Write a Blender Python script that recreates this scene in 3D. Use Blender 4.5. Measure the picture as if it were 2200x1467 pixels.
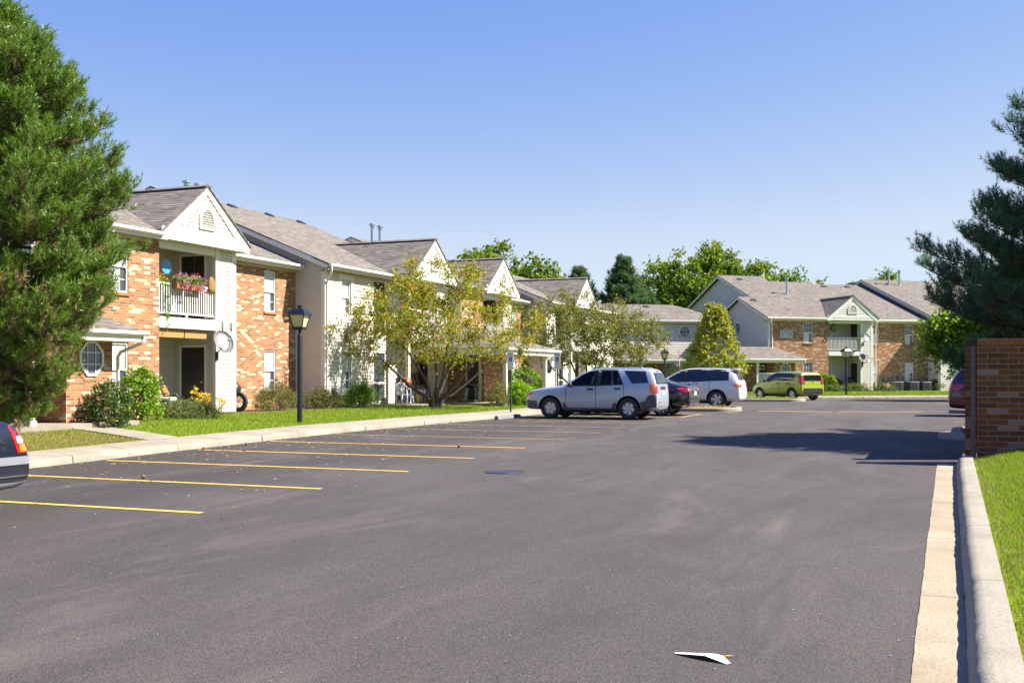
import bpy, bmesh, math, random
import numpy as np
from mathutils import Vector, Matrix
from mathutils.bvhtree import BVHTree
from mathutils import geometry as mgeo
R = math.radians
sc = bpy.context.scene
for o in list(bpy.data.objects): bpy.data.objects.remove(o)
COL = sc.collection
# ------------------------------------------------------------------ camera, sky, sun, exposure
YAW = math.atan(940/2350); EYE = 1.79
cam = bpy.data.cameras.new('camera'); camo = bpy.data.objects.new('camera', cam); COL.objects.link(camo)
cam.sensor_width = 36.0; cam.lens = 36.0*2350/2200; cam.shift_y = (805-733.5)/2200; cam.shift_x = 0.0
cam.clip_end = 3000; cam.clip_start = 0.1
camo.location = (0, 0, EYE); camo.rotation_euler = (R(90), 0, YAW)
sc.camera = camo
SUN_AZ, SUN_EL = R(19), R(46)          # azimuth measured from +X towards +Y
w = bpy.data.worlds.new('World'); sc.world = w; w.use_nodes = True
nt = w.node_tree; bg = nt.nodes['Background']
sky = nt.nodes.new('ShaderNodeTexSky'); sky.sky_type = 'NISHITA'; sky.sun_disc = False
sky.sun_elevation = SUN_EL; sky.sun_rotation = R(90)-SUN_AZ
sky.altitude = 200; sky.air_density = 0.9; sky.dust_density = 0.25; sky.ozone_density = 4.0
sep = nt.nodes.new('ShaderNodeSeparateColor'); cmb = nt.nodes.new('ShaderNodeCombineColor'); nt.links.new(sky.outputs[0], sep.inputs[0])
for ch, (gain, ref, pw) in enumerate(((1.08, 1.30, 1.40), (1.76, 2.2, .97), (3.80, 4.1, .2))):   # film-like shoulder of the sky's colour
    dv = nt.nodes.new('ShaderNodeMath'); dv.operation = 'DIVIDE'; nt.links.new(sep.outputs[ch], dv.inputs[0]); dv.inputs[1].default_value = ref
    pn = nt.nodes.new('ShaderNodeMath'); pn.operation = 'POWER'; nt.links.new(dv.outputs[0], pn.inputs[0]); pn.inputs[1].default_value = pw
    mn = nt.nodes.new('ShaderNodeMath'); mn.operation = 'MULTIPLY'; nt.links.new(pn.outputs[0], mn.inputs[0]); mn.inputs[1].default_value = gain
    cp = nt.nodes.new('ShaderNodeMath'); cp.operation = 'SMOOTH_MIN'; nt.links.new(mn.outputs[0], cp.inputs[0]); cp.inputs[1].default_value = (2.95, 3.6, 4.6)[ch]; cp.inputs[2].default_value = (1.2, 1.0, .4)[ch]
    nt.links.new(cp.outputs[0], cmb.inputs[ch])
nt.links.new(cmb.outputs[0], bg.inputs[0]); bg.inputs[1].default_value = 0.075
sun = bpy.data.lights.new('sun', 'SUN'); suno = bpy.data.objects.new('sun', sun); COL.objects.link(suno)
sun.energy = 5.0; sun.angle = R(0.53); sun.color = (1.0, 0.93, 0.82)
tosun = Vector((math.cos(SUN_AZ)*math.cos(SUN_EL), math.sin(SUN_AZ)*math.cos(SUN_EL), math.sin(SUN_EL)))
suno.rotation_euler = tosun.to_track_quat('Z', 'Y').to_euler(); suno.location = (60, 20, 60)
sc.view_settings.view_transform = 'Standard'; sc.view_settings.look = 'None'
sc.view_settings.exposure = 1.62; sc.view_settings.gamma = 1.0
sc.cycles.max_bounces = 6; sc.cycles.diffuse_bounces = 3; sc.cycles.glossy_bounces = 3
sc.cycles.transparent_max_bounces = 8; sc.cycles.use_denoising = True
# ------------------------------------------------------------------ object helpers
def tag(o, label=None, cat=None, group=None, kind=None):
    if label: o['label'] = label
    if cat: o['category'] = cat
    if group: o['group'] = group
    if kind: o['kind'] = kind
    return o
def thing(name, label, cat, loc=(0,0,0), rz=0.0, group=None):
    o = bpy.data.objects.new(name, None); COL.objects.link(o)
    o.empty_display_size = 0.2
    o.location = loc; o.rotation_euler = (0,0,rz)
    return tag(o, label, cat, group)
def copy_tree(o, parent=None):
    c = o.copy(); COL.objects.link(c)
    if parent is not None: c.parent = parent
    for ch in list(o.children): copy_tree(ch, c)
    return c
class MB:
    """collects geometry, several materials per mesh possible"""
    def __init__(s): s.v=[]; s.f=[]; s.m=[]; s.cur=0
    def add(s, vs, fs):
        n=len(s.v); s.v.extend([tuple(q) for q in vs]); s.f.extend([tuple(i+n for i in q) for q in fs]); s.m.extend([s.cur]*len(fs)); return s
    def box(s, x0,x1,y0,y1,z0,z1):
        return s.add([(x0,y0,z0),(x1,y0,z0),(x1,y1,z0),(x0,y1,z0),(x0,y0,z1),(x1,y0,z1),(x1,y1,z1),(x0,y1,z1)],
          [(0,3,2,1),(4,5,6,7),(0,1,5,4),(1,2,6,5),(2,3,7,6),(3,0,4,7)])
    def prism(s, pts, a, b, axis='x'):
        """polygon pts (2D) extruded from a to b along axis. axis x: pts=(y,z); y: (x,z); z: (x,y)"""
        n=len(pts)
        def P(q,t): return (t,q[0],q[1]) if axis=='x' else ((q[0],t,q[1]) if axis=='y' else (q[0],q[1],t))
        vs=[P(q,a) for q in pts]+[P(q,b) for q in pts]
        fs=[tuple(range(n-1,-1,-1)), tuple(range(n,2*n))]+[(i,(i+1)%n,(i+1)%n+n,i+n) for i in range(n)]
        return s.add(vs,fs)
    def tube(s, path, r, n=8, caps=True, r1=None):
        path=[Vector(p) for p in path]; k=len(path); rings=[]; up=Vector((0,0,1)); prev=None
        for i,p in enumerate(path):
            d=(path[min(i+1,k-1)]-path[max(i-1,0)])
            if d.length<1e-9: d=up.copy()
            d.normalize()
            if prev is None:
                a=d.cross(up) if abs(d.z)<.95 else d.cross(Vector((1,0,0)))
            else: a=prev-d*prev.dot(d)
            if a.length<1e-6: a=d.cross(Vector((0,1,0)))
            a.normalize(); prev=a; b=d.cross(a)
            if isinstance(r,(list,tuple)): rr=r[i]
            elif r1 is not None: rr=r+(r1-r)*i/max(1,k-1)
            else: rr=r
            rings.append([p+a*(rr*math.cos(2*math.pi*j/n))+b*(rr*math.sin(2*math.pi*j/n)) for j in range(n)])
        vs=[q for ring in rings for q in ring]
        fs=[(i*n+j,i*n+(j+1)%n,(i+1)*n+(j+1)%n,(i+1)*n+j) for i in range(k-1) for j in range(n)]
        if caps: fs+= [tuple(range(n-1,-1,-1)), tuple((k-1)*n+j for j in range(n))]
        return s.add(vs,fs)
    def lathe(s, prof, n=20, c=(0,0,0), axis='z', sx=1, sy=1, caps=True):
        vs=[];k=len(prof)
        for (r,h) in prof:
            for j in range(n):
                a=2*math.pi*j/n; x,y=r*math.cos(a)*sx,r*math.sin(a)*sy
                p=(x,y,h) if axis=='z' else ((h,x,y) if axis=='x' else (x,h,y))
                vs.append((p[0]+c[0],p[1]+c[1],p[2]+c[2]))
        fs=[(i*n+j,i*n+(j+1)%n,(i+1)*n+(j+1)%n,(i+1)*n+j) for i in range(k-1) for j in range(n)]
        if axis=='y': fs=[tuple(reversed(q)) for q in fs]
        if caps and prof[0][0]>1e-6: fs.append(tuple(range(n-1,-1,-1)) if axis!='y' else tuple(range(n)))
        if caps and prof[-1][0]>1e-6:
            q=tuple((k-1)*n+j for j in range(n)); fs.append(q if axis!='y' else tuple(reversed(q)))
        return s.add(vs,fs)
    def xf(s, M, i0=0):
        for i in range(i0,len(s.v)): s.v[i]=tuple(M@Vector(s.v[i]))
        return s
    def build(s, name, mat, parent=None, smooth=False, bevel=0, angle=None, loc=None, fixn=False):
        me=bpy.data.meshes.new(name); me.from_pydata(s.v,[],s.f)
        mats=mat if isinstance(mat,(list,tuple)) else [mat]
        for q in mats: me.materials.append(q)
        if len(mats)>1: me.polygons.foreach_set('material_index', s.m)
        if fixn:
            bm=bmesh.new(); bm.from_mesh(me); bmesh.ops.recalc_face_normals(bm,faces=bm.faces); bm.to_mesh(me); bm.free()
        if bevel>0:
            bm=bmesh.new(); bm.from_mesh(me); bmesh.ops.remove_doubles(bm,verts=bm.verts,dist=1e-5)
            es=[e for e in bm.edges if len(e.link_faces)==2 and e.calc_face_angle(0)>.5]
            bmesh.ops.bevel(bm,geom=es,offset=bevel,segments=2,profile=.5,affect='EDGES',clamp_overlap=True)
            bm.to_mesh(me); bm.free(); smooth=True; angle=angle or 40
        if smooth:
            me.shade_smooth()
            if angle: me.set_sharp_from_angle(angle=R(angle))
        me.update()
        o=bpy.data.objects.new(name,me); COL.objects.link(o)
        if parent is not None: o.parent=parent
        if loc is not None: o.location=loc
        return o
def npmesh(name, V, F, mat, parent=None, smooth=False, cols=None):
    """V (n,3) array, F (m,k) int array, all faces the same size"""
    V=np.asarray(V,dtype=np.float32); F=np.asarray(F,dtype=np.int32); k=F.shape[1]
    me=bpy.data.meshes.new(name); me.vertices.add(len(V)); me.vertices.foreach_set('co',V.ravel())
    me.loops.add(F.size); me.loops.foreach_set('vertex_index',F.ravel())
    me.polygons.add(len(F)); me.polygons.foreach_set('loop_start',np.arange(0,F.size,k,dtype=np.int32))
    mats=mat if isinstance(mat,(list,tuple)) else [mat]
    for q in mats: me.materials.append(q)
    if cols is not None: me.polygons.foreach_set('material_index',np.asarray(cols,dtype=np.int32))
    me.update(calc_edges=True)
    if smooth: me.shade_smooth()
    o=bpy.data.objects.new(name,me); COL.objects.link(o)
    if parent is not None: o.parent=parent
    return o
def text_mesh(name, body, size, mat, parent, M, extrude=0.004, align='CENTER', space=1.0):
    cu=bpy.data.curves.new(name,'FONT'); cu.body=body; cu.size=size; cu.extrude=extrude; cu.align_x=align; cu.align_y='CENTER'; cu.space_character=space
    t=bpy.data.objects.new(name,cu); COL.objects.link(t)
    dg=bpy.context.evaluated_depsgraph_get(); me=bpy.data.meshes.new_from_object(t.evaluated_get(dg))
    bpy.data.objects.remove(t); bpy.data.curves.remove(cu)
    me.transform(M); me.materials.clear(); me.materials.append(mat)
    o=bpy.data.objects.new(name,me); COL.objects.link(o)
    if parent is not None: o.parent=parent
    return o
# ------------------------------------------------------------------ terrain heights
def g(Y):
    if Y<25: return .0099*Y
    if Y>47: return .0099*36
    t=(Y-25)/22; return .0099*(25+22*(t-t*t/2))
def sstep(t): t=max(0,min(1,t)); return t*t*(3-2*t)
LK=[(-14.9,-30),(-14.95,8),(-15.0,14.5),(-15.1,19),(-15.1,22.6),(-14.98,25.4),(-14.62,29.1),(-14.34,31.9),(-14.05,34.8),(-13.95,40),(-13.9,45),(-13.85,50),(-13.8,56),(-13.0,60.5),(-11.0,64.1)]
LW=[(-16.5,-30),(-16.5,8),(-16.55,14.5),(-16.6,19),(-16.65,22.6),(-16.6,25.6),(-16.25,29.3),(-15.95,32.2),(-15.55,35.2),(-15.4,40),(-15.35,45),(-15.3,50),(-15.2,57),(-14.6,61.8),(-12.2,65.8)]
def lerp_line(L,y):
    for a,b in zip(L,L[1:]):
        if y<=b[1]: t=(y-a[1])/(b[1]-a[1]); return a[0]+(b[0]-a[0])*max(0,t)
    return L[-1][0]
def lawn_z(x,y):
    x0=lerp_line(LW,y); t=(x0-x)/max(.5,(x0+21.0))
    return (g(y)+.14)*(1-sstep(t))+.56*sstep(t)
# ------------------------------------------------------------------ materials
MATS={}
def newmat(name):
    m=bpy.data.materials.new(name); m.use_nodes=True; nt=m.node_tree
    b=nt.nodes['Principled BSDF']; return m,nt,b
def N(nt,t,**kw):
    n=nt.nodes.new(t)
    for k,v in kw.items(): setattr(n,k,v)
    return n
def setin(n,**kw):
    for k,v in kw.items():
        n.inputs[k.replace('_',' ')].default_value=v
def math_(nt,op,a,b=None,clamp=False):
    n=nt.nodes.new('ShaderNodeMath'); n.operation=op; n.use_clamp=clamp
    for i,q in enumerate((a,b)):
        if q is None: continue
        if isinstance(q,(int,float)): n.inputs[i].default_value=q
        else: nt.links.new(q,n.inputs[i])
    return n.outputs[0]
def noise(nt,vec,scale,detail=4,rough=.55,dist=0):
    n=nt.nodes.new('ShaderNodeTexNoise'); n.inputs['Scale'].default_value=scale; n.inputs['Detail'].default_value=detail; n.inputs['Roughness'].default_value=rough; n.inputs['Distortion'].default_value=dist
    if vec is not None: nt.links.new(vec,n.inputs['Vector'])
    return n.outputs['Fac']
def ramp(nt,fac,stops,interp='LINEAR'):
    n=nt.nodes.new('ShaderNodeValToRGB'); n.color_ramp.interpolation=interp
    els=n.color_ramp.elements
    while len(els)<len(stops): els.new(.5)
    for e,(p,c) in zip(els,stops): e.position=p; e.color=(c[0],c[1],c[2],1) if len(c)==3 else c
    nt.links.new(fac,n.inputs[0]); return n.outputs[0]
def mixc(nt,fac,a,b,mode='MIX'):
    n=nt.nodes.new('ShaderNodeMix'); n.data_type='RGBA'; n.blend_type=mode
    for i,q in ((0,fac),(6,a),(7,b)):
        if isinstance(q,(int,float)): n.inputs[i].default_value=q
        elif isinstance(q,tuple): n.inputs[i].default_value=(q[0],q[1],q[2],1)
        else: nt.links.new(q,n.inputs[i])
    return n.outputs[2]
def bump(nt,b,h,dist=.01,strength=1.0):
    n=nt.nodes.new('ShaderNodeBump'); n.inputs['Distance'].default_value=dist; n.inputs['Strength'].default_value=strength
    nt.links.new(h,n.inputs['Height']); nt.links.new(n.outputs[0],b.inputs['Normal'])
def objco(nt): return nt.nodes.new('ShaderNodeTexCoord').outputs['Object']
def geopos(nt): return nt.nodes.new('ShaderNodeNewGeometry').outputs['Position']
def plain(name,col,rough=.5,metal=0,spec=.5,var=0.06,vs=6.0,coat=0):
    if name in MATS: return MATS[name]
    m,nt,b=newmat(name); b.inputs['Roughness'].default_value=rough; b.inputs['Metallic'].default_value=metal; b.inputs['Specular IOR Level'].default_value=spec
    b.inputs['Coat Weight'].default_value=coat; b.inputs['Coat Roughness'].default_value=.04
    if var>0:
        f=noise(nt,objco(nt),vs,5)
        c=mixc(nt,f,tuple(q*(1-var) for q in col),tuple(min(1,q*(1+var)) for q in col)); nt.links.new(c,b.inputs['Base Color'])
    else: b.inputs['Base Color'].default_value=(*col,1)
    MATS[name]=m; return m
def emit(name,col,s):
    m,nt,b=newmat(name); b.inputs['Base Color'].default_value=(*col,1); b.inputs['Emission Color'].default_value=(*col,1); b.inputs['Emission Strength'].default_value=s; MATS[name]=m; return m
def wallco(nt):
    """(u,z): horizontal run along whichever axis the wall follows, and height"""
    o=objco(nt); s=nt.nodes.new('ShaderNodeSeparateXYZ'); nt.links.new(o,s.inputs[0])
    return math_(nt,'ADD',s.outputs[0],s.outputs[1]), s.outputs[2], o
def brick_mat(name, cols, pale, bw=.25, bh=.0762, mortar=(.36,.32,.265), palefrac=.3, mj=.011, clus=.55):
    m,nt,b=newmat(name); u,z,o=wallco(nt)
    row=math_(nt,'FLOOR',math_(nt,'DIVIDE',z,bh)); fz=math_(nt,'FRACT',math_(nt,'DIVIDE',z,bh))
    sh=math_(nt,'MULTIPLY',math_(nt,'MODULO',math_(nt,'ADD',row,2000),2),.5)
    uu=math_(nt,'ADD',math_(nt,'DIVIDE',u,bw),sh); col=math_(nt,'FLOOR',uu); fu=math_(nt,'FRACT',uu)
    cb=nt.nodes.new('ShaderNodeCombineXYZ'); nt.links.new(col,cb.inputs[0]); nt.links.new(row,cb.inputs[1])
    wn=nt.nodes.new('ShaderNodeTexWhiteNoise'); wn.noise_dimensions='3D'; nt.links.new(cb.outputs[0],wn.inputs['Vector'])
    sp=nt.nodes.new('ShaderNodeSeparateColor'); nt.links.new(wn.outputs['Color'],sp.inputs[0])
    # clusters of pale bricks: low noise over brick ids, stretched along the course
    mp=nt.nodes.new('ShaderNodeVectorMath'); mp.operation='MULTIPLY'; nt.links.new(cb.outputs[0],mp.inputs[0]); mp.inputs[1].default_value=(.5,.85,1)
    cl=noise(nt,mp.outputs[0],1.0,2,.5)
    pv=math_(nt,'ADD',math_(nt,'MULTIPLY',cl,clus*2),math_(nt,'MULTIPLY',sp.outputs[1],1-clus))
    thr=math_(nt,'GREATER_THAN',pv,clus+(1-clus)*.5+ (.5-palefrac)*.62)
    base=ramp(nt,sp.outputs[0],[(i/max(1,len(cols)-1),c) for i,c in enumerate(cols)])
    palec=ramp(nt,sp.outputs[2],[(0,pale[0]),(1,pale[1])])
    bc=mixc(nt,thr,base,palec)
    fine=noise(nt,o,60,4,.6); bc=mixc(nt,.28,bc,ramp(nt,fine,[(.3,(.25,.25,.25)),(.7,(.85,.8,.75))]),'OVERLAY')
    # mortar mask
    du=math_(nt,'MULTIPLY',math_(nt,'MINIMUM',fu,math_(nt,'SUBTRACT',1,fu)),bw)
    dz=math_(nt,'MULTIPLY',math_(nt,'MINIMUM',fz,math_(nt,'SUBTRACT',1,fz)),bh)
    dd=math_(nt,'MINIMUM',du,dz); mk=math_(nt,'MULTIPLY',math_(nt,'SUBTRACT',dd,mj*.38),1/(mj*.25),True)
    mcol=mixc(nt,fine,tuple(q*.85 for q in mortar),mortar)
    c=mixc(nt,mk,mcol,bc); nt.links.new(c,b.inputs['Base Color']); b.inputs['Roughness'].default_value=.9; b.inputs['Specular IOR Level'].default_value=.2
    h=math_(nt,'ADD',mk,math_(nt,'MULTIPLY',fine,.35)); bump(nt,b,h,.006,.9)
    MATS[name]=m; return m
brick_mat('brick',[(.225,.098,.044),(.285,.130,.054),(.34,.163,.068),(.25,.112,.049),(.165,.076,.040)],[(.36,.265,.18),(.46,.37,.275)],palefrac=.25)
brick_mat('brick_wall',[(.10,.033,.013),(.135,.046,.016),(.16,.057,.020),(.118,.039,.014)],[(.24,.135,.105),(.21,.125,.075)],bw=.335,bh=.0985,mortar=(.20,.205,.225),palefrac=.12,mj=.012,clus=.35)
plain('soldier',(.28,.118,.038),.9,var=.4,vs=9)
plain('siding',(.53,.495,.435),.55,var=.03,vs=1.2)
plain('trim',(.62,.60,.545),.5,var=.03,vs=2)
plain('white',(.62,.615,.60),.45,var=.03,vs=3)
plain('soffit',(.44,.38,.28),.7,var=.03)
plain('door_black',(.018,.018,.020),.45,var=.2)
plain('brass',(.6,.4,.12),.3,1)
plain('steel',(.42,.46,.50),.38,.85,var=.1)
plain('darkmetal',(.03,.032,.035),.45,.3,var=.15)
plain('lamp_black',(.012,.014,.022),.38,.2,var=.25,vs=12)
plain('blackplastic',(.015,.015,.017),.5,var=.2)
plain('rubber',(.018,.018,.019),.75,var=.2,vs=20)
plain('sill_conc',(.5,.47,.42),.9,var=.12)
def glass_mat(name,col=(.05,.06,.065),rough=.04,metal=0.0,spec=.9):
    m,nt,b=newmat(name); b.inputs['Roughness'].default_value=rough; b.inputs['Specular IOR Level'].default_value=spec
    f=noise(nt,objco(nt),1.7,2); c=mixc(nt,f,tuple(q*.6 for q in col),tuple(q*1.35 for q in col)); nt.links.new(c,b.inputs['Base Color'])
    MATS[name]=m; return m
glass_mat('pane',(.05,.06,.07))
def clear_glass():
    m,nt,b=newmat('carglass_clear'); b.inputs['Base Color'].default_value=(.01,.012,.014,1); b.inputs['Roughness'].default_value=.02; b.inputs['Specular IOR Level'].default_value=.8
    t=nt.nodes.new('ShaderNodeBsdfTransparent'); t.inputs[0].default_value=(.84,.92,.90,1); mx=nt.nodes.new('ShaderNodeMixShader'); mx.inputs[0].default_value=.80
    nt.links.new(b.outputs[0],mx.inputs[1]); nt.links.new(t.outputs[0],mx.inputs[2]); nt.links.new(mx.outputs[0],nt.nodes['Material Output'].inputs[0]); MATS['carglass_clear']=m
clear_glass()
glass_mat('carglass',(.008,.010,.012),.02,spec=.8)
def curtain_mat():
    m,nt,b=newmat('curtain'); o=objco(nt); s=nt.nodes.new('ShaderNodeSeparateXYZ'); nt.links.new(o,s.inputs[0])
    wv=math_(nt,'SINE',math_(nt,'MULTIPLY',math_(nt,'ADD',s.outputs[0],s.outputs[1]),75))
    nt.links.new(ramp(nt,math_(nt,'ADD',math_(nt,'MULTIPLY',wv,.5),.5),[(0,(.42,.44,.46)),(1,(.70,.71,.72))]),b.inputs['Base Color'])
    bump(nt,b,wv,.02,.7); b.inputs['Roughness'].default_value=.25; b.inputs['Coat Weight'].default_value=.7; b.inputs['Coat Roughness'].default_value=.03
    MATS['curtain']=m
curtain_mat()
def shingle_mat(name,c0,c1):
    m,nt,b=newmat(name); tc=nt.nodes.new('ShaderNodeTexCoord'); o=tc.outputs['Object']
    so=nt.nodes.new('ShaderNodeSeparateXYZ'); nt.links.new(o,so.inputs[0])
    sn=nt.nodes.new('ShaderNodeSeparateXYZ'); nt.links.new(tc.outputs['Normal'],sn.inputs[0])
    ax=math_(nt,'GREATER_THAN',math_(nt,'ABSOLUTE',sn.outputs[0]),math_(nt,'ABSOLUTE',sn.outputs[1]))
    mx=nt.nodes.new('ShaderNodeMix'); mx.data_type='FLOAT'; nt.links.new(ax,mx.inputs[0]); nt.links.new(so.outputs[0],mx.inputs[2]); nt.links.new(so.outputs[1],mx.inputs[3]); u=mx.outputs[0]
    sl=math_(nt,'SQRT',math_(nt,'SUBTRACT',1,math_(nt,'MULTIPLY',sn.outputs[2],sn.outputs[2])))
    v=math_(nt,'DIVIDE',so.outputs[2],math_(nt,'MAXIMUM',sl,.1))
    rh=.14; row=math_(nt,'FLOOR',math_(nt,'DIVIDE',v,rh)); fv=math_(nt,'FRACT',math_(nt,'DIVIDE',v,rh))
    w1=nt.nodes.new('ShaderNodeTexWhiteNoise'); w1.noise_dimensions='1D'; nt.links.new(row,w1.inputs['W'])
    uu=math_(nt,'ADD',math_(nt,'DIVIDE',u,.27),math_(nt,'MULTIPLY',w1.outputs['Value'],13.7)); col=math_(nt,'FLOOR',uu)
    cb=nt.nodes.new('ShaderNodeCombineXYZ'); nt.links.new(col,cb.inputs[0]); nt.links.new(row,cb.inputs[1])
    wn=nt.nodes.new('ShaderNodeTexWhiteNoise'); wn.noise_dimensions='3D'; nt.links.new(cb.outputs[0],wn.inputs['Vector'])
    big=noise(nt,o,.55,3); fine=noise(nt,o,110,3,.6)
    f=math_(nt,'ADD',math_(nt,'MULTIPLY',wn.outputs['Value'],.5),math_(nt,'ADD',math_(nt,'MULTIPLY',big,.25),math_(nt,'MULTIPLY',fine,.25)))
    cc=ramp(nt,f,[(.2,c0),(.8,c1)])
    # shadow gaps between rows, painted as a dark granule band atop every second tab
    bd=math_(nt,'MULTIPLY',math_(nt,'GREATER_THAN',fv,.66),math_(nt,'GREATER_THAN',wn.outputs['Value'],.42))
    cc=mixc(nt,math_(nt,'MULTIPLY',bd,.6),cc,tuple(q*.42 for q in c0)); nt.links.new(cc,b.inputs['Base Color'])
    # tabs stand proud: taller tabs overlap the course below
    hh=math_(nt,'ADD',math_(nt,'MULTIPLY',math_(nt,'SUBTRACT',1,fv),.7),math_(nt,'MULTIPLY',math_(nt,'GREATER_THAN',wn.outputs['Value'],.5),.6))
    bump(nt,b,math_(nt,'ADD',hh,math_(nt,'MULTIPLY',fine,.3)),.012,1.0)
    b.inputs['Roughness'].default_value=.95; b.inputs['Specular IOR Level'].default_value=.15
    MATS[name]=m
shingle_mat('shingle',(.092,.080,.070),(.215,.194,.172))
def asphalt_mat():
    m,nt,b=newmat('asphalt'); p=geopos(nt)
    mp=nt.nodes.new('ShaderNodeMapping'); mp.inputs['Scale'].default_value=(1.0,.28,1); mp.inputs['Rotation'].default_value=(0,0,R(-14)); nt.links.new(p,mp.inputs[0])
    a=noise(nt,mp.outputs[0],.55,5,.6,.6); st=noise(nt,mp.outputs[0],2.2,4,.6,.3); bl=noise(nt,p,.16,4,.6)
    sp=noise(nt,p,95,2,.75); vo=nt.nodes.new('ShaderNodeTexVoronoi'); vo.inputs['Scale'].default_value=75; nt.links.new(p,vo.inputs['Vector'])
    sg=ramp(nt,vo.outputs['Color'],[(0,(0,0,0)),(1,(1,1,1))])
    f=math_(nt,'ADD',math_(nt,'MULTIPLY',a,.40),math_(nt,'ADD',math_(nt,'MULTIPLY',st,.2),math_(nt,'MULTIPLY',bl,.4)))
    base=ramp(nt,f,[(.36,(.039,.033,.031)),(.5,(.0545,.0465,.0435)),(.64,(.071,.062,.057))])
    c=mixc(nt,.8,base,ramp(nt,sp,[(.25,(.12,.12,.12)),(.75,(.86,.86,.86))]),'OVERLAY')
    c=mixc(nt,.40,c,sg,'OVERLAY')
    # the bays are less worn and darker than the lane; oil drips in them
    sb=nt.nodes.new('ShaderNodeSeparateXYZ'); nt.links.new(p,sb.inputs[0])
    bay=math_(nt,'MULTIPLY',math_(nt,'SUBTRACT',math_(nt,'ADD',math_(nt,'MULTIPLY',noise(nt,p,.45,4,.6),5.0),-11.2),sb.outputs[0]),.45,True)
    c=mixc(nt,math_(nt,'MULTIPLY',bay,.42),c,(.022,.019,.020))
    pat=noise(nt,mp.outputs[0],1.15,6,.62,1.2); c=mixc(nt,math_(nt,'MULTIPLY',math_(nt,'SUBTRACT',pat,.53),4.0,True),c,(.040,.034,.034))
    wear=noise(nt,mp.outputs[0],.8,6,.65,.8); c=mixc(nt,math_(nt,'MULTIPLY',math_(nt,'SUBTRACT',wear,.54),3.0,True),c,(.105,.092,.085))
    vd=nt.nodes.new('ShaderNodeTexVoronoi'); vd.inputs['Scale'].default_value=.55; nt.links.new(p,vd.inputs['Vector'])
    drip=math_(nt,'MULTIPLY',math_(nt,'LESS_THAN',math_(nt,'ADD',vd.outputs['Distance'],math_(nt,'MULTIPLY',noise(nt,p,9,3),.12)),.125),.5); c=mixc(nt,drip,c,(.026,.022,.022))
    # one paving seam running across the lot
    sx=nt.nodes.new('ShaderNodeSeparateXYZ'); nt.links.new(p,sx.inputs[0])
    wob=math_(nt,'MULTIPLY',math_(nt,'SUBTRACT',noise(nt,p,.5,4,.6),.5),.8)
    ln=math_(nt,'ADD',math_(nt,'ADD',sx.outputs[0],math_(nt,'MULTIPLY',sx.outputs[1],-.12)),math_(nt,'ADD',wob,6.3))
    cm=math_(nt,'LESS_THAN',math_(nt,'ABSOLUTE',ln),.016); c=mixc(nt,math_(nt,'MULTIPLY',cm,.35),c,(.04,.037,.036))
    nt.links.new(c,b.inputs['Base Color']); b.inputs['Roughness'].default_value=.82; b.inputs['Specular IOR Level'].default_value=.35
    bump(nt,b,math_(nt,'ADD',sp,math_(nt,'MULTIPLY',vo.outputs['Distance'],.6)),.006,.8)
    MATS['asphalt']=m
asphalt_mat()
def concrete_mat(name,c0,c1,stain=(.36,.26,.15),st=.5,joints=0):
    m,nt,b=newmat(name); p=geopos(nt)
    a=noise(nt,p,1.3,6,.62); f=noise(nt,p,45,4,.65); s=noise(nt,p,.75,5,.65,.8)
    c=ramp(nt,a,[(.3,c0),(.7,c1)]); c=mixc(nt,.35,c,ramp(nt,f,[(.3,(.2,.2,.2)),(.7,(.8,.8,.8))]),'OVERLAY')
    c=mixc(nt,math_(nt,'MULTIPLY',math_(nt,'SUBTRACT',s,.52),st*4,True),c,stain)
    vo=nt.nodes.new('ShaderNodeTexVoronoi'); vo.inputs['Scale'].default_value=9; nt.links.new(p,vo.inputs['Vector'])
    pit=math_(nt,'LESS_THAN',vo.outputs['Distance'],.075); c=mixc(nt,math_(nt,'MULTIPLY',pit,.6),c,(.12,.10,.08))
    nt.links.new(c,b.inputs['Base Color']); b.inputs['Roughness'].default_value=.92; b.inputs['Specular IOR Level'].default_value=.2
    bump(nt,b,math_(nt,'ADD',f,math_(nt,'MULTIPLY',a,.6)),.008,.7)
    MATS[name]=m
concrete_mat('concrete',(.195,.172,.137),(.27,.245,.202),(.24,.18,.11),.10)
concrete_mat('gutter_conc',(.225,.185,.13),(.30,.258,.19),(.25,.165,.08),.28)
concrete_mat('kerb_conc',(.215,.193,.152),(.30,.275,.225),(.18,.155,.12),.12)
def ground_mat(name,cs,scale=1.0):
    m,nt,b=newmat(name); p=geopos(nt)
    a=noise(nt,p,.9*scale,5,.6); f=noise(nt,p,38,4,.7)
    fac=math_(nt,'ADD',math_(nt,'MULTIPLY',a,.5),math_(nt,'MULTIPLY',f,.5))
    nt.links.new(ramp(nt,fac,[(.32+.36*i/(len(cs)-1),c) for i,c in enumerate(cs)]),b.inputs['Base Color'])
    b.inputs['Roughness'].default_value=1; b.inputs['Specular IOR Level'].default_value=.1; bump(nt,b,f,.03,.8); MATS[name]=m
ground_mat('turf',[(.08,.125,.006),(.13,.20,.008),(.18,.25,.014)])
ground_mat('soil',[(.07,.05,.03),(.13,.09,.06),(.22,.16,.11)],4)
ground_mat('straw',[(.12,.08,.035),(.26,.18,.08),(.36,.27,.13)],3)
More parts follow.
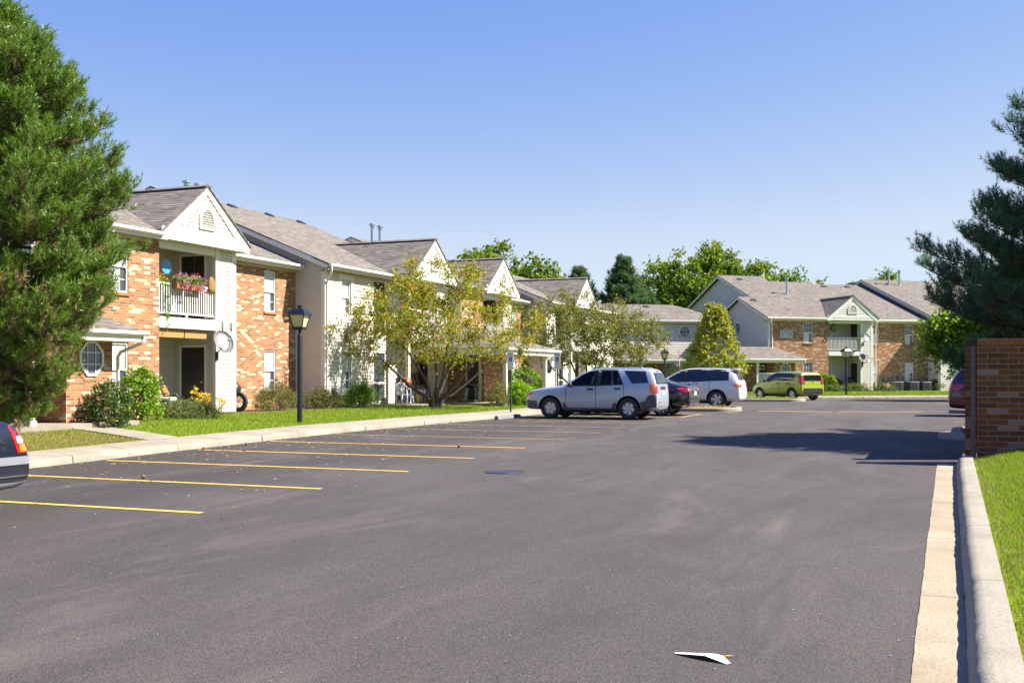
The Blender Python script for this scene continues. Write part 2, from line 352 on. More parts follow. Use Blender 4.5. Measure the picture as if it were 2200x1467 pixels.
def leaf_mat(name,stops,trans=.35,rough=.55,spec=.3):
    m,nt,b=newmat(name); ge=nt.nodes.new('ShaderNodeNewGeometry'); r=ge.outputs['Random Per Island']
    c=ramp(nt,r,stops); nt.links.new(c,b.inputs['Base Color']); b.inputs['Roughness'].default_value=rough; b.inputs['Specular IOR Level'].default_value=spec
    if trans>0:
        t=nt.nodes.new('ShaderNodeBsdfTranslucent'); h=nt.nodes.new('ShaderNodeHueSaturation'); h.inputs['Value'].default_value=1.25; h.inputs['Saturation'].default_value=1.1
        nt.links.new(c,h.inputs['Color']); nt.links.new(h.outputs[0],t.inputs[0])
        mx=nt.nodes.new('ShaderNodeMixShader'); mx.inputs[0].default_value=trans
        nt.links.new(b.outputs[0],mx.inputs[1]); nt.links.new(t.outputs[0],mx.inputs[2])
        nt.links.new(mx.outputs[0],nt.nodes['Material Output'].inputs[0])
    MATS[name]=m; return m
leaf_mat('blade',[(0,(.09,.17,.012)),(.4,(.16,.25,.014)),(.75,(.22,.30,.025)),(.9,(.29,.30,.06)),(1,(.34,.29,.12))],.4)
leaf_mat('blade_dry',[(0,(.17,.115,.045)),(.6,(.33,.235,.10)),(.85,(.22,.20,.06)),(1,(.10,.17,.02))],.3)
leaf_mat('needle',[(0,(.055,.12,.014)),(.5,(.11,.20,.022)),(.85,(.16,.26,.034)),(1,(.23,.24,.06))],.35,.4,.5)
leaf_mat('needle_dark',[(0,(.038,.095,.055)),(.5,(.064,.138,.070)),(.9,(.105,.185,.068)),(1,(.17,.20,.07))],.4,.45,.4)
leaf_mat('needle_mid',[(0,(.045,.10,.035)),(.5,(.075,.15,.05)),(1,(.13,.19,.06))],.35,.45,.4)
leaf_mat('needle_dead',[(0,(.18,.12,.055)),(.5,(.24,.17,.075)),(1,(.11,.12,.03))],.2,.6)
leaf_mat('crab_leaf',[(0,(.11,.19,.012)),(.35,(.22,.29,.018)),(.65,(.36,.34,.025)),(.82,(.44,.31,.035)),(.92,(.36,.15,.035)),(1,(.28,.07,.03))],.4)
leaf_mat('crab_leaf_green',[(0,(.06,.11,.015)),(.4,(.13,.18,.025)),(.7,(.22,.22,.05)),(.9,(.30,.22,.07)),(1,(.28,.14,.06))],.4)
leaf_mat('pear_leaf',[(0,(.14,.20,.018)),(.4,(.27,.32,.03)),(.7,(.38,.38,.06)),(.9,(.42,.33,.10)),(1,(.36,.2,.06))],.4)
leaf_mat('shade_leaf',[(0,(.06,.13,.012)),(.45,(.115,.20,.02)),(.8,(.19,.26,.03)),(.94,(.30,.28,.04)),(1,(.34,.22,.05))],.4)
leaf_mat('maple_leaf',[(0,(.08,.17,.012)),(.6,(.16,.27,.02)),(1,(.27,.34,.04))],.45)
leaf_mat('box_leaf',[(0,(.035,.075,.012)),(.6,(.07,.13,.02)),(1,(.12,.17,.035))],.25,.4,.5)
leaf_mat('lime_leaf',[(0,(.09,.20,.012)),(.6,(.17,.32,.02)),(1,(.28,.40,.04))],.4,.4,.4)
leaf_mat('juniper_leaf',[(0,(.07,.13,.02)),(.6,(.13,.19,.03)),(.85,(.20,.20,.06)),(1,(.24,.17,.08))],.3)
leaf_mat('spirea_leaf',[(0,(.08,.13,.015)),(.5,(.15,.19,.03)),(.8,(.22,.22,.05)),(1,(.26,.14,.06))],.4)
plain('bark',(.07,.055,.045),.95,var=.5,vs=14)
plain('bark_pine',(.10,.065,.045),.95,var=.5,vs=14)
# ------------------------------------------------------------------ ground, lot, pavements
rng=np.random.default_rng(7)
def sheet(name, fn, xs, ys, mat, kind='structure', thick=0):
    """fn(x,y)->z or None; xs may be function of y"""
    V=[];idx={}
    for j,y in enumerate(ys):
        row=xs(y) if callable(xs) else xs
        for i,x in enumerate(row): V.append((x,y,fn(x,y)))
        n=len(row)
    F=[(j*n+i,j*n+i+1,(j+1)*n+i+1,(j+1)*n+i) for j in range(len(ys)-1) for i in range(n-1)]
    o=npmesh(name,V,F,MATS[mat],smooth=True)
    return tag(o,kind=kind)
MB().add([(-1500,-300,-.3),(1500,-300,-.3),(1500,1500,-.3),(-1500,1500,-.3)],[(0,1,2,3)]).build('ground',MATS['turf'])['kind']='structure'
ys=[-20+i*1.0 for i in range(108)]
sheet('parking_lot',lambda x,y:g(y),[-17+i*1.5 for i in range(22)],ys,'asphalt')
# left kerb and pavement cast in one, in slabs with open joints
def pavement(name,kerb,inner,zt=.14,slab=1.52,y0=None,y1=None):
    m=MB(); rr=random.Random(5)
    def at(L,t):  # t = arclength index along kerb
        return L[t]
    # resample both lines to the same count
    def resample(L,n):
        d=[0]
        for a,b in zip(L,L[1:]): d.append(d[-1]+math.dist(a,b))
        out=[]
        for i in range(n):
            s=d[-1]*i/(n-1); k=max(j for j in range(len(L)) if d[j]<=s+1e-9); k=min(k,len(L)-2)
            t=(s-d[k])/(d[k+1]-d[k]); out.append((L[k][0]+(L[k+1][0]-L[k][0])*t,L[k][1]+(L[k+1][1]-L[k][1])*t))
        return out,d[-1]
    _,ln=resample(kerb,2); n=int(ln/.19); A,_=resample(kerb,n); B,_=resample(inner,n)
    per=max(2,int(slab/.19)); i=0
    while i<n-1:
        e=min(n-1,i+per); pts=[]
        for k in range(i,e+1):
            a=Vector((*A[k],0)); b=Vector((*B[k],0)); d=(b-a).normalized(); tt=(Vector((*A[min(k+1,n-1)],0))-Vector((*A[max(k-1,0)],0))).normalized()
            off=Vector((0,0,0))
            if k==i and i>0: off=tt*.008
            if k==e and e<n-1: off=-tt*.008
            j=rr.uniform(-.012,.022); z=g(a.y); chip=rr.random()<.12
            prof=[(0.0+j,-.05),(0.015+j,zt-.05-(.03 if chip else 0)),(.05+j+(.04 if chip else 0),zt-.012),(.10,zt),(b-a).length and ((b-a).length,zt+.005),((b-a).length+.01,-.05)]
            zb=g(b.y)
            ring=[]
            for q,(h,zz) in enumerate(prof):
                f=h/(b-a).length; ring.append(tuple(a+d*h+off+Vector((0,0,z*(1-f)+zb*f+zz))))
            pts.append(ring)
        nv=len(pts[0]); base=len(m.v); vs=[q for r in pts for q in r]
        fs=[(r*nv+c,(r+1)*nv+c,(r+1)*nv+c+1,r*nv+c+1) for r in range(len(pts)-1) for c in range(nv-1)]
        fs.append(tuple(range(nv))); fs.append(tuple((len(pts)-1)*nv+c for c in range(nv-1,-1,-1)))
        m.add(vs,fs); i=e
    o=m.build(name,MATS['concrete'],fixn=True,smooth=True,angle=35); o['kind']='structure'; return o
pavement('pavement',LK,LW)
e2=R(36.8); E2=Vector((math.cos(e2),math.sin(e2),0)); N2=Vector((E2.y,-E2.x,0))
FK0=Vector((-7.17,66.8,0))     # far kerb: a point on it, running along E2
FK=[tuple((FK0+E2*s)[:2]) for s in (-6.2,-3,0,6,12,18,24,34)]
FW=[tuple((FK0+E2*s-N2*2.0)[:2]) for s in (-6.2,-3,0,6,12,18,24,34)]
pavement('far_pavement',FK,FW,zt=.14)
# path from the pavement to the entrance at the left
m=MB(); pp=[(-16.45,20.05),(-17.6,20.5),(-19.0,20.75),(-20.4,20.75),(-21.6,20.7)]; L=[];Rr=[]
for i,p in enumerate(pp):
    L.append((p[0],p[1]+.52)); Rr.append((p[0],p[1]-.52))
pz=lambda x,y: lawn_z(x,y)+(.009 if x>-16.5 else .03)
vs=[(x,y,pz(x,y)) for x,y in L]+[(x,y,pz(x,y)) for x,y in Rr]
n=len(pp); vb=[(x,y,z-.2) for x,y,z in vs]
m.add(vs+vb,[(i,i+1,n+i+1,n+i) for i in range(n-1)]+[(i+2*n,i+1+2*n,i+1,i) for i in range(n-1)]+[(n+i,n+i+1,3*n+i+1,3*n+i) for i in range(n-1)])
m.build('path',MATS['concrete'],fixn=True)['kind']='structure'
# lawns
sheet('lawn',lambda x,y:lawn_z(x,y),lambda y:[lerp_line(LW,y)-t*(lerp_line(LW,y)+40) for t in [-0.002,.03,.06,.1,.14,.18,.22,.3,.6,1]],[-25+i*.8 for i in range(120)],'turf')
def far_z(p): return g(60)+.15+.06*min(1,max(0,(FK0-p).dot(N2)-2)/8)
V=[];F=[]
for i in range(40):
    for j in range(12):
        p=FK0+E2*(-7.3+i*1.4)-N2*(1.98+j*(1.0 if j<9 else 6)); V.append((p.x,p.y,far_z(p)))
F=[(i*12+j,(i+1)*12+j,(i+1)*12+j+1,i*12+j+1) for i in range(39) for j in range(11)]
npmesh('far_lawn',V,F,MATS['turf'],smooth=True)['kind']='structure'
def rz_(x,y): return g(y)+.118+.03*sstep((x-.4)/.5)+.10*max(0,min(1,y/21))*sstep((x-.4)/.8)
KX=.37
sheet('verge',lambda x,y:rz_(x,y)-.01,[KX,.6,1,2,4,8,16],[-20+i for i in range(41)]+[21.0],'turf')
def rz2(x,y): return g(y)+.16+.08*sstep((x-.5)/3)
VF=[(7,31.35),(2,31.35),(.85,31.28),(.55,31.0),(.38,30.5),(.33,29),(.38,28.5),(.62,27.95),(1.1,27.62),(4,27.57),(7,27.57)]
m=MB(); m.add([(x,y,g(y)+.14) for x,y in VF],[tuple(range(len(VF)))]); m.build('verge_far',MATS['turf'],fixn=True)['kind']='structure'
sheet('verge_side',lambda x,y:g(y)+.2,[6.2,7,9,12,20],[21+i for i in range(62)],'turf')
# right gutter with a ragged edge where the asphalt meets it, and its kerb
def sweep(name,prof,ys,mat,jit=None,slab=3.05,seed=3):
    rr=random.Random(seed); m=MB(); n=len(prof); step=ys[1]-ys[0]; per=int(slab/step); i=0; wob=[rr.uniform(-1,1) for _ in range(len(ys))]
    ph=[rr.uniform(0,6) for _ in range(6)]
    while i<len(ys)-1:
        e=min(len(ys)-1,i+per); rings=[]
        for k in range(i,e+1):
            y=ys[k]+(.006 if k==i else 0)-(.006 if k==e else 0); r=[]
            for c,(x,z) in enumerate(prof):
                a=0 if jit is None else jit[c]; s=math.sin(ys[k]*1.7+ph[0])*.5+math.sin(ys[k]*4.3+ph[1])*.3+math.sin(ys[k]*.6+ph[2])*.5
                r.append((x+a*(s*.7+wob[k]*.55),y,g(ys[k])+z))
            rings.append(r)
        vs=[q for r in rings for q in r]; fs=[(r*n+c,r*n+c+1,(r+1)*n+c+1,(r+1)*n+c) for r in range(len(rings)-1) for c in range(n-1)]
        fs.append(tuple(range(n-1,-1,-1))); fs.append(tuple((len(rings)-1)*n+c for c in range(n)))
        m.add(vs,fs); i=e
    o=m.build(name,MATS[mat],fixn=True,smooth=True,angle=38); o['kind']='structure'; return o
yy=[-12+.12*i for i in range(int(33.0/.12))]
sweep('gutter_apron',[(-.205,-.03),(-.205,.006),(-.05,.007),(.10,.004),(.11,-.03)],yy,'gutter_conc',jit=[.006,.006,0,0,0])
sweep('kerb',[(.095,-.05),(.10,.01),(.118,.06),(.145,.115),(.185,.146),(.23,.155),(.375,.158),(.385,.10),(.385,-.05)],yy,'kerb_conc',jit=[.006,.008,.014,.014,.012,.006,0,0,0],seed=8)
# kerb of the verge beyond the bin enclosure, turning into it
def kerb_loop(name,pts,h=.15,wd=.28,mat='kerb_conc',gut=.3,fill=None,closed=False,label=None):
    m=MB(); n=len(pts); P=[Vector((*p,0)) for p in pts]; rings=[]
    for i in range(n):
        a=P[i-1] if (i>0 or closed) else P[i]; b=P[(i+1)%n] if (i<n-1 or closed) else P[i]
        t=(b-a).normalized(); nn=Vector((t.y,-t.x,0)); z=g(P[i].y)     # nn points to the road side (right of travel)
        prof=[(gut,-.03),(gut,.005),(.02,.004),(.0,h*.6),(-.05,h),(-wd+.04,h+.003),(-wd,h-.04),(-wd,-.04)]
        rings.append([tuple(P[i]+nn*q+Vector((0,0,z+zz))) for q,zz in prof])
    k=len(rings[0]); vs=[q for r in rings for q in r]; lim=n if closed else n-1
    m.add(vs,[(i*k+c,((i+1)%n)*k+c,((i+1)%n)*k+c+1,i*k+c+1) for i in range(lim) for c in range(k-1)])
    if not closed: m.add([],[]); m.f.append(tuple(range(k))); m.f.append(tuple((n-1)*k+c for c in range(k-1,-1,-1))); m.m+= [0,0]
    o=m.build(name,MATS[mat],fixn=True,smooth=True,angle=40); o['kind']='structure'; return o
kerb_loop('verge_kerb',[(7,31.6),(2,31.6),(.7,31.55),(.25,31.2),(.05,30.6),(.02,29),(.05,28.2),(.35,27.6),(1.0,27.35),(4,27.3),(7,27.3)])
# planted islands at the ends of the left row
def island(name,pts,grass=True):
    kerb_loop(name+'_kerb',pts,h=.15,wd=.22,gut=.22,closed=True)
    c=Vector((sum(p[0] for p in pts)/len(pts),sum(p[1] for p in pts)/len(pts),0)); ins=[]
    for p in pts:
        v=Vector((*p,0))-c; q=c+v*(1-.2/max(.3,v.length)); ins.append((q.x,q.y,g(q.y)+.145))
    m=MB(); m.add(ins,[tuple(range(len(ins)))]); o=m.build(name,MATS['turf' if grass else 'straw'],fixn=True); o['kind']='structure'; return ins
def stadium(x0,x1,y0,y1,r=.9,n=6):
    out=[]
    for (cx,cy,a0) in ((x1-r,y1-r,0),(x0+r,y1-r,90),(x0+r,y0+r,180),(x1-r,y0+r,270)):
        for i in range(n+1):
            a=R(a0+90*i/n); out.append((cx+r*math.cos(a),cy+r*math.sin(a)))
    return out[::-1] if False else out
def rot2(pts,c,a):
    ca,sa=math.cos(a),math.sin(a); return [(c[0]+ca*x-sa*y,c[1]+sa*x+ca*y) for x,y in pts]
isl1=list(reversed(stadium(-13.8,-7.9,42.6,44.6,.8)))
isl2=list(reversed(rot2(stadium(-3.6,2.6,-1.0,1.0,.8),(-10.0,60.3),R(14))))
isl1g=island('near_island',isl1,False); isl2g=island('far_island',isl2)
# painted lines
def paint_mat():
    m,nt,b=newmat('paint'); p=geopos(nt); f=noise(nt,p,22,5,.7); a=noise(nt,p,1.1,3)
    wv=math_(nt,'ADD',math_(nt,'MULTIPLY',f,.75),math_(nt,'MULTIPLY',a,.25))
    nt.links.new(ramp(nt,wv,[(.37,(.22,.16,.07)),(.45,(.66,.39,.045)),(.7,(.74,.46,.06))]),b.inputs['Base Color']); b.inputs['Roughness'].default_value=.75; MATS['paint']=m
    m,nt,b=newmat('paint_worn'); p=geopos(nt); f=noise(nt,p,16,5,.7)
    nt.links.new(ramp(nt,f,[(.38,(.12,.10,.075)),(.56,(.42,.29,.10)),(.7,(.5,.36,.13))]),b.inputs['Base Color']); b.inputs['Roughness'].default_value=.8; MATS['paint_worn']=m
paint_mat()
def stripe(m,a,b,wd=.105,z=.005):
    a=Vector((*a,0)); b=Vector((*b,0)); d=b-a; n=max(1,int(d.length/1.0)); t=d.normalized(); nn=Vector((-t.y,t.x,0))*wd/2
    for i in range(n):
        p=a+d*(i/n); q=a+d*((i+1)/n)
        m.add([tuple(p+nn+Vector((0,0,g(p.y)+z))),tuple(p-nn+Vector((0,0,g(p.y)+z))),tuple(q-nn+Vector((0,0,g(q.y)+z))),tuple(q+nn+Vector((0,0,g(q.y)+z)))],[(0,1,2,3)])
m=MB(); mw=MB()
for k in range(0,7):
    y=10.96+2.737*k; x1=lerp_line(LK,y)+.18
    stripe(m if k<5 else mw,(x1,y+.03*(k%2)),(-8.45,y))
for y in (29.95,32.7,36.6,39.9,46.0,49.1,52.2,55.3): stripe(mw,(lerp_line(LK,y)+.2,y),(-8.5,y))
for i in range(6): stripe(mw,(-13.6+i*.9,36.75),(-12.6+i*.9,39.8))       # hatched access aisle
stripe(mw,(-8.5,36.6),(-8.5,39.9)); stripe(mw,(-9.8,41.9),(-8.0,42.0)); stripe(mw,(-8.0,42.0),(-7.4,41.2))
stripe(m,(-7.05,43.75),(-4.25,44.0),.2); stripe(m,(-4.0,44.05),(-1.0,45.0),.2)
for k in range(8):
    p=FK0+E2*(1.5+2.75*k)+N2*.3; stripe(mw,tuple(p[:2]),tuple((p+N2*5.2)[:2]))
for k in range(9): stripe(mw,(.1,33.6+2.74*k),(5.8,33.6+2.74*k))
m.build('lane_marking',MATS['paint'])['kind']='structure'; mw.build('worn_marking',MATS['paint_worn'])['kind']='structure'
# right row: kerb at its head
kerb_loop('row_kerb',[(6.1,60),(6.1,31.6)][::-1],h=.14)
# ------------------------------------------------------------------ grass
def blades(name,pts,hmin,hmax,wd,mat,lean=.5,seed=1,kind='stuff'):
    r=np.random.default_rng(seed); n=len(pts); a=r.uniform(0,2*np.pi,n); h=r.uniform(hmin,hmax,n); w_=wd*r.uniform(.6,1.3,n)
    l=r.uniform(.1,1,n)*lean*h; b=r.uniform(0,2*np.pi,n)
    d=np.stack([np.cos(a),np.sin(a),np.zeros(n)],1)*w_[:,None]/2; t=np.stack([np.cos(b)*l,np.sin(b)*l,h],1)
    V=np.empty((n,3,3)); V[:,0]=pts-d; V[:,1]=pts+d; V[:,2]=pts+t
    o=npmesh(name,V.reshape(-1,3),np.arange(3*n).reshape(-1,3),MATS[mat]); o['kind']=kind; return o
def scatter(n,xr,yr,zf,keep=None,seed=2,dz=-.005):
    r=np.random.default_rng(seed); x=r.uniform(*xr,n); y=r.uniform(*yr,n); P=[]
    for a,b in zip(x,y):
        if keep is None or keep(a,b): P.append((a,b,zf(a,b)+dz))
    return np.array(P)
def onpath(x,y):
    if x<-21.7 or x>-16.3: return False
    for a,b in zip(pp,pp[1:]):
        if b[0]<=x<=a[0]: yc=a[1]+(b[1]-a[1])*(x-a[0])/(b[0]-a[0]); return abs(y-yc)<.54
    return abs(y-20.3)<.54
def dry(x,y):
    d=math.hypot((x+17.6)/3.0,(y-17.0)/3.6); return d
def inpoly(x,y,P):
    c=False
    for (x1,y1,_),(x2,y2,_) in zip(P,P[1:]+P[:1]):
        if (y1>y)!=(y2>y) and x<(x2-x1)*(y-y1)/(y2-y1)+x1: c=not c
    return c
rr=random.Random(4)
def keepL(x,y):
    if x>lerp_line(LW,y)-.02 or onpath(x,y): return False
    if y<20.6 and dry(x,y)<.85+rr.uniform(-.25,.25): return False
    return True
def bedL(x,y):   # planting bed along the facade
    return x<-20.35 and (22.6<y<25.8) or x<-20.7 and 29.6<y<38.7 or x<-20.9 and 21.8<y<29
kl=lambda x,y: keepL(x,y) and not bedL(x,y)
blades('grass',scatter(115000,(-21.6,-15.2),(18.5,44),lawn_z,kl,11),.03,.075,.016,'blade',.7,3)
blades('far_grass',scatter(26000,(-21.6,-14.8),(44,64),lawn_z,kl,12),.05,.09,.04,'blade',.7,4)
kd=lambda x,y: x<lerp_line(LW,y)-.02 and not onpath(x,y) and dry(x,y)<1.05+rr.uniform(-.35,.1) and y<20.4
blades('dry_grass',scatter(60000,(-21,-16.3),(13,20.5),lawn_z,kd,13),.02,.06,.012,'blade_dry',1.4,5)
kr=lambda x,y: x>KX+.015+.05*math.sin(y*3.1)*rr.random()
def thin(x,y): # worn strip beside the kerb
    return not (x<KX+.28 and rr.random()<.55)
blades('verge_grass',scatter(150000,(.37,2.6),(4.5,21.0),lambda x,y:rz_(x,y)-.01,lambda x,y:kr(x,y) and thin(x,y),14),.03,.085,.0075,'blade',.8,6)
blades('verge_dry_grass',scatter(60000,(.37,2.2),(4.5,21.0),lambda x,y:rz_(x,y)-.01,lambda x,y:kr(x,y) and rr.random()<max(.10,.95-(x-KX)*2.6)+.55*max(0,math.sin(x*3.1+math.sin(y*.9)*2)*math.sin(y*1.35+1.2*x)),15),.02,.055,.008,'blade_dry',1.3,7)
blades('verge_far_grass',scatter(14000,(.3,4.5),(27.55,31.4),lambda x,y:g(y)+.14,lambda x,y:inpoly(x,y,[(p[0],p[1],0) for p in VF]),16),.05,.09,.022,'blade',.6,8)
V=[]
r=np.random.default_rng(9)
for _ in range(60000):
    s=r.uniform(-6.5,30); q=2.03+abs(r.normal(0,1))*4.5 if r.random()<.5 else r.uniform(2.03,12.5)
    p=FK0+E2*s-N2*q; V.append((p.x,p.y,far_z(p)))
blades('far_lawn_grass',np.array(V),.05,.1,.05,'blade',.7,10)
blades('island_grass',scatter(12000,(-14,-6.5),(58.4,62.4),lambda x,y:g(y)+.14,lambda x,y:inpoly(x,y,isl2g),17),.05,.13,.04,'blade',.6,11)
blades('island_weeds',scatter(700,(-13.8,-8),(42.6,44.6),lambda x,y:g(y)+.14,lambda x,y:inpoly(x,y,isl1g),18),.06,.16,.03,'blade_dry',.6,12)
# mulch beds
def bed(name,pts):
    m=MB(); m.add([(x,y,lawn_z(x,y)+.02) for x,y in pts],[tuple(range(len(pts)))]); o=m.build(name,MATS['soil'],fixn=True); o['kind']='structure'
bed('mulch_bed',[(-21.45,22.6),(-20.25,22.55),(-20.0,23.5),(-20.2,25.0),(-20.6,26.4),(-20.75,28.6),(-20.75,29.6),(-20.6,31),(-20.45,34),(-20.45,37.5),(-20.8,38.9),(-21.45,39.1),(-22.6,36),(-22.6,30)])
# ------------------------------------------------------------------ apartment buildings (local axes: x outwards, y along the front, z up from the floor)
FACE_MINUS_Y=Matrix.Rotation(R(-90),4,'Z')      # turns a piece that faces +x so that it faces -y
COURSE=.127
def clipz(poly,z0,z1):
    def half(P,z,keep_above):
        out=[]
        for a,b in zip(P,P[1:]+P[:1]):
            ia=(a[1]>=z) if keep_above else (a[1]<=z); ib=(b[1]>=z) if keep_above else (b[1]<=z)
            if ia: out.append(a)
            if ia!=ib:
                t=(z-a[1])/(b[1]-a[1]); out.append((a[0]+(b[0]-a[0])*t,z))
        return out
    P=half(poly,z0,True)
    return half(P,z1,False) if len(P)>2 else []
def siding(mb,poly,org=(0,0,0),axis='x'):
    """lap boards on a convex (u,z) outline; axis x: faces +x with u=y; axis -y: faces -y with u=x"""
    zs=[q[1] for q in poly]; k=math.floor(min(zs)/COURSE)
    def P(u,z,o):
        return (org[0]+o,org[1]+u,org[2]+z) if axis=='x' else (org[0]+u,org[1]-o,org[2]+z)
    while k*COURSE<max(zs):
        z0,z1=k*COURSE,(k+1)*COURSE; c=clipz(list(poly),max(z0,min(zs)),z1); k+=1
        if len(c)<3: continue
        f=lambda z: .028-.025*(z-z0)/COURSE
        c2=[c[0]]
        for q in c[1:]:
            if math.dist(q,c2[-1])>1e-5: c2.append(q)
        if math.dist(c2[0],c2[-1])<1e-5: c2.pop()
        if len(c2)<3: continue
        mb.add([P(u,z,f(z)) for u,z in c2],[tuple(range(len(c2)))])
        lo=min(q[1] for q in c2); us=[q[0] for q in c2 if abs(q[1]-lo)<1e-4]
        if len(us)>=2: mb.add([P(min(us),lo,f(lo)),P(max(us),lo,f(lo)),P(max(us),lo,0),P(min(us),lo,0)],[(0,3,2,1)])
    return mb
def cells(y0,y1,z0,z1,holes):
    ys=sorted({y0,y1,*[h[0] for h in holes],*[h[1] for h in holes]}); zs=sorted({z0,z1,*[h[2] for h in holes],*[h[3] for h in holes]})
    for a,b in zip(ys,ys[1:]):
        if a<y0-1e-6 or b>y1+1e-6: continue
        run=None
        for c,d in zip(zs,zs[1:]):
            if c<z0-1e-6 or d>z1+1e-6: continue
            my,mz=(a+b)/2,(c+d)/2
            if any(h[0]<my<h[1] and h[2]<mz<h[3] for h in holes):
                if run: yield a,b,*run
                run=None
            else: run=(run[0],d) if run else (c,d)
        if run: yield a,b,*run
def brick_wall(root,p,y0,y1,z0,z1,holes=(),M=None,th=.2,name='brick_wall',mat='brick'):
    m=MB()
    for a,b,c,d in cells(y0,y1,z0,z1,holes): m.box(p-th,p,a,b,c,d)
    if M is not None: m.xf(M)
    return m.build(name,MATS[mat],root)
def siding_wall(root,p,y0,y1,z0,z1,holes=(),axis='x',name='siding_wall'):
    m=MB()
    for a,b,c,d in cells(y0,y1,z0,z1,holes):
        if axis=='x': siding(m,[(a,c),(b,c),(b,d),(a,d)],(p,0,0))
        else: siding(m,[(a,c),(b,c),(b,d),(a,d)],(0,p,0),'-y')
        if axis=='x': m.box(p-.12,p-.002,a,b,c,d)
        else: m.box(a,b,p+.002,p+.12,c,d)
    return m.build(name,MATS['siding'],root)
def window(root,p,y0,y1,z0,z1,M=None,trim=0,lower='pane',upper='curtain',sill=False,blind=.0):
    fr=MB(); w=.045; d=.05; zm=(z0+z1)/2
    f=lambda m,a,b,c,e,q0,q1: m.box(p+q0,p+q1,a,b,c,e)
    f(fr,y0,y0+w,z0,z1,-.10,-.03); f(fr,y1-w,y1,z0,z1,-.10,-.03); f(fr,y0+w,y1-w,z1-w,z1,-.10,-.03); f(fr,y0+w,y1-w,z0,z0+w,-.10,-.02)
    f(fr,y0+w,y1-w,zm-.035,zm+.035,-.10,-.04)
    wi=(y1-y0-2*w)
    for k in (1,2):
        yc=y0+w+wi*k/3; f(fr,yc-.010,yc+.010,z0+w,zm-.035,-.087,-.078); f(fr,yc-.010,yc+.010,zm+.035,z1-w,-.077,-.066)
    for (a,b,q) in ((z0+w,zm-.035,0),(zm+.035,z1-w,.011)): f(fr,y0+w,y1-w,(a+b)/2-.010,(a+b)/2+.010,-.0865+q,-.0785+q)
    if trim:
        t=trim
        f(fr,y0-t,y0-.002,z0-t,z1+t,.002,.03); f(fr,y1+.002,y1+t,z0-t,z1+t,.002,.03); f(fr,y0-.002,y1+.002,z1+.002,z1+t,.002,.03); f(fr,y0-.002,y1+.002,z0-t,z0-.002,.002,.034)
    if M is not None: fr.xf(M)
    wd=fr.build('window',MATS['white'],root)
    for nm,(a,b,q),mt in (('upper_pane',(zm+.035,z1-w,.012),upper),('lower_pane',(z0+w,zm-.035,0),lower)):
        m=MB(); f(m,y0+w,y1-w,a,b,-.10+q,-.088+q)
        if M is not None: m.xf(M)
        m.build(nm,MATS[mt],wd)
    if lower=='pane':   # a curtain half drawn behind the lower sash reads as a pale strip
        m=MB(); f(m,y0+w+.03,y0+w+wi*.62,z0+w,zm-.035,-.0878,-.0872)
        if M is not None: m.xf(M)
        m.build('curtain',MATS['curtain'],wd)
    if sill:
        m=MB(); m.box(p-.03,p+.045,y0-.04,y1+.04,z0-.085,z0-.003)
        if M is not None: m.xf(M)
        m.build('brick_sill',MATS['soldier'],wd)
    return wd
def octagon(root,p,yc,zc,w,h,M=None,ring=False):
    def oct_(w,h,c=.31): return [(-w/2+w*c,-h/2),(w/2-w*c,-h/2),(w/2,-h/2+h*c),(w/2,h/2-h*c),(w/2-w*c,h/2),(-w/2+w*c,h/2),(-w/2,h/2-h*c),(-w/2,-h/2+h*c)]
    A=oct_(w,h); B=oct_(w-.13,h-.13); fr=MB()
    for i in range(8):
        j=(i+1)%8; vs=[(p+q,yc+a[0],zc+a[1]) for q in (.004,.05) for a in (A[i],A[j],B[j],B[i])]
        fr.add(vs,[(4,5,6,7),(0,1,5,4),(2,3,7,6)])
    for k in (-1,1):
        fr.box(p+.022,p+.034,yc+k*w/6-.011,yc+k*w/6+.011,zc-h/2+.08,zc+h/2-.08); fr.box(p+.0225,p+.0335,yc-w/2+.07,yc+w/2-.07,zc+k*h/6-.011,zc+k*h/6+.011)
    if M is not None: fr.xf(M)
    wd=fr.build('octagonal_window',MATS['white'],root)
    m=MB(); m.add([(p+.016,yc+a[0],zc+a[1]) for a in oct_(w-.1,h-.1)],[tuple(range(8))])
    if M is not None: m.xf(M)
    m.build('pane',MATS['pane'],wd)
    if ring:
        C=oct_(w+.28,h+.28); m=MB()
        for i in range(8):
            j=(i+1)%8; m.add([(p+q,yc+a[0],zc+a[1]) for q in (0,.012) for a in (C[i],C[j],A[j],A[i])],[(4,5,6,7),(0,1,5,4)])
        if M is not None: m.xf(M)
        m.build('brick_surround',MATS['brick'],wd)
    return wd
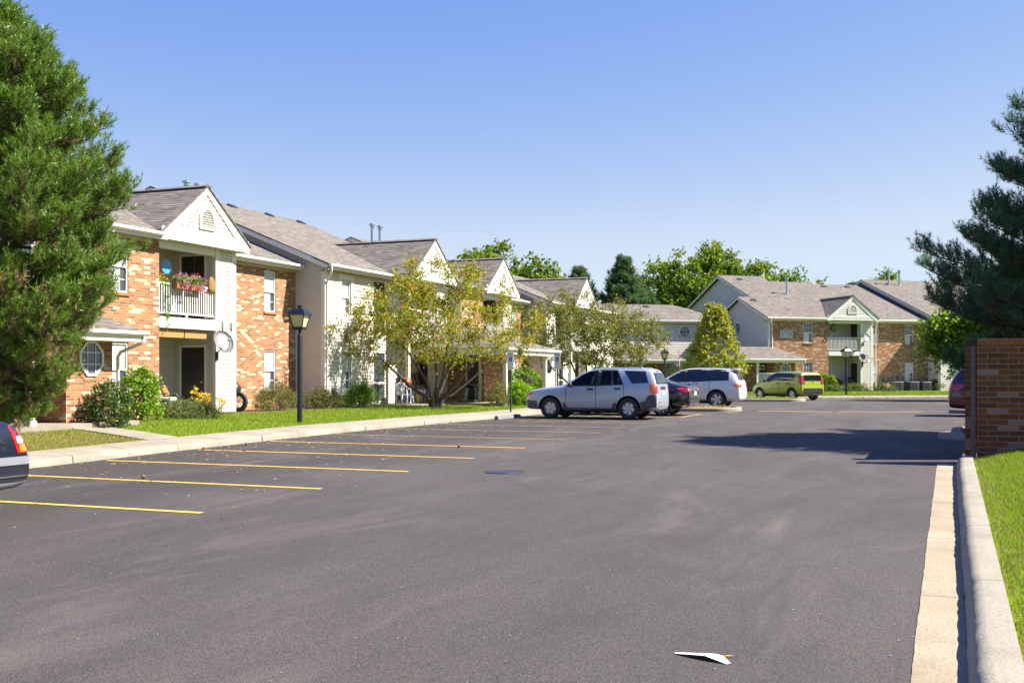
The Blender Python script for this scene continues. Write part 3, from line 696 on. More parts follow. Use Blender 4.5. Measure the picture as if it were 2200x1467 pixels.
def door(root,p,y0,y1,z0,z1,M=None,fan=False,knob=1,name='door',screen=False):
    m=MB(); m.box(p+.004,p+.03,y0,y1,z0,z1)
    if fan:
        for (a,b) in ((z0+.12,z0+.85),(z0+.95,z0+1.45)):
            for (c,d) in ((y0+.12,(y0+y1)/2-.05),((y0+y1)/2+.05,y1-.12)): m.box(p+.03,p+.038,c,d,a,b)
    if M is not None: m.xf(M)
    d=m.build(name,MATS['pane' if screen else 'door_black'],root)
    m=MB(); t=.09
    m.box(p+.003,p+.05,y0-t,y0-.001,z0,z1+t); m.box(p+.003,p+.05,y1+.001,y1+t,z0,z1+t); m.box(p+.003,p+.05,y0-.001,y1+.001,z1+.001,z1+t)
    if screen: m.box(p+.03,p+.045,y0,y1,z0+.78,z0+.86); m.box(p+.03,p+.045,y0,y1,z0,z0+.1)
    if M is not None: m.xf(M)
    m.build('door_frame',MATS['trim'],d)
    m=MB(); ky=y1-.08 if knob>0 else y0+.08
    m.lathe([(.028,0),(.028,.008),(.012,.012),(.012,.04),(.028,.05),(.03,.065),(.02,.078),(0,.08)],12,(p+.03,ky,z0+.95),'x')
    if M is not None: m.xf(M)
    m.build('door_knob',MATS['brass'],d)
    if fan:
        m=MB(); yc=(y0+y1)/2; zc=z1-.42; arc=[(yc+.26*math.cos(R(180*i/10)),zc+.24*math.sin(R(180*i/10))) for i in range(11)]
        m.box(p+.0301,p+.0315,y0+.1,y1-.1,zc-.06,zc+.3)
        if M is not None: m.xf(M)
        m.build('fanlight_panel',MATS['trim'],d)
        m=MB(); m.add([(p+.034,a,b) for a,b in arc],[tuple(range(11))])
        if M is not None: m.xf(M)
        m.build('fanlight',MATS['pane'],d)
        m=MB()
        for a in (45,90,135): m.box(p+.0345,p+.037,yc-.008,yc+.008,zc,zc+.24); m.xf(Matrix.Translation((0,yc,zc))@Matrix.Rotation(R(a-90),4,'X')@Matrix.Translation((0,-yc,-zc)),len(m.v)-8)
        if M is not None: m.xf(M)
        m.build('fanlight_bars',MATS['trim'],d)
    return d
GP=[(0,.02),(.0,.11),(.012,.125),(.02,.12),(.115,.12),(.125,.10),(.11,.075),(.12,.05),(.075,.0),(.02,.0)]   # gutter section
def gutter(root,p,y0,y1,ztop,fascia=.055):
    m=MB(); m.prism([(p+q,ztop-.125+z) for q,z in GP],y0,y1,'y'); g_=m.build('gutter',MATS['trim'],root,fixn=True)
    m=MB(); m.box(p-.03,p-.001,y0,y1,ztop-.15-fascia,ztop-.01); m.build('fascia',MATS['trim'],root)
    return g_
def soffit(root,p0,p1,y0,y1,z):
    m=MB(); m.box(p0,p1,y0,y1,z-.02,z); m.build('soffit',MATS['soffit'],root)
    m=MB(); m.box(p0-.0,p0+.022,y0,y1,z-.13,z-.021); m.build('frieze',MATS['soffit'],root)
def downspout(root,p,y,ztop,pw,zbot,dy=0,name='downspout'):
    m=MB(); m.tube([(p,y,ztop),(p,y,ztop-.14),(p-.06,y+dy*.2,ztop-.26),(pw+.11,y+dy*.8,ztop-.48),(pw+.055,y+dy,ztop-.60),(pw+.055,y+dy,zbot+.25),(pw+.07,y+dy,zbot+.12),(pw+.2,y+dy,zbot+.02)],.045,8); return m.build(name,MATS['trim'],root,smooth=True,angle=60)
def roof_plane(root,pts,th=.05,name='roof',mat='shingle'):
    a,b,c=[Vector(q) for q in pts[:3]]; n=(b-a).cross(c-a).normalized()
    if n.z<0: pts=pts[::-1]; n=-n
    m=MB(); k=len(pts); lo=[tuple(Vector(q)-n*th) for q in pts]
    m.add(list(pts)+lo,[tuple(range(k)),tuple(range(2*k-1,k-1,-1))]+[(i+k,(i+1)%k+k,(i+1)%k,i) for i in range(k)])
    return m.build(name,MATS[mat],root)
def rake_board(root,a,b,y,wd=.17,th=.03,name='rake_board'):
    """board under a sloping roof edge in the plane y, from a=(p,z) to b=(p,z), facing -y"""
    a=Vector((a[0],0,a[1])); b=Vector((b[0],0,b[1])); m=MB()
    vs=[a,b,b-Vector((0,0,wd)),a-Vector((0,0,wd))]
    m.add([(q.x,y-th,q.z) for q in vs]+[(q.x,y,q.z) for q in vs],[(0,1,2,3),(7,6,5,4),(0,4,5,1),(2,6,7,3),(1,5,6,2),(3,7,4,0)])
    return m.build(name,MATS['trim'],root,fixn=True)
def roof_vent(root,p,y,z,sl):
    m=MB(); m.prism([(0,.0),(.36,0),(.34,.10),(.05,.13)],-.2,.2,'y'); m.xf(Matrix.Translation((p-.18,y,z+.015))@Matrix.Rotation(math.atan(sl),4,'Y')); return m.build('roof_vent',MATS['darkmetal'],root,fixn=True)
def flue(root,p,y,z,h):
    m=MB(); m.lathe([(.13,-.25),(.13,.02),(.085,.05),(.085,h-.2),(.12,h-.2),(.12,h-.16),(.09,h-.15),(.09,h-.09),(.17,h-.09),(.17,h-.03),(.13,h),(0,h+.01)],14,(p,y,z)); return m.build('flue_pipe',MATS['steel'],root,smooth=True,angle=30)
ZE,ZW=5.25,5.07      # roof edge, wall top
def railing(root,p,y0,y1,z,axis='x',n=None,h=.98):
    L=y1-y0; n=n or int(L/.105); m=MB()
    m.box(p-.03,p+.03,y0,y1,z+h-.05,z+h); m.box(p-.022,p+.022,y0,y1,z+.07,z+.115); m.box(p-.03,p+.03,(y0+y1)/2-.03,(y0+y1)/2+.03,z,z+.07)
    if axis!='x': m.xf(FACE_MINUS_Y)
    rl=m.build('railing',MATS['white'],root)
    for i in range(n):
        y=y0+L*(i+.5)/n; m=MB(); m.box(p-.016,p+.016,y-.016,y+.016,z+.115,z+h-.05)
        if axis!='x': m.xf(FACE_MINUS_Y)
        m.build('baluster',MATS['white'],rl)
    return rl
def balcony(root,yc,pf,kind='recess',closet=True,slope=.413,peave=.35,ridge_back=None,zr=6.87,win=False,rails=True):
    """two storeys of balcony under a front gable; pf = front plane of the posts"""
    y0,y1,yk=yc-1.75,yc+1.89,yc+.86
    pb=pf-1.6 if kind=='recess' else -.15
    yr=yk if closet else yc+1.89
    if kind=='recess': siding_wall(root,pb,y0,yk,0,ZW,(),name='recess_wall')
    if closet:
        # store cupboard: front and side walls
        m=MB(); siding(m,[(yk+.17,0),(y1-.2,0),(y1-.2,ZW),(yk+.17,ZW)],(pf,0,0)); m.box(pf-1.55,pf-.002,yk+.13,y1-.002,0,ZW); m.build('closet_wall',MATS['siding'],root)
        m=MB(); m.box(pf-.1,pf+.028,yk-.002,yk+.17,0,ZW); m.build('corner_board',MATS['trim'],root)
        m=MB(); m.box(pf-.1,pf+.028,y1-.2,y1+.01,0,ZW); m.build('corner_board',MATS['trim'],root)
        for z in (0,2.87):
            dx0,dx1=pf-1.28,pf-.40
            siding_wall(root,yk+.02,pf-1.6,pf-.1,z,z+(2.55 if z==0 else 2.2),((dx0-.0,dx1,z,z+2.03),),axis='-y',name='closet_side')
            d=MB(); d.box(dx0,dx1,yk+.004,yk+.05,z+.02,z+2.03); dd=d.build('closet_door',MATS['door_black'],root)
            d=MB(); d.box(dx0-.09,dx0-.001,yk-.02,yk+.05,z,z+2.12); d.box(dx1+.001,dx1+.09,yk-.02,yk+.05,z,z+2.12); d.box(dx0-.001,dx1+.001,yk-.02,yk+.05,z+2.031,z+2.12); d.build('door_frame',MATS['trim'],dd)
            d=MB(); d.lathe([(.03,0),(.012,-.02),(.012,-.045),(.03,-.055),(.026,-.08),(0,-.085)],10,(dx1-.09,yk+.004,z+.95),'y'); d.build('door_knob',MATS['brass'],dd,fixn=True)
    # floor of the balcony
    m=MB(); m.box(pb,pf-.06,y0,yr-.002,2.6,2.85); m.build('balcony_floor',MATS['soffit'],root)
    m=MB(); m.box(pf-.058,pf+.02,y0+.002,yr-.004,2.55,2.87); m.build('balcony_band',MATS['white'],root)
    if kind!='recess':
        m=MB(); m.box(pb,pf-.06,y0-.03,y0-.001,2.55,2.87); m.build('balcony_band',MATS['white'],root)
        m=MB(); m.box(pf-.17,pf-.0,y0-.0,y0+.17,0,2.548); m.box(pf-.17,pf-.0,y0,y0+.17,2.872,ZW); m.box(pf-.2,pf+.03,y0-.03,y0+.2,0,.14); m.build('porch_post',MATS['trim'],root)
        if not closet:
            m=MB(); m.box(pf-.17,pf,yr-.17,yr,0,2.548); m.box(pf-.17,pf,yr-.17,yr,2.872,ZW); m.box(pf-.2,pf+.03,yr-.2,yr+.03,0,.14); m.build('porch_post',MATS['trim'],root)
        if rails: railing(root,-(y0+.06),pb+.02,pf-.18,2.9,axis='y')
    if rails: railing(root,pf-.06,y0+(.01 if kind=='recess' else .18),yr-(.02 if closet else .18),2.9)
    m=MB(); m.box(pb,pf+peave-.02,y0-.2,y1+.15,ZW+.005,ZW+.025); m.build('ceiling',MATS['soffit'],root)
    m=MB(); m.box(pf-.16,pf+.0,y0,yr-.003,ZW-.2,ZW+.003); m.build('beam',MATS['trim'],root)
    # gable front
    peave_m=(ridge_back if ridge_back is not None else .35); pg=pf+peave; yl,yrr=yc-2.06,yc+2.12; zb=ZW+.02
    m=MB(); m.prism([(yl+.02,zb),(yrr-.02,zb),(yrr-.02,zb+.15),(yc,zr-.05),(yl+.02,zb+.15)],pg-.1,pg-.022,'x'); 
    siding(m,[(yl+.3,zb+.33),(yrr-.3,zb+.33),(yc,zr-.16)],(pg-.022,0,0)); gw=m.build('gable_wall',MATS['siding'],root)
    m=MB(); m.box(pg-.02,pg+.012,yl,yrr,zb,zb+.36); m.build('gable_frieze',MATS['white'],root)
    for s in (-1,1):
        ye=yl-.02 if s<0 else yrr+.02
        m=MB(); m.add([(pg+q,a,b) for q in (-.018,.03) for a,b in ((yc,zr),(ye,zb+.17),(ye,zb-.03),(ye-s*.25,zb-.03),(yc,zr-.24))],[(5,6,7,8,9),(4,3,2,1,0),(0,1,6,5),(1,2,7,6),(2,3,8,7),(3,4,9,8)]); m.build('rake_board',MATS['white'],root,fixn=True)
    if kind!='recess':
        for yy0 in (yl+.02,yrr-.05):
            m=MB(); m.box(peave_m+.13,pg-.101,yy0,yy0+.03,zb-.0,zb+.16); m.build('gable_return',MATS['trim'],root)
    # half-round louvre
    m=MB(); zc=zb+.55; arc=[(yc+.29*math.cos(R(180*i/12)),zc+.22+.30*math.sin(R(180*i/12))) for i in range(13)]; A=[(yc-.29,zc),(yc+.29,zc)]+arc
    arc2=[(yc+.38*math.cos(R(180*i/12)),zc+.22+.39*math.sin(R(180*i/12))) for i in range(13)]; B=[(yc-.38,zc-.08),(yc+.38,zc-.08)]+arc2; n=len(A)
    for i in range(n):
        j=(i+1)%n; m.add([(pg-.01+q,a,b) for q in (0,.055) for a,b in (B[i],B[j],A[j],A[i])],[(4,5,6,7),(0,1,5,4),(2,3,7,6)])
    lv=m.build('louvre',MATS['white'],root,fixn=True)
    m=MB()
    for i in range(7):
        z=zc+.035+i*.07; hw=.285 if z<zc+.22 else .285*math.sqrt(max(.004,1-((z-zc-.22)/.295)**2))
        m.add([(pg-.005,yc-hw,z+.05),(pg-.005,yc+hw,z+.05),(pg+.04,yc+hw,z),(pg+.04,yc-hw,z)],[(0,3,2,1),(0,1,2,3)])
    m.build('louvre_slats',MATS['trim'],lv)
    # gable roof running back into the main roof
    zee=ZE-.02; pm=lambda z: peave_main-(z-ZE)/slope
    peave_main=(ridge_back if ridge_back is not None else .35)
    prb=pm(zr)+.0
    for s in (-1,1):
        ye=yl-.08 if s<0 else yrr+.08; ze=zb+.14
        P=[(pg+.07,yc,zr+.045),(pg+.07,ye,ze+.045),(peave_main-.15,ye,ze+.045),(prb-.25,yc,zr+.045)]
        roof_plane(root,P,.045,'gable_roof')
    m=MB(); m.prism([(yc-.14,zr+.0),(yc,zr+.075),(yc+.14,zr+.0),(yc,zr+.04)],prb-.1,pg+.075,'x'); m.build('ridge_cap',MATS['shingle'],root,fixn=True)
    return pg
def main_roof(root,y0,y1,pe,pr,slope,end=True,endwall=None,over=.3,zlow=None):
    """front and back slopes with the ridge along y; endwall = (plane y, lower p) gives a siding gable facing -y"""
    zr=ZE+slope*(pe-pr); pbk=2*pr-pe; ya=y0-(over if end else 0)
    roof_plane(root,[(pe+.02,ya,ZE),(pe+.02,y1,ZE),(pr,y1,zr),(pr,ya,zr)]); roof_plane(root,[(pr,ya,zr),(pr,y1,zr),(pbk,y1,ZE),(pbk,ya,ZE)])
    if end:
        rake_board(root,(pe+.0,ZE-.06),(pr,zr-.06),ya+.03); rake_board(root,(pr,zr-.06),(pbk,ZE-.06),ya+.03)
        m=MB(); m.add([(pe-.02,ya+.03,ZE-.23),(pr,ya+.03,zr-.23),(pr,y0,zr-.23),(pe-.02,y0,ZE-.23)],[(0,1,2,3),(3,2,1,0)]); m.build('rake_soffit',MATS['soffit'],root)
    return zr
def gable_end(root,y,pw0,pe,pr,slope,zfrom=0.0,holes=(),name='end_wall'):
    """siding end wall facing -y: rectangle below the eave from pw0 back, triangle above"""
    zr=ZE+slope*(pe-pr)-.2; pbk=2*pr-pe; m=MB(); zt=ZE-.2
    for a,b,c,d in cells(pbk+.35,pw0,zfrom,zt,holes): siding(m,[(a,c),(b,c),(b,d),(a,d)],(0,y,0),'-y')
    ztl=max(zt,zfrom)
    siding(m,clipz([(pbk+.35,zt),(pw0,zt),(pw0,zt+.14),(pr,zr),(pbk+.35,zt+.14)],ztl,zr+1),(0,y,0),'-y')
    m.box(pbk+.35,pw0,y+.002,y+.1,min(zfrom,zt-.1),zt); m.prism([(pbk+.35,zt),(pw0,zt),(pr,zr)],y+.002,y+.1,'y')
    return m.build(name,MATS['siding'],root)
def porch(root,pe,y0,y1,ybl,block=None,cols=(),slope_top=3.15,wall_p=0,dsp=True,pb=0,ytop=None):
    """hipped porch roof: eave rectangle pe x [y0,y1], columns, optional brick block (y0,y1,p) with an octagonal window and a door beside it"""
    zt=2.28; t0,t1=ytop or (y0+1.2,y1-1.5)
    A=(pe,y0,zt);B=(pe,y1,zt);C=(pb,y1,zt);D=(pb,y0,zt);E_=(wall_p+.0,t0,slope_top);F_=(wall_p+.0,t1,slope_top)
    roof_plane(root,[A,B,F_,E_],.05,'porch_roof'); roof_plane(root,[B,C,F_],.05,'porch_roof'); roof_plane(root,[D,A,E_],.05,'porch_roof')
    m=MB(); m.prism([(pe-.02+q,zt-.125+z) for q,z in GP],y0,y1,'y'); m.build('gutter',MATS['trim'],root,fixn=True)
    m=MB(); m.box(pe-.05,pe-.021,y0,y1,zt-.27,zt-.03); m.box(pb,pe-.052,y0,y0+.03,zt-.27,zt-.03); m.box(pb,pe-.052,y1-.03,y1,zt-.27,zt-.03); m.build('fascia',MATS['trim'],root)
    m=MB(); m.box(pb,pe-.06,y0+.032,y1-.032,zt-.27,zt-.25); m.build('soffit',MATS['soffit'],root)
    for (cp,cy) in cols:
        m=MB(); m.box(cp-.075,cp+.075,cy-.075,cy+.075,.12,zt-.271); m.box(cp-.1,cp+.1,cy-.1,cy+.1,-.15,.12); m.box(cp-.095,cp+.095,cy-.095,cy+.095,zt-.4,zt-.272); m.build('porch_column',MATS['trim'],root)
    if dsp: downspout(root,pe+.02,y1-.12,zt-.05,dsp[0],0,dy=dsp[1])
    m=MB(); m.box(pb,pe-.15,y0+.1,y1-.1,-.3,.0); m.build('porch_slab',MATS['concrete'],root)
def wing_set(root, yo, po, slope, pr, s0=True, up='curtain', first=True, wlen=12.0, far=False, shuttle=None):
    """brick front + recessed-balcony gable + set-back brick + siding wing, starting at gable centre yo, front plane po"""
    pr=pr+po
    # --- brick front left of the gable
    if s0:
        ya=yo-6.5
        hs=[(yo-3.76,yo-3.03,3.45,4.92),(yo-3.76,yo-3.03,.60,2.06)]
        brick_wall(root,po,ya,yo-1.75,-.3,ZW,hs)
        for h in hs: window(root,po,*h,sill=True,upper=up)
        m=MB(); m.box(po-.13,po+.03,ya-.03,ya+.10,0,ZW); m.build('corner_board',MATS['trim'],root)
        soffit(root,po,po+.33,ya-.3,yo-2.05,ZW+.03); gutter(root,po+.35,ya-.3,yo-2.08,ZE)
        gable_end(root,ya,po-.14,po+.35,po-4.35 if slope<.4 else po-4.0,slope)
        main_roof(root,ya,yo-5.4,po+.35,po-4.35 if slope<.4 else po-4.0,slope)
        zr=main_roof(root,yo-5.4,yo-1.9,po+.35,pr,slope)
        gable_end(root,yo-5.4,po-.5,po+.35,pr,slope,zfrom=4.9,name='upper_end_wall')
        top=ZE+slope*(po-1.05-pr); pt=po+.35-(top-ZE)/slope
        roof_plane(root,[(po+.37,yo-1.9,ZE),(po+.37,yo+1.9,ZE),(pt,yo+1.9,top),(pt,yo-1.9,top)])
        roof_plane(root,[(pt,yo-1.9,top),(pt,yo+1.9,top),(pr,yo+1.9,top),(pr,yo-1.9,top+.0)])
        roof_plane(root,[(pt,yo-1.9,top),(pr,yo-1.9,zr),(pr,yo-1.0,top)]); 
    # --- gable with recessed balcony
    balcony(root,yo,po,'recess',True,slope,ridge_back=po+.35)
    # --- set-back brick
    pb=po-1.4; y0,y1=yo+1.88,yo+7.55
    hs=[(yo+5.53,yo+6.26,3.43,4.90),(yo+5.53,yo+6.26,.60,2.06)]
    if far: hs+= [(yo+2.6,yo+3.28,3.43,4.90),(yo+2.6,yo+3.28,.60,2.06)]
    brick_wall(root,pb,y0,y1,-.3,ZW,hs)
    for h in hs: window(root,pb,*h,sill=True,upper=up if h[2]>2 else 'curtain')
    soffit(root,pb,pb+.33,y0,y1-.02,ZW+.03); gutter(root,pb+.35,y0+.1,y1-.03,ZE)
    main_roof(root,yo+.5,y1-.02,pb+.35,pr,slope,end=False)
    # --- siding wing
    pw=po-.15; yw=y1; ye=yw+wlen
    zr=main_roof(root,yw,ye,pw+.35,pr,slope)
    gable_end(root,yw,pw-.1,pw+.35,pr,slope,zfrom=-.2)
    m=MB(); m.box(pw-.14,pw+.03,yw-.03,yw+.14,-.2,ZW+.1); m.build('corner_board',MATS['trim'],root)
    return dict(pw=pw,yw=yw,ye=ye,zr=zr,pr=pr)
# =================================================== near building, along the left of the lot
b1=thing('apartment_building','long brick and cream apartment block with white gables along the left pavement','building',(-21.3,27.42,.62))
SL,PR=.413,-7.9
W=wing_set(b1,0,0,SL,PR,True,wlen=10.6)
pw,yw=W['pw'],W['yw']
def wing_front(root,pw,y0,y1,holes,trimw=.2,doors=()):
    siding_wall(root,pw,y0+.14,y1,-.1,ZW,holes)
    soffit(root,pw,pw+.33,y0-.3,y1,ZW+.03)
hs=[(8.74,9.44,3.48,4.80),(8.74,9.44,.60,2.03),(13.0,13.75,3.0,5.0),(13.0,13.75,.05,2.1),(11.25,12.15,.02,2.05),(11.25,12.15,2.9,4.9)]
wing_front(b1,pw,yw,18.2,hs)
for h in hs[:2]: window(b1,pw,*h,trim=.19)
for h in hs[2:4]: window(b1,pw,*h,trim=.08,lower='pane',upper='curtain')
door(b1,pw-.05,*hs[4],screen=True,name='screen_door'); door(b1,pw-.05,*hs[5],name='balcony_door')
gutter(b1,pw+.35,yw-.3,12.2,ZE)
downspout(b1,pw+.42,yw-.2,ZE-.1,pw,-.25,dy=.27)
balcony(b1,14.3,.75,'project',True,SL,ridge_back=pw+.35)
m=MB(); m.box(-.15,2.2,10.9,17.0,-.35,-.02); m.build('patio_slab',MATS['concrete'],b1)
# end of this wing, entrance porch between the two middle gables
brick_wall(b1,2.55,16.35,19.2,-.3,2.05,(),name='porch_wall')
bx=(16.2,19.25)
m=MB()
for (a,b) in ((-.15,1.72),(2.35,2.55)): m.box(a,b,16.2,16.35,-.3,2.05)
m.box(1.72,2.35,16.2,16.35,2.03,2.05); m.build('brick_wall',MATS['brick'],b1)
dm=MB(); dm.box(1.75,2.3,16.22,16.26,.0,2.02); dd=dm.build('entrance_door',MATS['door_black'],b1)
dm=MB(); dm.box(2.302,2.42,16.16,16.24,0,2.04); dm.box(1.69,1.748,16.18,16.24,0,2.04); dm.build('door_frame',MATS['trim'],dd)
dm=MB(); dm.box(1.85,2.05,16.19,16.218,1.5,1.78); dm.build('door_plaque',MATS['trim'],dd)
text_mesh('plaque_text','14',.2,MATS['blackplastic'],dd,Matrix.Translation((1.95,16.185,1.64))@Matrix.Rotation(R(90),4,'X'),.002)
dm=MB(); dm.lathe([(.03,0),(.012,-.02),(.012,-.05),(.03,-.06),(0,-.09)],10,(2.2,16.22,.95),'y'); dm.lathe([(.03,0),(.03,-.02),(0,-.025)],10,(2.2,16.22,1.15),'y'); dm.build('door_knob',MATS['brass'],dd,fixn=True)
porch(b1,4.62,13.7,20.25,None,cols=((4.35,14.2),(4.35,18.95)),wall_p=1.2,slope_top=3.35,pb=-.15,dsp=(4.4,.0),ytop=(15.6,18.4))
# second half of the block, stepped forward
W2=wing_set(b1,22.4,.55,SL,-5.6,False,first=False,wlen=13)
ys_=(18.2,22.4-1.75); brick_wall(b1,.55,18.2,22.4-1.75,-.3,ZW,())
soffit(b1,.55,.88,18.2,20.4,ZW+.03); gutter(b1,.9,18.25,20.35,ZE)
main_roof(b1,18.15,22.9,.9,-5.05,SL)
gable_end(b1,18.15,.55,.9,-5.05,SL,zfrom=2.0)
h2=[(32.0,32.8,.05,2.1),(33.5,34.2,.6,2.03),(33.5,34.2,3.48,4.8),(31.5,32.4,2.9,4.9)]
wing_front(b1,W2['pw'],W2['yw'],W2['ye'],h2)
door(b1,W2['pw']-.05,*h2[0],screen=True,name='screen_door'); window(b1,W2['pw'],*h2[1],trim=.15); window(b1,W2['pw'],*h2[2],trim=.15); door(b1,W2['pw']-.05,*h2[3],name='balcony_door')
gutter(b1,W2['pw']+.35,W2['yw']-.3,W2['ye'],ZE)
balcony(b1,34.3,1.0,'project',True,SL,ridge_back=W2['pw']+.35)
# porch at the near end
def near_porch(root,fan=True,colp=1.85):
    hs=()
    brick_wall(root,1.4,-6.8,-5.22,-.3,2.04,hs,th=1.4,name='porch_block')
    octagon(root,1.4,-5.98,1.58,.82,.88,ring=True)
    brick_wall(root,.3,-9.7,-6.8,-.3,2.05,[(-7.72,-6.86,0,2.0)],th=.2,name='porch_wall')
    door(root,.22,-7.72,-6.86,.0,2.0,fan=fan,name='entrance_door')
    porch(root,2.12,-10.0,-4.78,None,cols=((colp,-8.36),(colp,-9.72)),slope_top=3.15,wall_p=.02,pb=-1.5,dsp=(1.42,-.2),ytop=(-8.7,-6.1))
near_porch(b1)
for (y,dz) in ((8.5,.12),(11.6,.12),(14.4,.12),(17.0,.12)): roof_vent(b1,PR+.42,y+.35,W['zr']-.17,SL)
flue(b1,PR+.2,9.2,W['zr']-.1,.62); flue(b1,PR+.2,9.95,W['zr']-.1,.62)
flue(b1,-5.4,20.6,W2['zr']-.4,1.45); flue(b1,-5.4,21.4,W2['zr']-.4,1.45)
# two small junction boxes on the cupboard front
m=MB(); m.box(.03,.09,1.18,1.28,2.62,2.86); m.box(.03,.09,1.62,1.72,2.62,2.86); m.box(.03,.045,1.0,1.7,2.74,2.755); m.build('junction_box',MATS['trim'],b1)
# =================================================== far building, turned across the end of the lot
b2=thing('apartment_building','distant brick apartment block carrying the number plate 6728','building',(-6.70,82.77,.62),R(-53.2))
SL2,PR2=.375,-10.0
Wb=wing_set(b2,0,0,SL2,PR2,True,wlen=12,far=True,up='pane')
near_porch(b2)
pw2=Wb['pw']; hb=[(8.74,9.44,3.48,4.80),(8.74,9.44,.60,2.03)]
wing_front(b2,pw2,7.55,19.5,hb)
for h in hb: window(b2,pw2,*h,trim=.19)
gutter(b2,pw2+.35,7.25,19.5,ZE); downspout(b2,pw2+.42,7.4,ZE-.1,pw2,-.2,dy=.27); downspout(b2,.42,-6.55,ZE-.1,0,3.0,dy=.27)
downspout(b2,.1,2.15,ZE-.15,-.1,-.1,dy=.0)
balcony(b2,14.3,.75,'project',True,SL2,ridge_back=pw2+.35)
window(b2,-1.6,-1.35,-.62,3.3,4.85,trim=.12); window(b2,-1.6,-1.35,-.62,.6,2.05,trim=.12)
M_=FACE_MINUS_Y; octagon(b2,6.5+.02,-4.75,4.62,.95,.95,M=M_)
m=MB(); m.box(.0,.05,-5.62,-4.62,3.80,4.30); pl=m.build('number_plate',plain('plate',(.55,.56,.58),.5),b2,bevel=.02)
m=MB()
for (a,b,c,d) in ((-5.58,-4.66,3.84,3.86),(-5.58,-4.66,4.24,4.26),(-5.58,-5.56,3.86,4.24),(-4.68,-4.66,3.86,4.24)): m.box(.05,.055,a,b,c,d)
m.build('plate_border',MATS['darkmetal'],pl)
text_mesh('plate_number','6728',.40,MATS['blackplastic'],pl,Matrix.Translation((.053,-5.12,4.05))@Matrix.Rotation(R(90),4,'Z')@Matrix.Rotation(R(90),4,'X'),.003)
for (p,y,z) in ((-8.9,-4.3,None),(-9.3,1.0,None),(-9.3,5.6,None),(-9.3,3.4,None),(-3.5,-5.9,None)):
    z=ZE+SL2*((.35 if y<-1.9 else -1.05)-p); roof_vent(b2,p,y,z+.0,SL2)
flue(b2,-5.2,-2.2,ZE+SL2*(.35+5.2),1.25); flue(b2,-8.6,9.0,ZE+SL2*(.2+8.6),1.25); flue(b2,-8.6,10.0,ZE+SL2*(.2+8.6),1.25)
# low rear-left part of the far building with its own porch
pl_,=(-6.0,)
siding_wall(b2,pl_,-24,-6.6,-.2,ZW,[(-10.75,-9.85,4.0,4.75)])
octagon(b2,pl_,-10.3,4.40,.92,.95)
soffit(b2,pl_,pl_+.33,-24,-6.7,ZW+.03); gutter(b2,pl_+.35,-24,-6.6,ZE)
zt=6.62; pr_=pl_+.35-(zt-ZE)/.40
roof_plane(b2,[(pl_+.37,-24,ZE),(pl_+.37,-9.0,ZE),(pr_,-10.0,zt),(pr_,-24,zt)]); roof_plane(b2,[(pl_+.37,-9.0,ZE),(pl_+.37,-6.0,ZE),(pr_-1.5,-6.0,ZE+.8),(pr_,-10.0,zt)])
roof_plane(b2,[(pr_,-24,zt),(pr_,-10.0,zt),(pr_-3.4,-9,ZE),(pr_-3.4,-24,ZE)])
roof_vent(b2,pr_+.5,-12.4,zt-.2,.4); roof_vent(b2,pr_+.5,-15.5,zt-.2,.4)
brick_wall(b2,-5.4,-17,-12.4,-.3,2.05,[(-16.2,-15.3,0,2.0)],name='porch_wall'); door(b2,-5.48,-16.2,-15.3,0,2.0,name='entrance_door')
porch(b2,-3.7,-17.5,-11.2,None,cols=((-3.95,-11.55),(-3.95,-14.6),(-3.95,-17.2)),slope_top=3.25,wall_p=-5.98,pb=-6.0,dsp=None,ytop=(-16,-12.8))
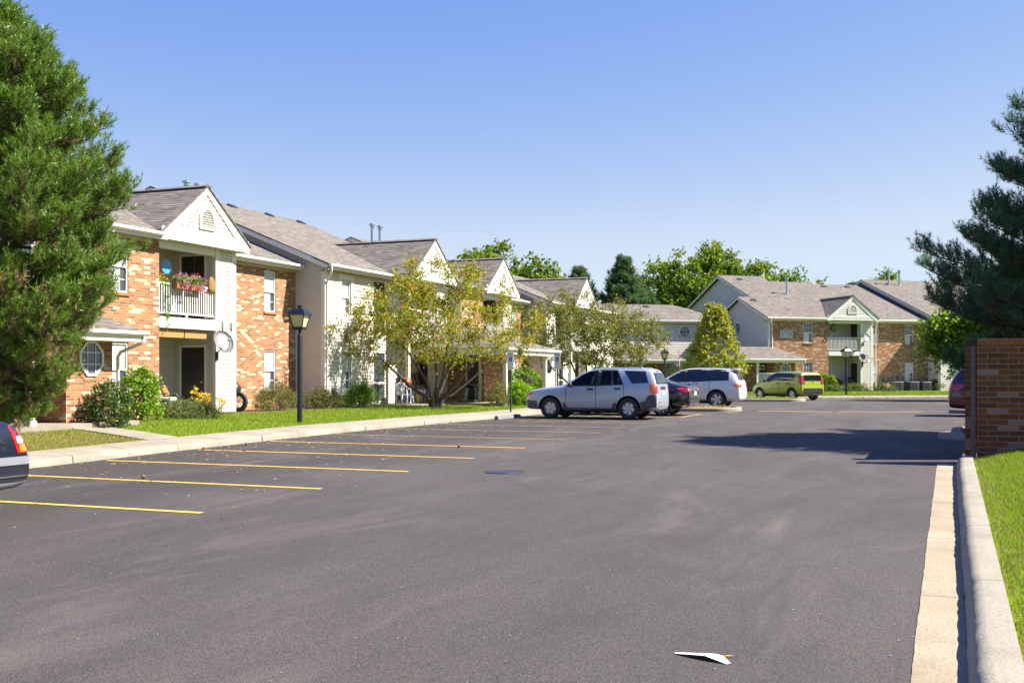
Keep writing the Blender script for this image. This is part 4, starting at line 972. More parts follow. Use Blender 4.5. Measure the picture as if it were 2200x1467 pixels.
# ------------------------------------------------------------------ vegetation
def quads(C,N_,L,Wd,r,droop=.0):
    """diamond leaves: centres C, long axis N_, lengths L, widths Wd"""
    n=len(C); a=r.normal(size=(n,3)); b=np.cross(N_,a); b/=np.linalg.norm(b,axis=1)[:,None]+1e-9
    u=np.cross(N_,b)
    V=np.empty((n,4,3)); V[:,0]=C; V[:,1]=C+N_*(L*.5)[:,None]+b*(Wd*.5)[:,None]; V[:,2]=C+N_*L[:,None]-np.array([0,0,1])*(droop*L)[:,None]; V[:,3]=C+N_*(L*.5)[:,None]-b*(Wd*.5)[:,None]+u*(Wd*.12)[:,None]
    return V
def unit(v): return v/(np.linalg.norm(v,axis=-1,keepdims=True)+1e-9)
def grow(name,label,cat,base,stems,attr,trunk_mat,leafmat,twigs,tl,lpt,ll,lw,group=None,seed=1,rb=.11,rtip=.010,up=.15,droop=.25,spread=None,trunkname='trunk',crownname='crown',maxbranch=999):
    """stems: list of polylines (from the base, with radii) ; attr: points the limbs reach for"""
    r=np.random.default_rng(seed); rr=random.Random(seed)
    root=thing(name,label,cat,base,0,group)
    m=MB(); nodes=[]   # (pos, radius)
    for path,ra in stems:
        P=[Vector(p) for p in path]; n=len(P); rad=[ra[0]+(ra[1]-ra[0])*i/(n-1) for i in range(n)]
        if n>2:   # smooth
            Q=[];RR=[]
            for i in range(n-1):
                for k in range(4):
                    t=k/4; p0=P[max(i-1,0)];p1=P[i];p2=P[i+1];p3=P[min(i+2,n-1)]
                    q=.5*((2*p1)+(-p0+p2)*t+(2*p0-5*p1+4*p2-p3)*t*t+(-p0+3*p1-3*p2+p3)*t**3); Q.append(q+Vector((rr.uniform(-1,1),rr.uniform(-1,1),0))*rad[i]*.12); RR.append(rad[i]+(rad[i+1]-rad[i])*t)
            Q.append(P[-1]); RR.append(rad[-1]); P,rad=Q,RR
        m.tube(P,rad,8)
        for i,(p,q) in enumerate(zip(P,rad)):
            if i>=min(len(P)*.55,len(P)-1): nodes.append((p,q))
    A=sorted([Vector(a) for a in attr],key=lambda v:(v-nodes[0][0]).length)
    tipdirs=[]
    for i,a in enumerate(A):
        best=min(nodes,key=lambda q:(q[0]-a).length+ (.6*max(0,q[0].z-a.z)))
        p,ra=best; d=a-p; L=d.length
        if L<.05: tipdirs.append(Vector((0,0,1))); continue
        k=max(3,int(L/.35)+2); r0=min(ra*.72,.05*L**.8*.45+rtip); path=[];rads=[]
        bend=Vector((rr.uniform(-1,1),rr.uniform(-1,1),rr.uniform(-.2,.9)))*L*.13
        for j in range(k):
            t=j/(k-1); q=p+d*t+bend*math.sin(math.pi*t)+Vector((rr.uniform(-1,1),rr.uniform(-1,1),rr.uniform(-1,1)))*(.03*L if 0<j<k-1 else 0); path.append(q); rads.append(max(rtip*.6,r0*(1-t)+rtip*.7*t))
        if i<maxbranch: m.tube(path,rads,5,caps=False)
        for q,ra2 in list(zip(path,rads))[1:]: nodes.append((q,ra2))
        tipdirs.append((path[-1]-path[-2]).normalized())
    # twigs and leaves
    A_=np.array([tuple(a) for a in A]); T=np.array([tuple(t) for t in tipdirs])
    n=len(A_)*twigs; ctr=np.repeat(A_,twigs,0); td=np.repeat(T,twigs,0)
    dirs=unit(td*.55+r.normal(size=(n,3))*.75+np.array([0,0,up])); tlen=tl*r.uniform(.45,1.25,n)
    if spread: ctr=ctr+r.normal(size=(n,3))*spread
    s=r.uniform(.12,1.0,(n,lpt)); P=(ctr[:,None,:]+dirs[:,None,:]*(s*tlen[:,None])[:,:,None]-np.array([0,0,1])*(droop*.3*(s**2)*tlen[:,None])[:,:,None]).reshape(-1,3)
    k=len(P); ld=unit(np.repeat(dirs,lpt,0)*.5+r.normal(size=(k,3))*.8); L=ll*r.uniform(.6,1.35,k); Wd=lw*r.uniform(.7,1.3,k)
    V=quads(P,ld,L,Wd,r,droop*.4)
    # fine twigs as thin blades
    for i in range(0,n,max(1,n//900)):
        p=Vector(ctr[i]); q=p+Vector(dirs[i])*float(tlen[i]); m.tube([p,q],rtip*.5,3,caps=False,r1=rtip*.2)
    m.build(trunkname,MATS[trunk_mat],root,smooth=True)
    npmesh(crownname,V.reshape(-1,3),np.arange(4*k).reshape(-1,4),MATS[leafmat],root)
    return root
def shell(n,c,rad,seed,inner=.35,zmin=None,fn=None):
    rr=random.Random(seed); out=[]
    while len(out)<n:
        v=Vector((rr.gauss(0,1),rr.gauss(0,1),rr.gauss(0,1))).normalized()*(inner+(1-inner)*rr.random()**.6)
        p=Vector((c[0]+v.x*rad[0],c[1]+v.y*rad[1],c[2]+v.z*rad[2]))
        if zmin is not None and p.z<zmin: continue
        if fn and not fn(p): continue
        out.append(tuple(p))
    return out
def pine(name,label,base,h,prof,leaf,seed,z0=.9,nl=28,per=5,shoot=.26,needles=30,nlen=.12,nw=.011,tr=.17,cones=0,upturn=.5,dens=1.0,deadlow=False,keep=None,cand=4):
    rr=random.Random(seed); r=np.random.default_rng(seed); root=thing(name,label,'pine tree',base)
    m=MB(); lean=rr.uniform(-.1,.1); tp=[(lean*z/h+.05*math.sin(z*1.3),.04*math.sin(z*.9+1),z) for z in [h*i/14 for i in range(15)]]
    m.tube(tp,[tr*(1-.93*i/14)+.01 for i in range(15)],9)
    def R_(z):
        for a,b in zip(prof,prof[1:]):
            if z<=b[0]: return a[1]+(b[1]-a[1])*max(0,(z-a[0]))/(b[0]-a[0])
        return prof[-1][1]
    S=[];D=[];dead=[]
    for i in range(nl):
        z=z0+(h-.35-z0)*(i/(nl-1))**.92; ph=rr.uniform(0,6.28)
        for k in range(per):
            az=ph+6.283*k/per+rr.uniform(-.35,.35); L=max(.25,R_(z+R_(z)*(.02+.45*(z/h)**2-.05*(1-z/h)))*rr.uniform(.72,1.06)); d=Vector((math.cos(az),math.sin(az),0)); zz=z+rr.uniform(-.18,.18)
            rise=(.03+.42*(z/h)**2); n=7; P=[]; p0=Vector((tp[min(14,int(z/h*14))][0],tp[min(14,int(z/h*14))][1],zz))
            for j in range(n):
                t=j/(n-1); P.append(p0+d*(L*t)+Vector((0,0,L*(rise*t-.22*math.sin(t*2.2)*(1-z/h)+upturn*.12*t**3)))+Vector((rr.uniform(-1,1),rr.uniform(-1,1),rr.uniform(-.6,.6)))*.035*L)
            if keep and not keep(Vector(base)+P[-1]): continue
            m.tube(P,[max(.006,(.030+.008*L)*(1-.85*j/(n-1))) for j in range(n)],5,caps=False)
            nt_=max(6,int(L*11*dens))
            for q in range(nt_):
                t=.30+.70*(q+rr.random())/nt_ if L>1 else .15+.85*(q+rr.random())/nt_
                f=t*(n-1); j=min(n-2,int(f)); pt=P[j].lerp(P[j+1],f-j); dl=(P[j+1]-P[j]).normalized(); side=dl.cross(Vector((0,0,1))).normalized()*(1 if q%2 else -1)
                tlen=(.62*(1.15-t)+.24)*rr.uniform(.6,1.25)*min(1,L/1.6+.3)
                td=(side*rr.uniform(.3,1.0)+dl*rr.uniform(.5,1.0)+Vector((0,0,rr.uniform(-.25,.75)))).normalized()
                e=pt+td*tlen; m.tube([pt,pt.lerp(e,.5)+Vector((0,0,-.03)),e],.008,3,caps=False,r1=.004)
                isdead=(1 if deadlow and z<h*.36 and rr.random()<.5*(1-z/(h*.36))+.15 else 0)
                for s in range(cand):          # candles stand up in a tuft towards the twig's end
                    u=1-.75*rr.random()**1.3; a=pt.lerp(e,u); sd=(td*rr.uniform(.15,.8)+Vector((rr.uniform(-.55,.55),rr.uniform(-.55,.55),upturn*rr.uniform(.5,1.5)))).normalized()
                    S.append(tuple(a)); D.append(tuple(sd)); dead.append(1 if isdead and rr.random()<.75 or (u<.45 and rr.random()<.3) else 0)
            S.append(tuple(P[-1])); D.append(tuple((P[-1]-P[-2]).normalized())); dead.append(0)
    for k in range(5): S.append((tp[-1][0],tp[-1][1],h-.12*k)); D.append((0.05*k,0,1)); dead.append(0)
    S=np.array(S);D=unit(np.array(D));n=len(S); dead=np.array(dead)
    # needles around each shoot
    a=np.cross(D,np.array([.3,.2,1.0])); a=unit(a); b=np.cross(D,a)
    t=r.uniform(0,1,(n,needles)); ang=r.uniform(0,2*np.pi,(n,needles)); op=r.uniform(.45,1.1,(n,needles))
    sl=shoot*r.uniform(.7,1.25,n)
    P=S[:,None,:]+D[:,None,:]*(t*sl[:,None])[:,:,None]
    rad=a[:,None,:]*np.cos(ang)[:,:,None]+b[:,None,:]*np.sin(ang)[:,:,None]
    nd=unit(D[:,None,:]*np.cos(op)[:,:,None]+rad*np.sin(op)[:,:,None]); ln=nlen*r.uniform(.7,1.2,(n,needles))
    sd=unit(np.cross(nd,r.normal(size=(n,needles,3))))*nw*.5
    V=np.empty((n,needles,3,3)); V[:,:,0]=P-sd; V[:,:,1]=P+sd; V[:,:,2]=P+nd*ln[:,:,None]
    cols=np.repeat(dead,needles)
    m.build('trunk',MATS['bark_pine'],root,smooth=True)
    npmesh('crown',V.reshape(-1,3),np.arange(n*needles*3).reshape(-1,3),[MATS[leaf],MATS['needle_dead']],root,cols=cols)
    print(name,'shoots',n)
    return root
# the two pines that frame the view
pine('pine_tree','tall sunlit green pine with browning lower boughs in front of the brick porch',(-17.82,16.57,lawn_z(-17.82,16.57)-.05),8.85,
     [(0,.6),(1,1.15),(1.8,1.5),(2.5,2.0),(3.2,2.5),(3.9,2.4),(4.7,2.75),(6,2.3),(7.2,1.75),(7.9,1.25),(8.4,.75),(8.85,.3)],'needle',21,z0=.75,nl=36,per=7,shoot=.27,needles=38,nlen=.11,nw=.0125,deadlow=True,upturn=.8,dens=1.05)
pine('pine_tree','dark shaded pine rising behind the brick bin enclosure',(4.3,28.6,rz2(4.3,28.6)-.05),9.9,
     [(0,3.2),(1.7,4.4),(2.4,4.2),(3.0,4.85),(4.3,4.7),(5.3,3.9),(6.6,3.2),(7.8,2.45),(9.4,1.0),(9.9,.5)],'needle_dark',33,z0=1.5,nl=32,per=8,shoot=.34,needles=34,nlen=.12,nw=.015,tr=.2,upturn=.85,dens=1.0)
# crab apples with several stems
def crab(label,base,scale,seed,leaf,n=150,lean=0,wide=3.9,tw=16,lpt=5):
    rr=random.Random(seed); stems=[]
    ends=[(-2.0,.3,1.75),(-1.0,-.5,2.1),(-.15,.4,2.5),(.45,-.3,2.4),(.8,.5,2.2),(1.5,-.2,1.85),(1.75,.4,1.45)]
    for i,e in enumerate(ends):
        b0=Vector((.13*e[0]/2,.1*e[1],-.1)); e=Vector(e)*scale; mid=b0.lerp(e,.5)+Vector((-.10*e.x+rr.uniform(-.1,.1),rr.uniform(-.1,.1),-.12 if i in(0,6) else rr.uniform(-.1,.12))); q=b0.lerp(e,.18)+Vector((-.06*e.x,0,.18))
        stems.append(([tuple(b0),tuple(q),tuple(mid),tuple(e)],(.10*scale if i<6 else .065,.034*scale)))
    A=shell(n,(lean,0,3.2*scale),(wide*scale,2.7*scale,2.5*scale),seed,inner=.2,zmin=1.5*scale,fn=lambda p: p.z>1.75*scale-.05*abs(p.x) and p.z<5.9*scale-.32*abs(p.x+.3)**1.25)
    return grow('crab_apple_tree',label,'tree',base,stems,A,'bark',leaf,tw,.62*scale,lpt,.10,.056,seed=seed,rtip=.010,group='multi-stemmed crab apples on the lawn')
t=crab('yellowing crab apple with spreading stems in front of the second gable',(-18.15,37.6,lawn_z(-18.15,37.6)),1.0,5,'crab_leaf',n=200,wide=4.15,tw=17,lpt=7)
t.rotation_euler.z=YAW
t=crab('thinner green crab apple behind the silver car',(-17.1,53.3,lawn_z(-17.1,53.3)),.98,9,'crab_leaf_green',n=210,wide=4.1,tw=22,lpt=7)
t.rotation_euler.z=YAW
# conical ornamental tree
def fn(p): return True
A=[]
rr=random.Random(3)
while len(A)<230:
    z=rr.uniform(.9,5.75); rad=1.95*(1-((z-1.9)/4.1))**.75 if z>1.9 else 1.95*(.72+.28*(z-.9)); a=rr.uniform(0,6.28); q=rad*rr.uniform(.45,1)**.5; A.append((q*math.cos(a),q*math.sin(a),z))
grow('ornamental_pear','dense cone-shaped yellow-green tree by the far building','tree',(-13.9,69.6,.45),[([(0,0,-.1),(0,0,2.5),(0,0,5.5)],(.11,.03))],A,'bark','pear_leaf',10,.42,6,.15,.10,seed=6,rtip=.012)
# shade trees behind the roofs
def shade(label,base,h,rx,rz,seed,leaf='shade_leaf',n=150,ll=.34,name='shade_tree',group='trees behind the roofs',trunk=.28,lobes=6,tw=15,lpt=8,ry=None):
    rr=random.Random(seed); A=[]; ry=ry or rx*.85
    c=h-rz
    L=[(rr.uniform(-.55,.55)*rx,rr.uniform(-.5,.5)*ry,c+rr.uniform(-.45,.55)*rz,rr.uniform(.42,.62)) for _ in range(lobes)]+[(0,0,c,.7)]
    k=0
    while len(A)<n:
        x,y,z,s=L[k%len(L)]; k+=1
        A+=shell(1,(x,y,z),(rx*s,ry*s,rz*s),seed*77+k,inner=.55)
    st=[([(0,0,-.3),(.1,0,c*.5),(0,.1,c)],(trunk,trunk*.5))]
    return grow(name,label,'tree',base,st,A,'bark',leaf,tw,1.3,lpt,ll,ll*.62,seed=seed,rtip=.02,group=group,droop=.3,maxbranch=60)
# positions from the survey: (pixel column, depth) turned into the lot's axes
def at(u,d,z=.4):
    a=(u-1100)/2350*d; c,s=math.cos(YAW),math.sin(YAW); return (a*c-d*s, a*s+d*c, z)
shade('leafy shade tree above the third gable roof',at(1030,98),13.6,5.2,5.2,41,n=220)
shade('shade tree between the third gable and the conifers',at(1140,100),12.3,3.8,5.0,42,n=180)
shade('broad green shade tree left of the far building ridge',at(1475,118),15.2,5.6,6.2,43,n=230,lobes=8)
shade('shade tree directly behind the far building ridge',at(1570,122),15.6,4.4,5.8,44,n=160)
shade('shade tree right of the far building flue pipe',at(1665,120),15.2,5.2,5.8,45,n=190)
shade('low tree top peeping over the far roof, by two flue pipes',at(1893,125),12.9,2.0,3.2,46,n=50)
shade('small tree top peeping over the far roof, in the ridge dip',at(1772,128),11.9,1.3,3.2,47,n=30)
shade('bright yellow-green maple below the dark pine',at(2066,61),4.7,1.9,1.35,48,leaf='maple_leaf',n=150,ll=.24,name='maple_tree',group=None,trunk=.10,tw=12)
shade('green tree seen through the dark pine above the wall',at(2190,60),7.6,2.6,2.6,49,leaf='shade_leaf',n=90,ll=.3,name='maple_tree',group=None,trunk=.14)
for (u,d,h,rad,sd,lab) in ((1245,104,11.3,3.6,51,'dark conifer with rounded top behind the third gable'),(1338,104,12.3,3.7,52,'pointed dark conifer between the two buildings'),(1830,130,11.9,1.7,53,'conifer tip above the far roof'),(1390,112,9.6,3.2,54,'low conifer partly hidden by the broad shade tree')):
    pine('conifer',lab,at(u,d,.3),h,[(0,rad*1.1),(h*.35,rad),(h*.6,rad*.72),(h*.85,rad*.35),(h,.15)],'needle_mid',sd,z0=h*.3,nl=17,per=7,shoot=.5,needles=14,nlen=.30,nw=.055,tr=.2,upturn=.9,dens=.6)
# shrubs
def shrub(name,label,base,rad,leaf,n,ll,lw,seed,group=None,flat=False,cat='shrub',up=.3,tl=.22,tw=7,lpt=5,box=False):
    rr=random.Random(seed); A=[]
    while len(A)<n:
        v=Vector((rr.uniform(-1,1),rr.uniform(-1,1),rr.uniform(0,1)))
        l=(abs(v.x)**4+abs(v.y)**4+abs(v.z)**4)**.25 if box else v.length
        if l>1 or l<.55: continue
        A.append((v.x*rad[0],v.y*rad[1],.06+v.z*rad[2]))
    st=[([(rr.uniform(-.2,.2)*rad[0],rr.uniform(-.2,.2)*rad[1],-.05),(rr.uniform(-.5,.5)*rad[0],rr.uniform(-.5,.5)*rad[1],rad[2]*.55)],(.022,.012)) for _ in range(6)]
    return grow(name,label,cat,base,st,A,'bark',leaf,tw,tl,lpt,ll,lw,seed=seed,rtip=.005,group=group,up=up,trunkname='stems',crownname='foliage',droop=.1)
def lz(x,y,d=0): return (x,y,lawn_z(x,y)+d)
shrub('clipped_bush','boxy dark green bush at the corner of the porch wall',lz(-19.35,21.5),(.50,.52,1.02),'box_leaf',150,.06,.038,61,box=True,tl=.16)
shrub('bush','bright lime-green bush right of the boxy one',lz(-20.55,23.95),(.52,.62,1.32),'lime_leaf',140,.085,.05,62,tl=.24,up=.6)
shrub('juniper','low spreading juniper in front of the balcony patio',lz(-20.35,25.9),(.75,1.05,.30),'juniper_leaf',170,.07,.02,63,tl=.3,up=.25,tw=9)
shrub('spirea','wide yellowing spirea under the brick wall window',lz(-21.3,31.6),(.6,1.0,.78),'spirea_leaf',150,.05,.022,64,up=.8,tl=.28,tw=9)
shrub('spirea','spirea with reddish tips behind the near lamp post',lz(-21.0,34.2),(.55,1.1,.62),'spirea_leaf',140,.05,.022,65,up=.8,tl=.25,tw=9)
shrub('grassy_shrub','spiky green shrub under the siding wing window',lz(-20.75,36.4),(.55,.95,.72),'lime_leaf',110,.16,.014,66,up=1.2,tl=.25,tw=9)
shrub('bush','rounded bright green bush beside the entrance porch column',lz(-19.5,50.2),(1.0,1.0,1.55),'lime_leaf',130,.10,.06,67,tl=.3)
shrub('perennial','yellow-green arching leaves round the first blue sign',lz(-16.6,42.6),(.5,.9,.85),'lime_leaf',80,.32,.03,68,up=.8,tl=.15)
shrub('spirea','pale twiggy shrub at the foot of the porch column',lz(-17.0,41.0),(.45,.7,.85),'spirea_leaf',70,.06,.03,69,up=.8,tl=.3)
fp=shrub('flowering_plant','purple-flowered plant beside the rounded bush',lz(-18.0,46.4),(.5,.6,1.1),'spirea_leaf',60,.08,.04,70,up=.6)
leaf_mat('purple_petal',[(0,(.25,.08,.42)),(1,(.45,.2,.6))],.2)
bp=lambda y,p,z=.0:(-6.70+E2.x*y+N2.x*p,82.77+E2.y*y+N2.y*p,.5+z)
shrub('clipped_hedge','clipped yellow-green hedge behind the lime car',bp(-2.7,.8),(.9,.5,1.35),'maple_leaf',130,.10,.06,71,box=True)
for i,(y,p,rad,lab) in enumerate(((-2.6,1.5,(1.4,.6,.5),'low juniper below the clipped hedge'),(-.3,1.2,(1.2,.6,.55),'low brown-green juniper behind the far lamp post'),(1.9,1.3,(1.0,.6,.5),'low juniper under the far satellite dishes'))):
    t=shrub('juniper',lab,bp(y,p),rad,'juniper_leaf',90,.10,.035,72+i,tl=.3); t.rotation_euler.z=e2
t=shrub('shrub','pale shrub by the last air conditioner',bp(7.6,-.6),(.7,.6,.9),'spirea_leaf',70,.09,.05,76); t=shrub('shrub','dark shrub against the far siding wing',bp(9.0,.5),(.8,.6,.6),'box_leaf',60,.08,.05,77)
shrub('bush','dark rounded bush behind the roof of the silver people carrier',at(1475,76,.4),(1.6,1.4,2.1),'box_leaf',130,.13,.08,78)
shrub('bush','lime-green bush between the stems of the thinner crab apple',at(1300,64,.4),(1.0,1.0,2.3),'lime_leaf',90,.12,.07,79)
shrub('bush','dark green bush left of the wide yellowing spirea',lz(-22.3,29.9,.0),(.3,.4,.5),'box_leaf',50,.05,.03,80)
# ------------------------------------------------------------------ vehicles (local axes: x to the nose, y to the left side, z up from the road)
def paint(name,col,metal=.0,rough=.28,flake=.0):
    m,nt,b=newmat(name); b.inputs['Metallic'].default_value=metal; b.inputs['Roughness'].default_value=rough
    o=objco(nt); f=noise(nt,o,2.0,4); d=noise(nt,o,900,2)
    c=mixc(nt,f,tuple(q*.93 for q in col),tuple(min(1,q*1.05) for q in col))
    if flake: c=mixc(nt,flake,c,ramp(nt,d,[(.3,(.3,.3,.3)),(.7,(.8,.8,.8))]),'OVERLAY')
    nt.links.new(c,b.inputs['Base Color']); b.inputs['Coat Weight'].default_value=.85; b.inputs['Coat Roughness'].default_value=.05; MATS[name]=m
paint('paint_silver',(.37,.415,.50),.30,.28,.2); paint('paint_pale',(.62,.62,.625),.1,.3,.1); paint('paint_black',(.008,.009,.013),0,.2); paint('paint_navy',(.008,.010,.020),0,.22)
paint('paint_lime',(.24,.30,.014),.05,.26,.08); paint('paint_maroon',(.085,.008,.022),.15,.25,.1)
plain('cladding',(.075,.078,.085),.6,var=.08); plain('bumper_grey',(.17,.18,.205),.55,var=.08)
plain('rim',(.52,.53,.55),.3,.35,var=.05); plain('wheelwell',(.01,.01,.01),.95)
plain('lamp_red',(.45,.012,.012),.15,coat=1,var=.2,vs=20); plain('lamp_amber',(.75,.16,.015),.15,coat=1,var=.25,vs=20); plain('lamp_clear',(.6,.62,.65),.12,coat=1,var=.15,vs=20); plain('chrome',(.6,.6,.62),.12,1)
plain('plate_white',(.6,.62,.64),.5); plain('roof_rail',(.03,.032,.036),.4)
def loft(stations):
    V=[];F=[];n=None
    for (x,zb,zbelt,zt,wb,wbelt,wr) in stations:
        zm=zb+(zbelt-zb)*.55; wm=max(wb,wbelt)+.012
        H=[(0,zb),(wb*.8,zb),(wb,zb+.07),(wm,zm),(wbelt,zbelt),(wr+(wbelt-wr)*.10,zt-.13*(zt-zbelt)-.015),(wr*.86,zt-.012),(0,zt)]
        ring=[(x,y,z) for y,z in H]+[(x,-y,z) for y,z in H[-2:0:-1]]
        n=len(ring); V+=ring
    k=len(stations)
    F=[(i*n+j,i*n+(j+1)%n,(i+1)*n+(j+1)%n,(i+1)*n+j) for i in range(k-1) for j in range(n)]
    for base,flip in ((0,False),((k-1)*n,True)):
        L=[base+i for i in range(8)]; Rr=[base]+[base+n-i for i in range(1,7)]+[base+7]
        for i in range(7):
            q=[L[i],L[i+1],Rr[i+1],Rr[i]]; q=[a for p,a in enumerate(q) if a not in q[:p]]
            F.append(tuple(q if flip else q[::-1]))
    return V,F
def car(name,label,cat,loc,rz,P):
    root=thing(name,label,cat,loc,rz)
    V,F=loft(P['st']); me=bpy.data.meshes.new('body'); me.from_pydata(V,[],F)
    bm=bmesh.new(); bm.from_mesh(me); bmesh.ops.recalc_face_normals(bm,faces=bm.faces); bm.to_mesh(me); bm.free()
    me.materials.append(MATS[P['paint']]); me.materials.append(MATS['wheelwell']); o=bpy.data.objects.new('body',me); COL.objects.link(o); o.parent=root
    sb=o.modifiers.new('s','SUBSURF'); sb.levels=3; sb.render_levels=3
    r=P['r']; cuts=[]
    for x in P['axle']:
        for s in (-1,1):
            m=MB(); w_=P['w']; m.lathe([(r*1.17,-.28 if s>0 else -.5),(r*1.17,.5 if s>0 else .28)],36,(x,s*(w_-.02),r*1.02),'y'); c=m.build('cut',MATS['wheelwell']); 
            bm=bmesh.new(); bm.from_mesh(c.data); bmesh.ops.recalc_face_normals(bm,faces=bm.faces); bm.to_mesh(c.data); bm.free()
            c.parent=root; md=o.modifiers.new('b','BOOLEAN'); md.operation='DIFFERENCE'; md.object=c; md.solver='EXACT'; md.material_mode='TRANSFER'; cuts.append(c)
    bpy.context.view_layer.update()
    dg=bpy.context.evaluated_depsgraph_get(); nm=bpy.data.meshes.new_from_object(o.evaluated_get(dg))
    o.modifiers.clear(); o.data=nm; nm.name='body'; nm.shade_smooth(); nm.set_sharp_from_angle(angle=R(50))
    for c in cuts: bpy.data.objects.remove(c)
    bm=bmesh.new(); bm.from_mesh(nm); tree=BVHTree.FromBMesh(bm); bm.free()
    def decal(nm_,poly,mat,axis='y',side=1,off=.006,parent=None,grid=.07,skirt=.015,smoothn=True):
        """lay a shaped piece on the body; poly in (x,z) seen from the side or (y,z) seen from an end"""
        e=[];pts=[]
        n=len(poly)
        for i in range(n):
            a,b=poly[i],poly[(i+1)%n]; k=max(1,int(math.dist(a,b)/grid))
            for j in range(k): pts.append(Vector((a[0]+(b[0]-a[0])*j/k,a[1]+(b[1]-a[1])*j/k)))
        nb=len(pts); x0=min(p.x for p in pts);x1=max(p.x for p in pts);z0=min(p.y for p in pts);z1=max(p.y for p in pts)
        i=x0+grid*.5
        while i<x1:
            j=z0+grid*.5
            while j<z1:
                q=Vector((i,j)); ins=False
                for a,b in zip(pts[:nb],pts[1:nb]+pts[:1]):
                    if (a.y>j)!=(b.y>j) and i<(b.x-a.x)*(j-a.y)/(b.y-a.y)+a.x: ins=not ins
                if ins and min((q-p).length for p in pts[:nb])>grid*.3: pts.append(q)
                j+=grid
            i+=grid
        vs,es,fs,*_=mgeo.delaunay_2d_cdt(pts,[(i,(i+1)%nb) for i in range(nb)],[],1,1e-5)
        out=[]
        for v in vs:
            if axis=='y': o_=Vector((v.x,side*3,v.y)); d=Vector((0,-side,0))
            elif axis=='x': o_=Vector((side*6,v.x,v.y)); d=Vector((-side,0,0))
            else: o_=Vector((v.x,v.y,5)); d=Vector((0,0,-1))
            h=tree.ray_cast(o_,d)
            if h[0] is None:
                h=tree.find_nearest(Vector((v.x,side*P['w'],v.y)) if axis=='y' else (Vector((side*P['len']/2,v.x,v.y)) if axis=='x' else Vector((v.x,v.y,1.5))))
            p=h[0]-d*off; out.append(p)
        m=MB(); m.add(out,[tuple(f) for f in fs])
        d3=Vector((0,-side,0)) if axis=='y' else (Vector((-side,0,0)) if axis=='x' else Vector((0,0,-1)))
        # border of the triangulation, turned inwards
        from collections import Counter
        ec=Counter(); 
        for f in fs:
            for a,b in zip(f,f[1:]+f[:1]): ec[(min(a,b),max(a,b))]+=1
        base=len(m.v); m.v+= [tuple(p+d3*(skirt+off)) for p in out]
        for (a,b),c in ec.items():
            if c==1: m.f.append((a,b,b+base,a+base)); m.m.append(0)
        ob=m.build(nm_,MATS[mat],parent or root,smooth=True,angle=35,fixn=True)
        return ob
    P['_d']=decal
    for s in (1,-1):
        for i,poly in enumerate(P.get('glass',[])): decal('side_window',poly,'carglass_clear' if i in P.get('see',()) else 'carglass','y',s,.004)
        for poly in P.get('frames',[]): decal('window_surround',poly,'blackplastic','y',s,.0025)
        for poly in P.get('clad',[]): decal('cladding',poly,P.get('cladmat','cladding'),'y',s,.010)
        for x,za,zb in P.get('seams',[]): decal('door_seam',[(x-.008,za),(x+.008,za),(x+.008,zb),(x-.008,zb)],'wheelwell','y',s,.003,grid=.05,skirt=.006)
        for x0,x1,z in P.get('handles',[]): decal('door_handle',[(x0,z-.03),(x1,z-.03),(x1+.01,z),(x1,z+.03),(x0,z+.03),(x0-.01,z)],P.get('handlemat','blackplastic'),'y',s,.022,grid=.05)
        for poly,mt in P.get('lamps',[]): decal('tail_lamp' if poly[0][0]<0 else 'head_lamp',poly,mt,'y',s,.008)
        for poly,mt in P.get('side_extra',[]): decal('side_trim',poly,mt,'y',s,.008)
        mx,mz=P.get('mirror',(.62,1.08)); m=MB(); m.lathe([(0,-.11),(.055,-.10),(.085,-.03),(.085,.06),(.05,.10),(0,.105)],12,(mx,s*(P['w']+.10),mz),'y',sx=.7); m.build('wing_mirror',MATS[P.get('mirrormat','blackplastic')],root,smooth=True,fixn=True)
    for i,(nm_,poly,mt) in enumerate(P.get('rear',[])): decal(nm_,poly,mt,'x',-1,.006+.0025*i)
    for nm_,poly,mt in P.get('front',[]): decal(nm_,poly,mt,'x',1,.007)
    for ri,x in enumerate(P['axle']):
        for s in (-1,1):
            m=MB(); wd=.11; rr_=r*P.get('rimf',.62)
            m.lathe([(rr_,-wd),(r*.93,-wd),(r,-wd*.65),(r,wd*.65),(r*.93,wd),(rr_*1.02,wd),(rr_,-wd)],32,(0,0,0),'y',caps=False); wh=m.build('wheel',MATS['rubber'],root,smooth=True,angle=40,loc=(x,s*(P['w']-.12),r),fixn=True)
            q=MB(); q.lathe([(rr_*1.0,-.09),(rr_*1.01,.085),(rr_*.93,.10),(rr_*.88,.06),(rr_*.86,-.05),(0,-.06)],28,(0,0,0),'y')
            ns=P.get('spokes',5)
            for k in range(ns):
                a=6.2832*k/ns+.3; i0=len(q.v); wdt=P.get('spw',.075); q.prism([(-wdt*.55,.05),(wdt*.55,.05),(wdt*.8,rr_*.92),(-wdt*.8,rr_*.92)],.035,.075,'y'); q.xf(Matrix.Rotation(a,4,'Y'),i0)
            q.lathe([(.075,-.05),(.075,.07),(.05,.085),(0,.085)],14,(0,0,0),'y')
            rm=q.build('rim',MATS['rim'],wh,smooth=True,angle=35,fixn=True); 
            dk=MB(); dk.lathe([(rr_*.87,-.055),(rr_*.87,-.045),(0,-.045)],24,(0,0,0),'y'); dk.build('brake_disc',MATS['wheelwell'],wh,fixn=True)
            if s<0: wh.rotation_euler.z=math.pi
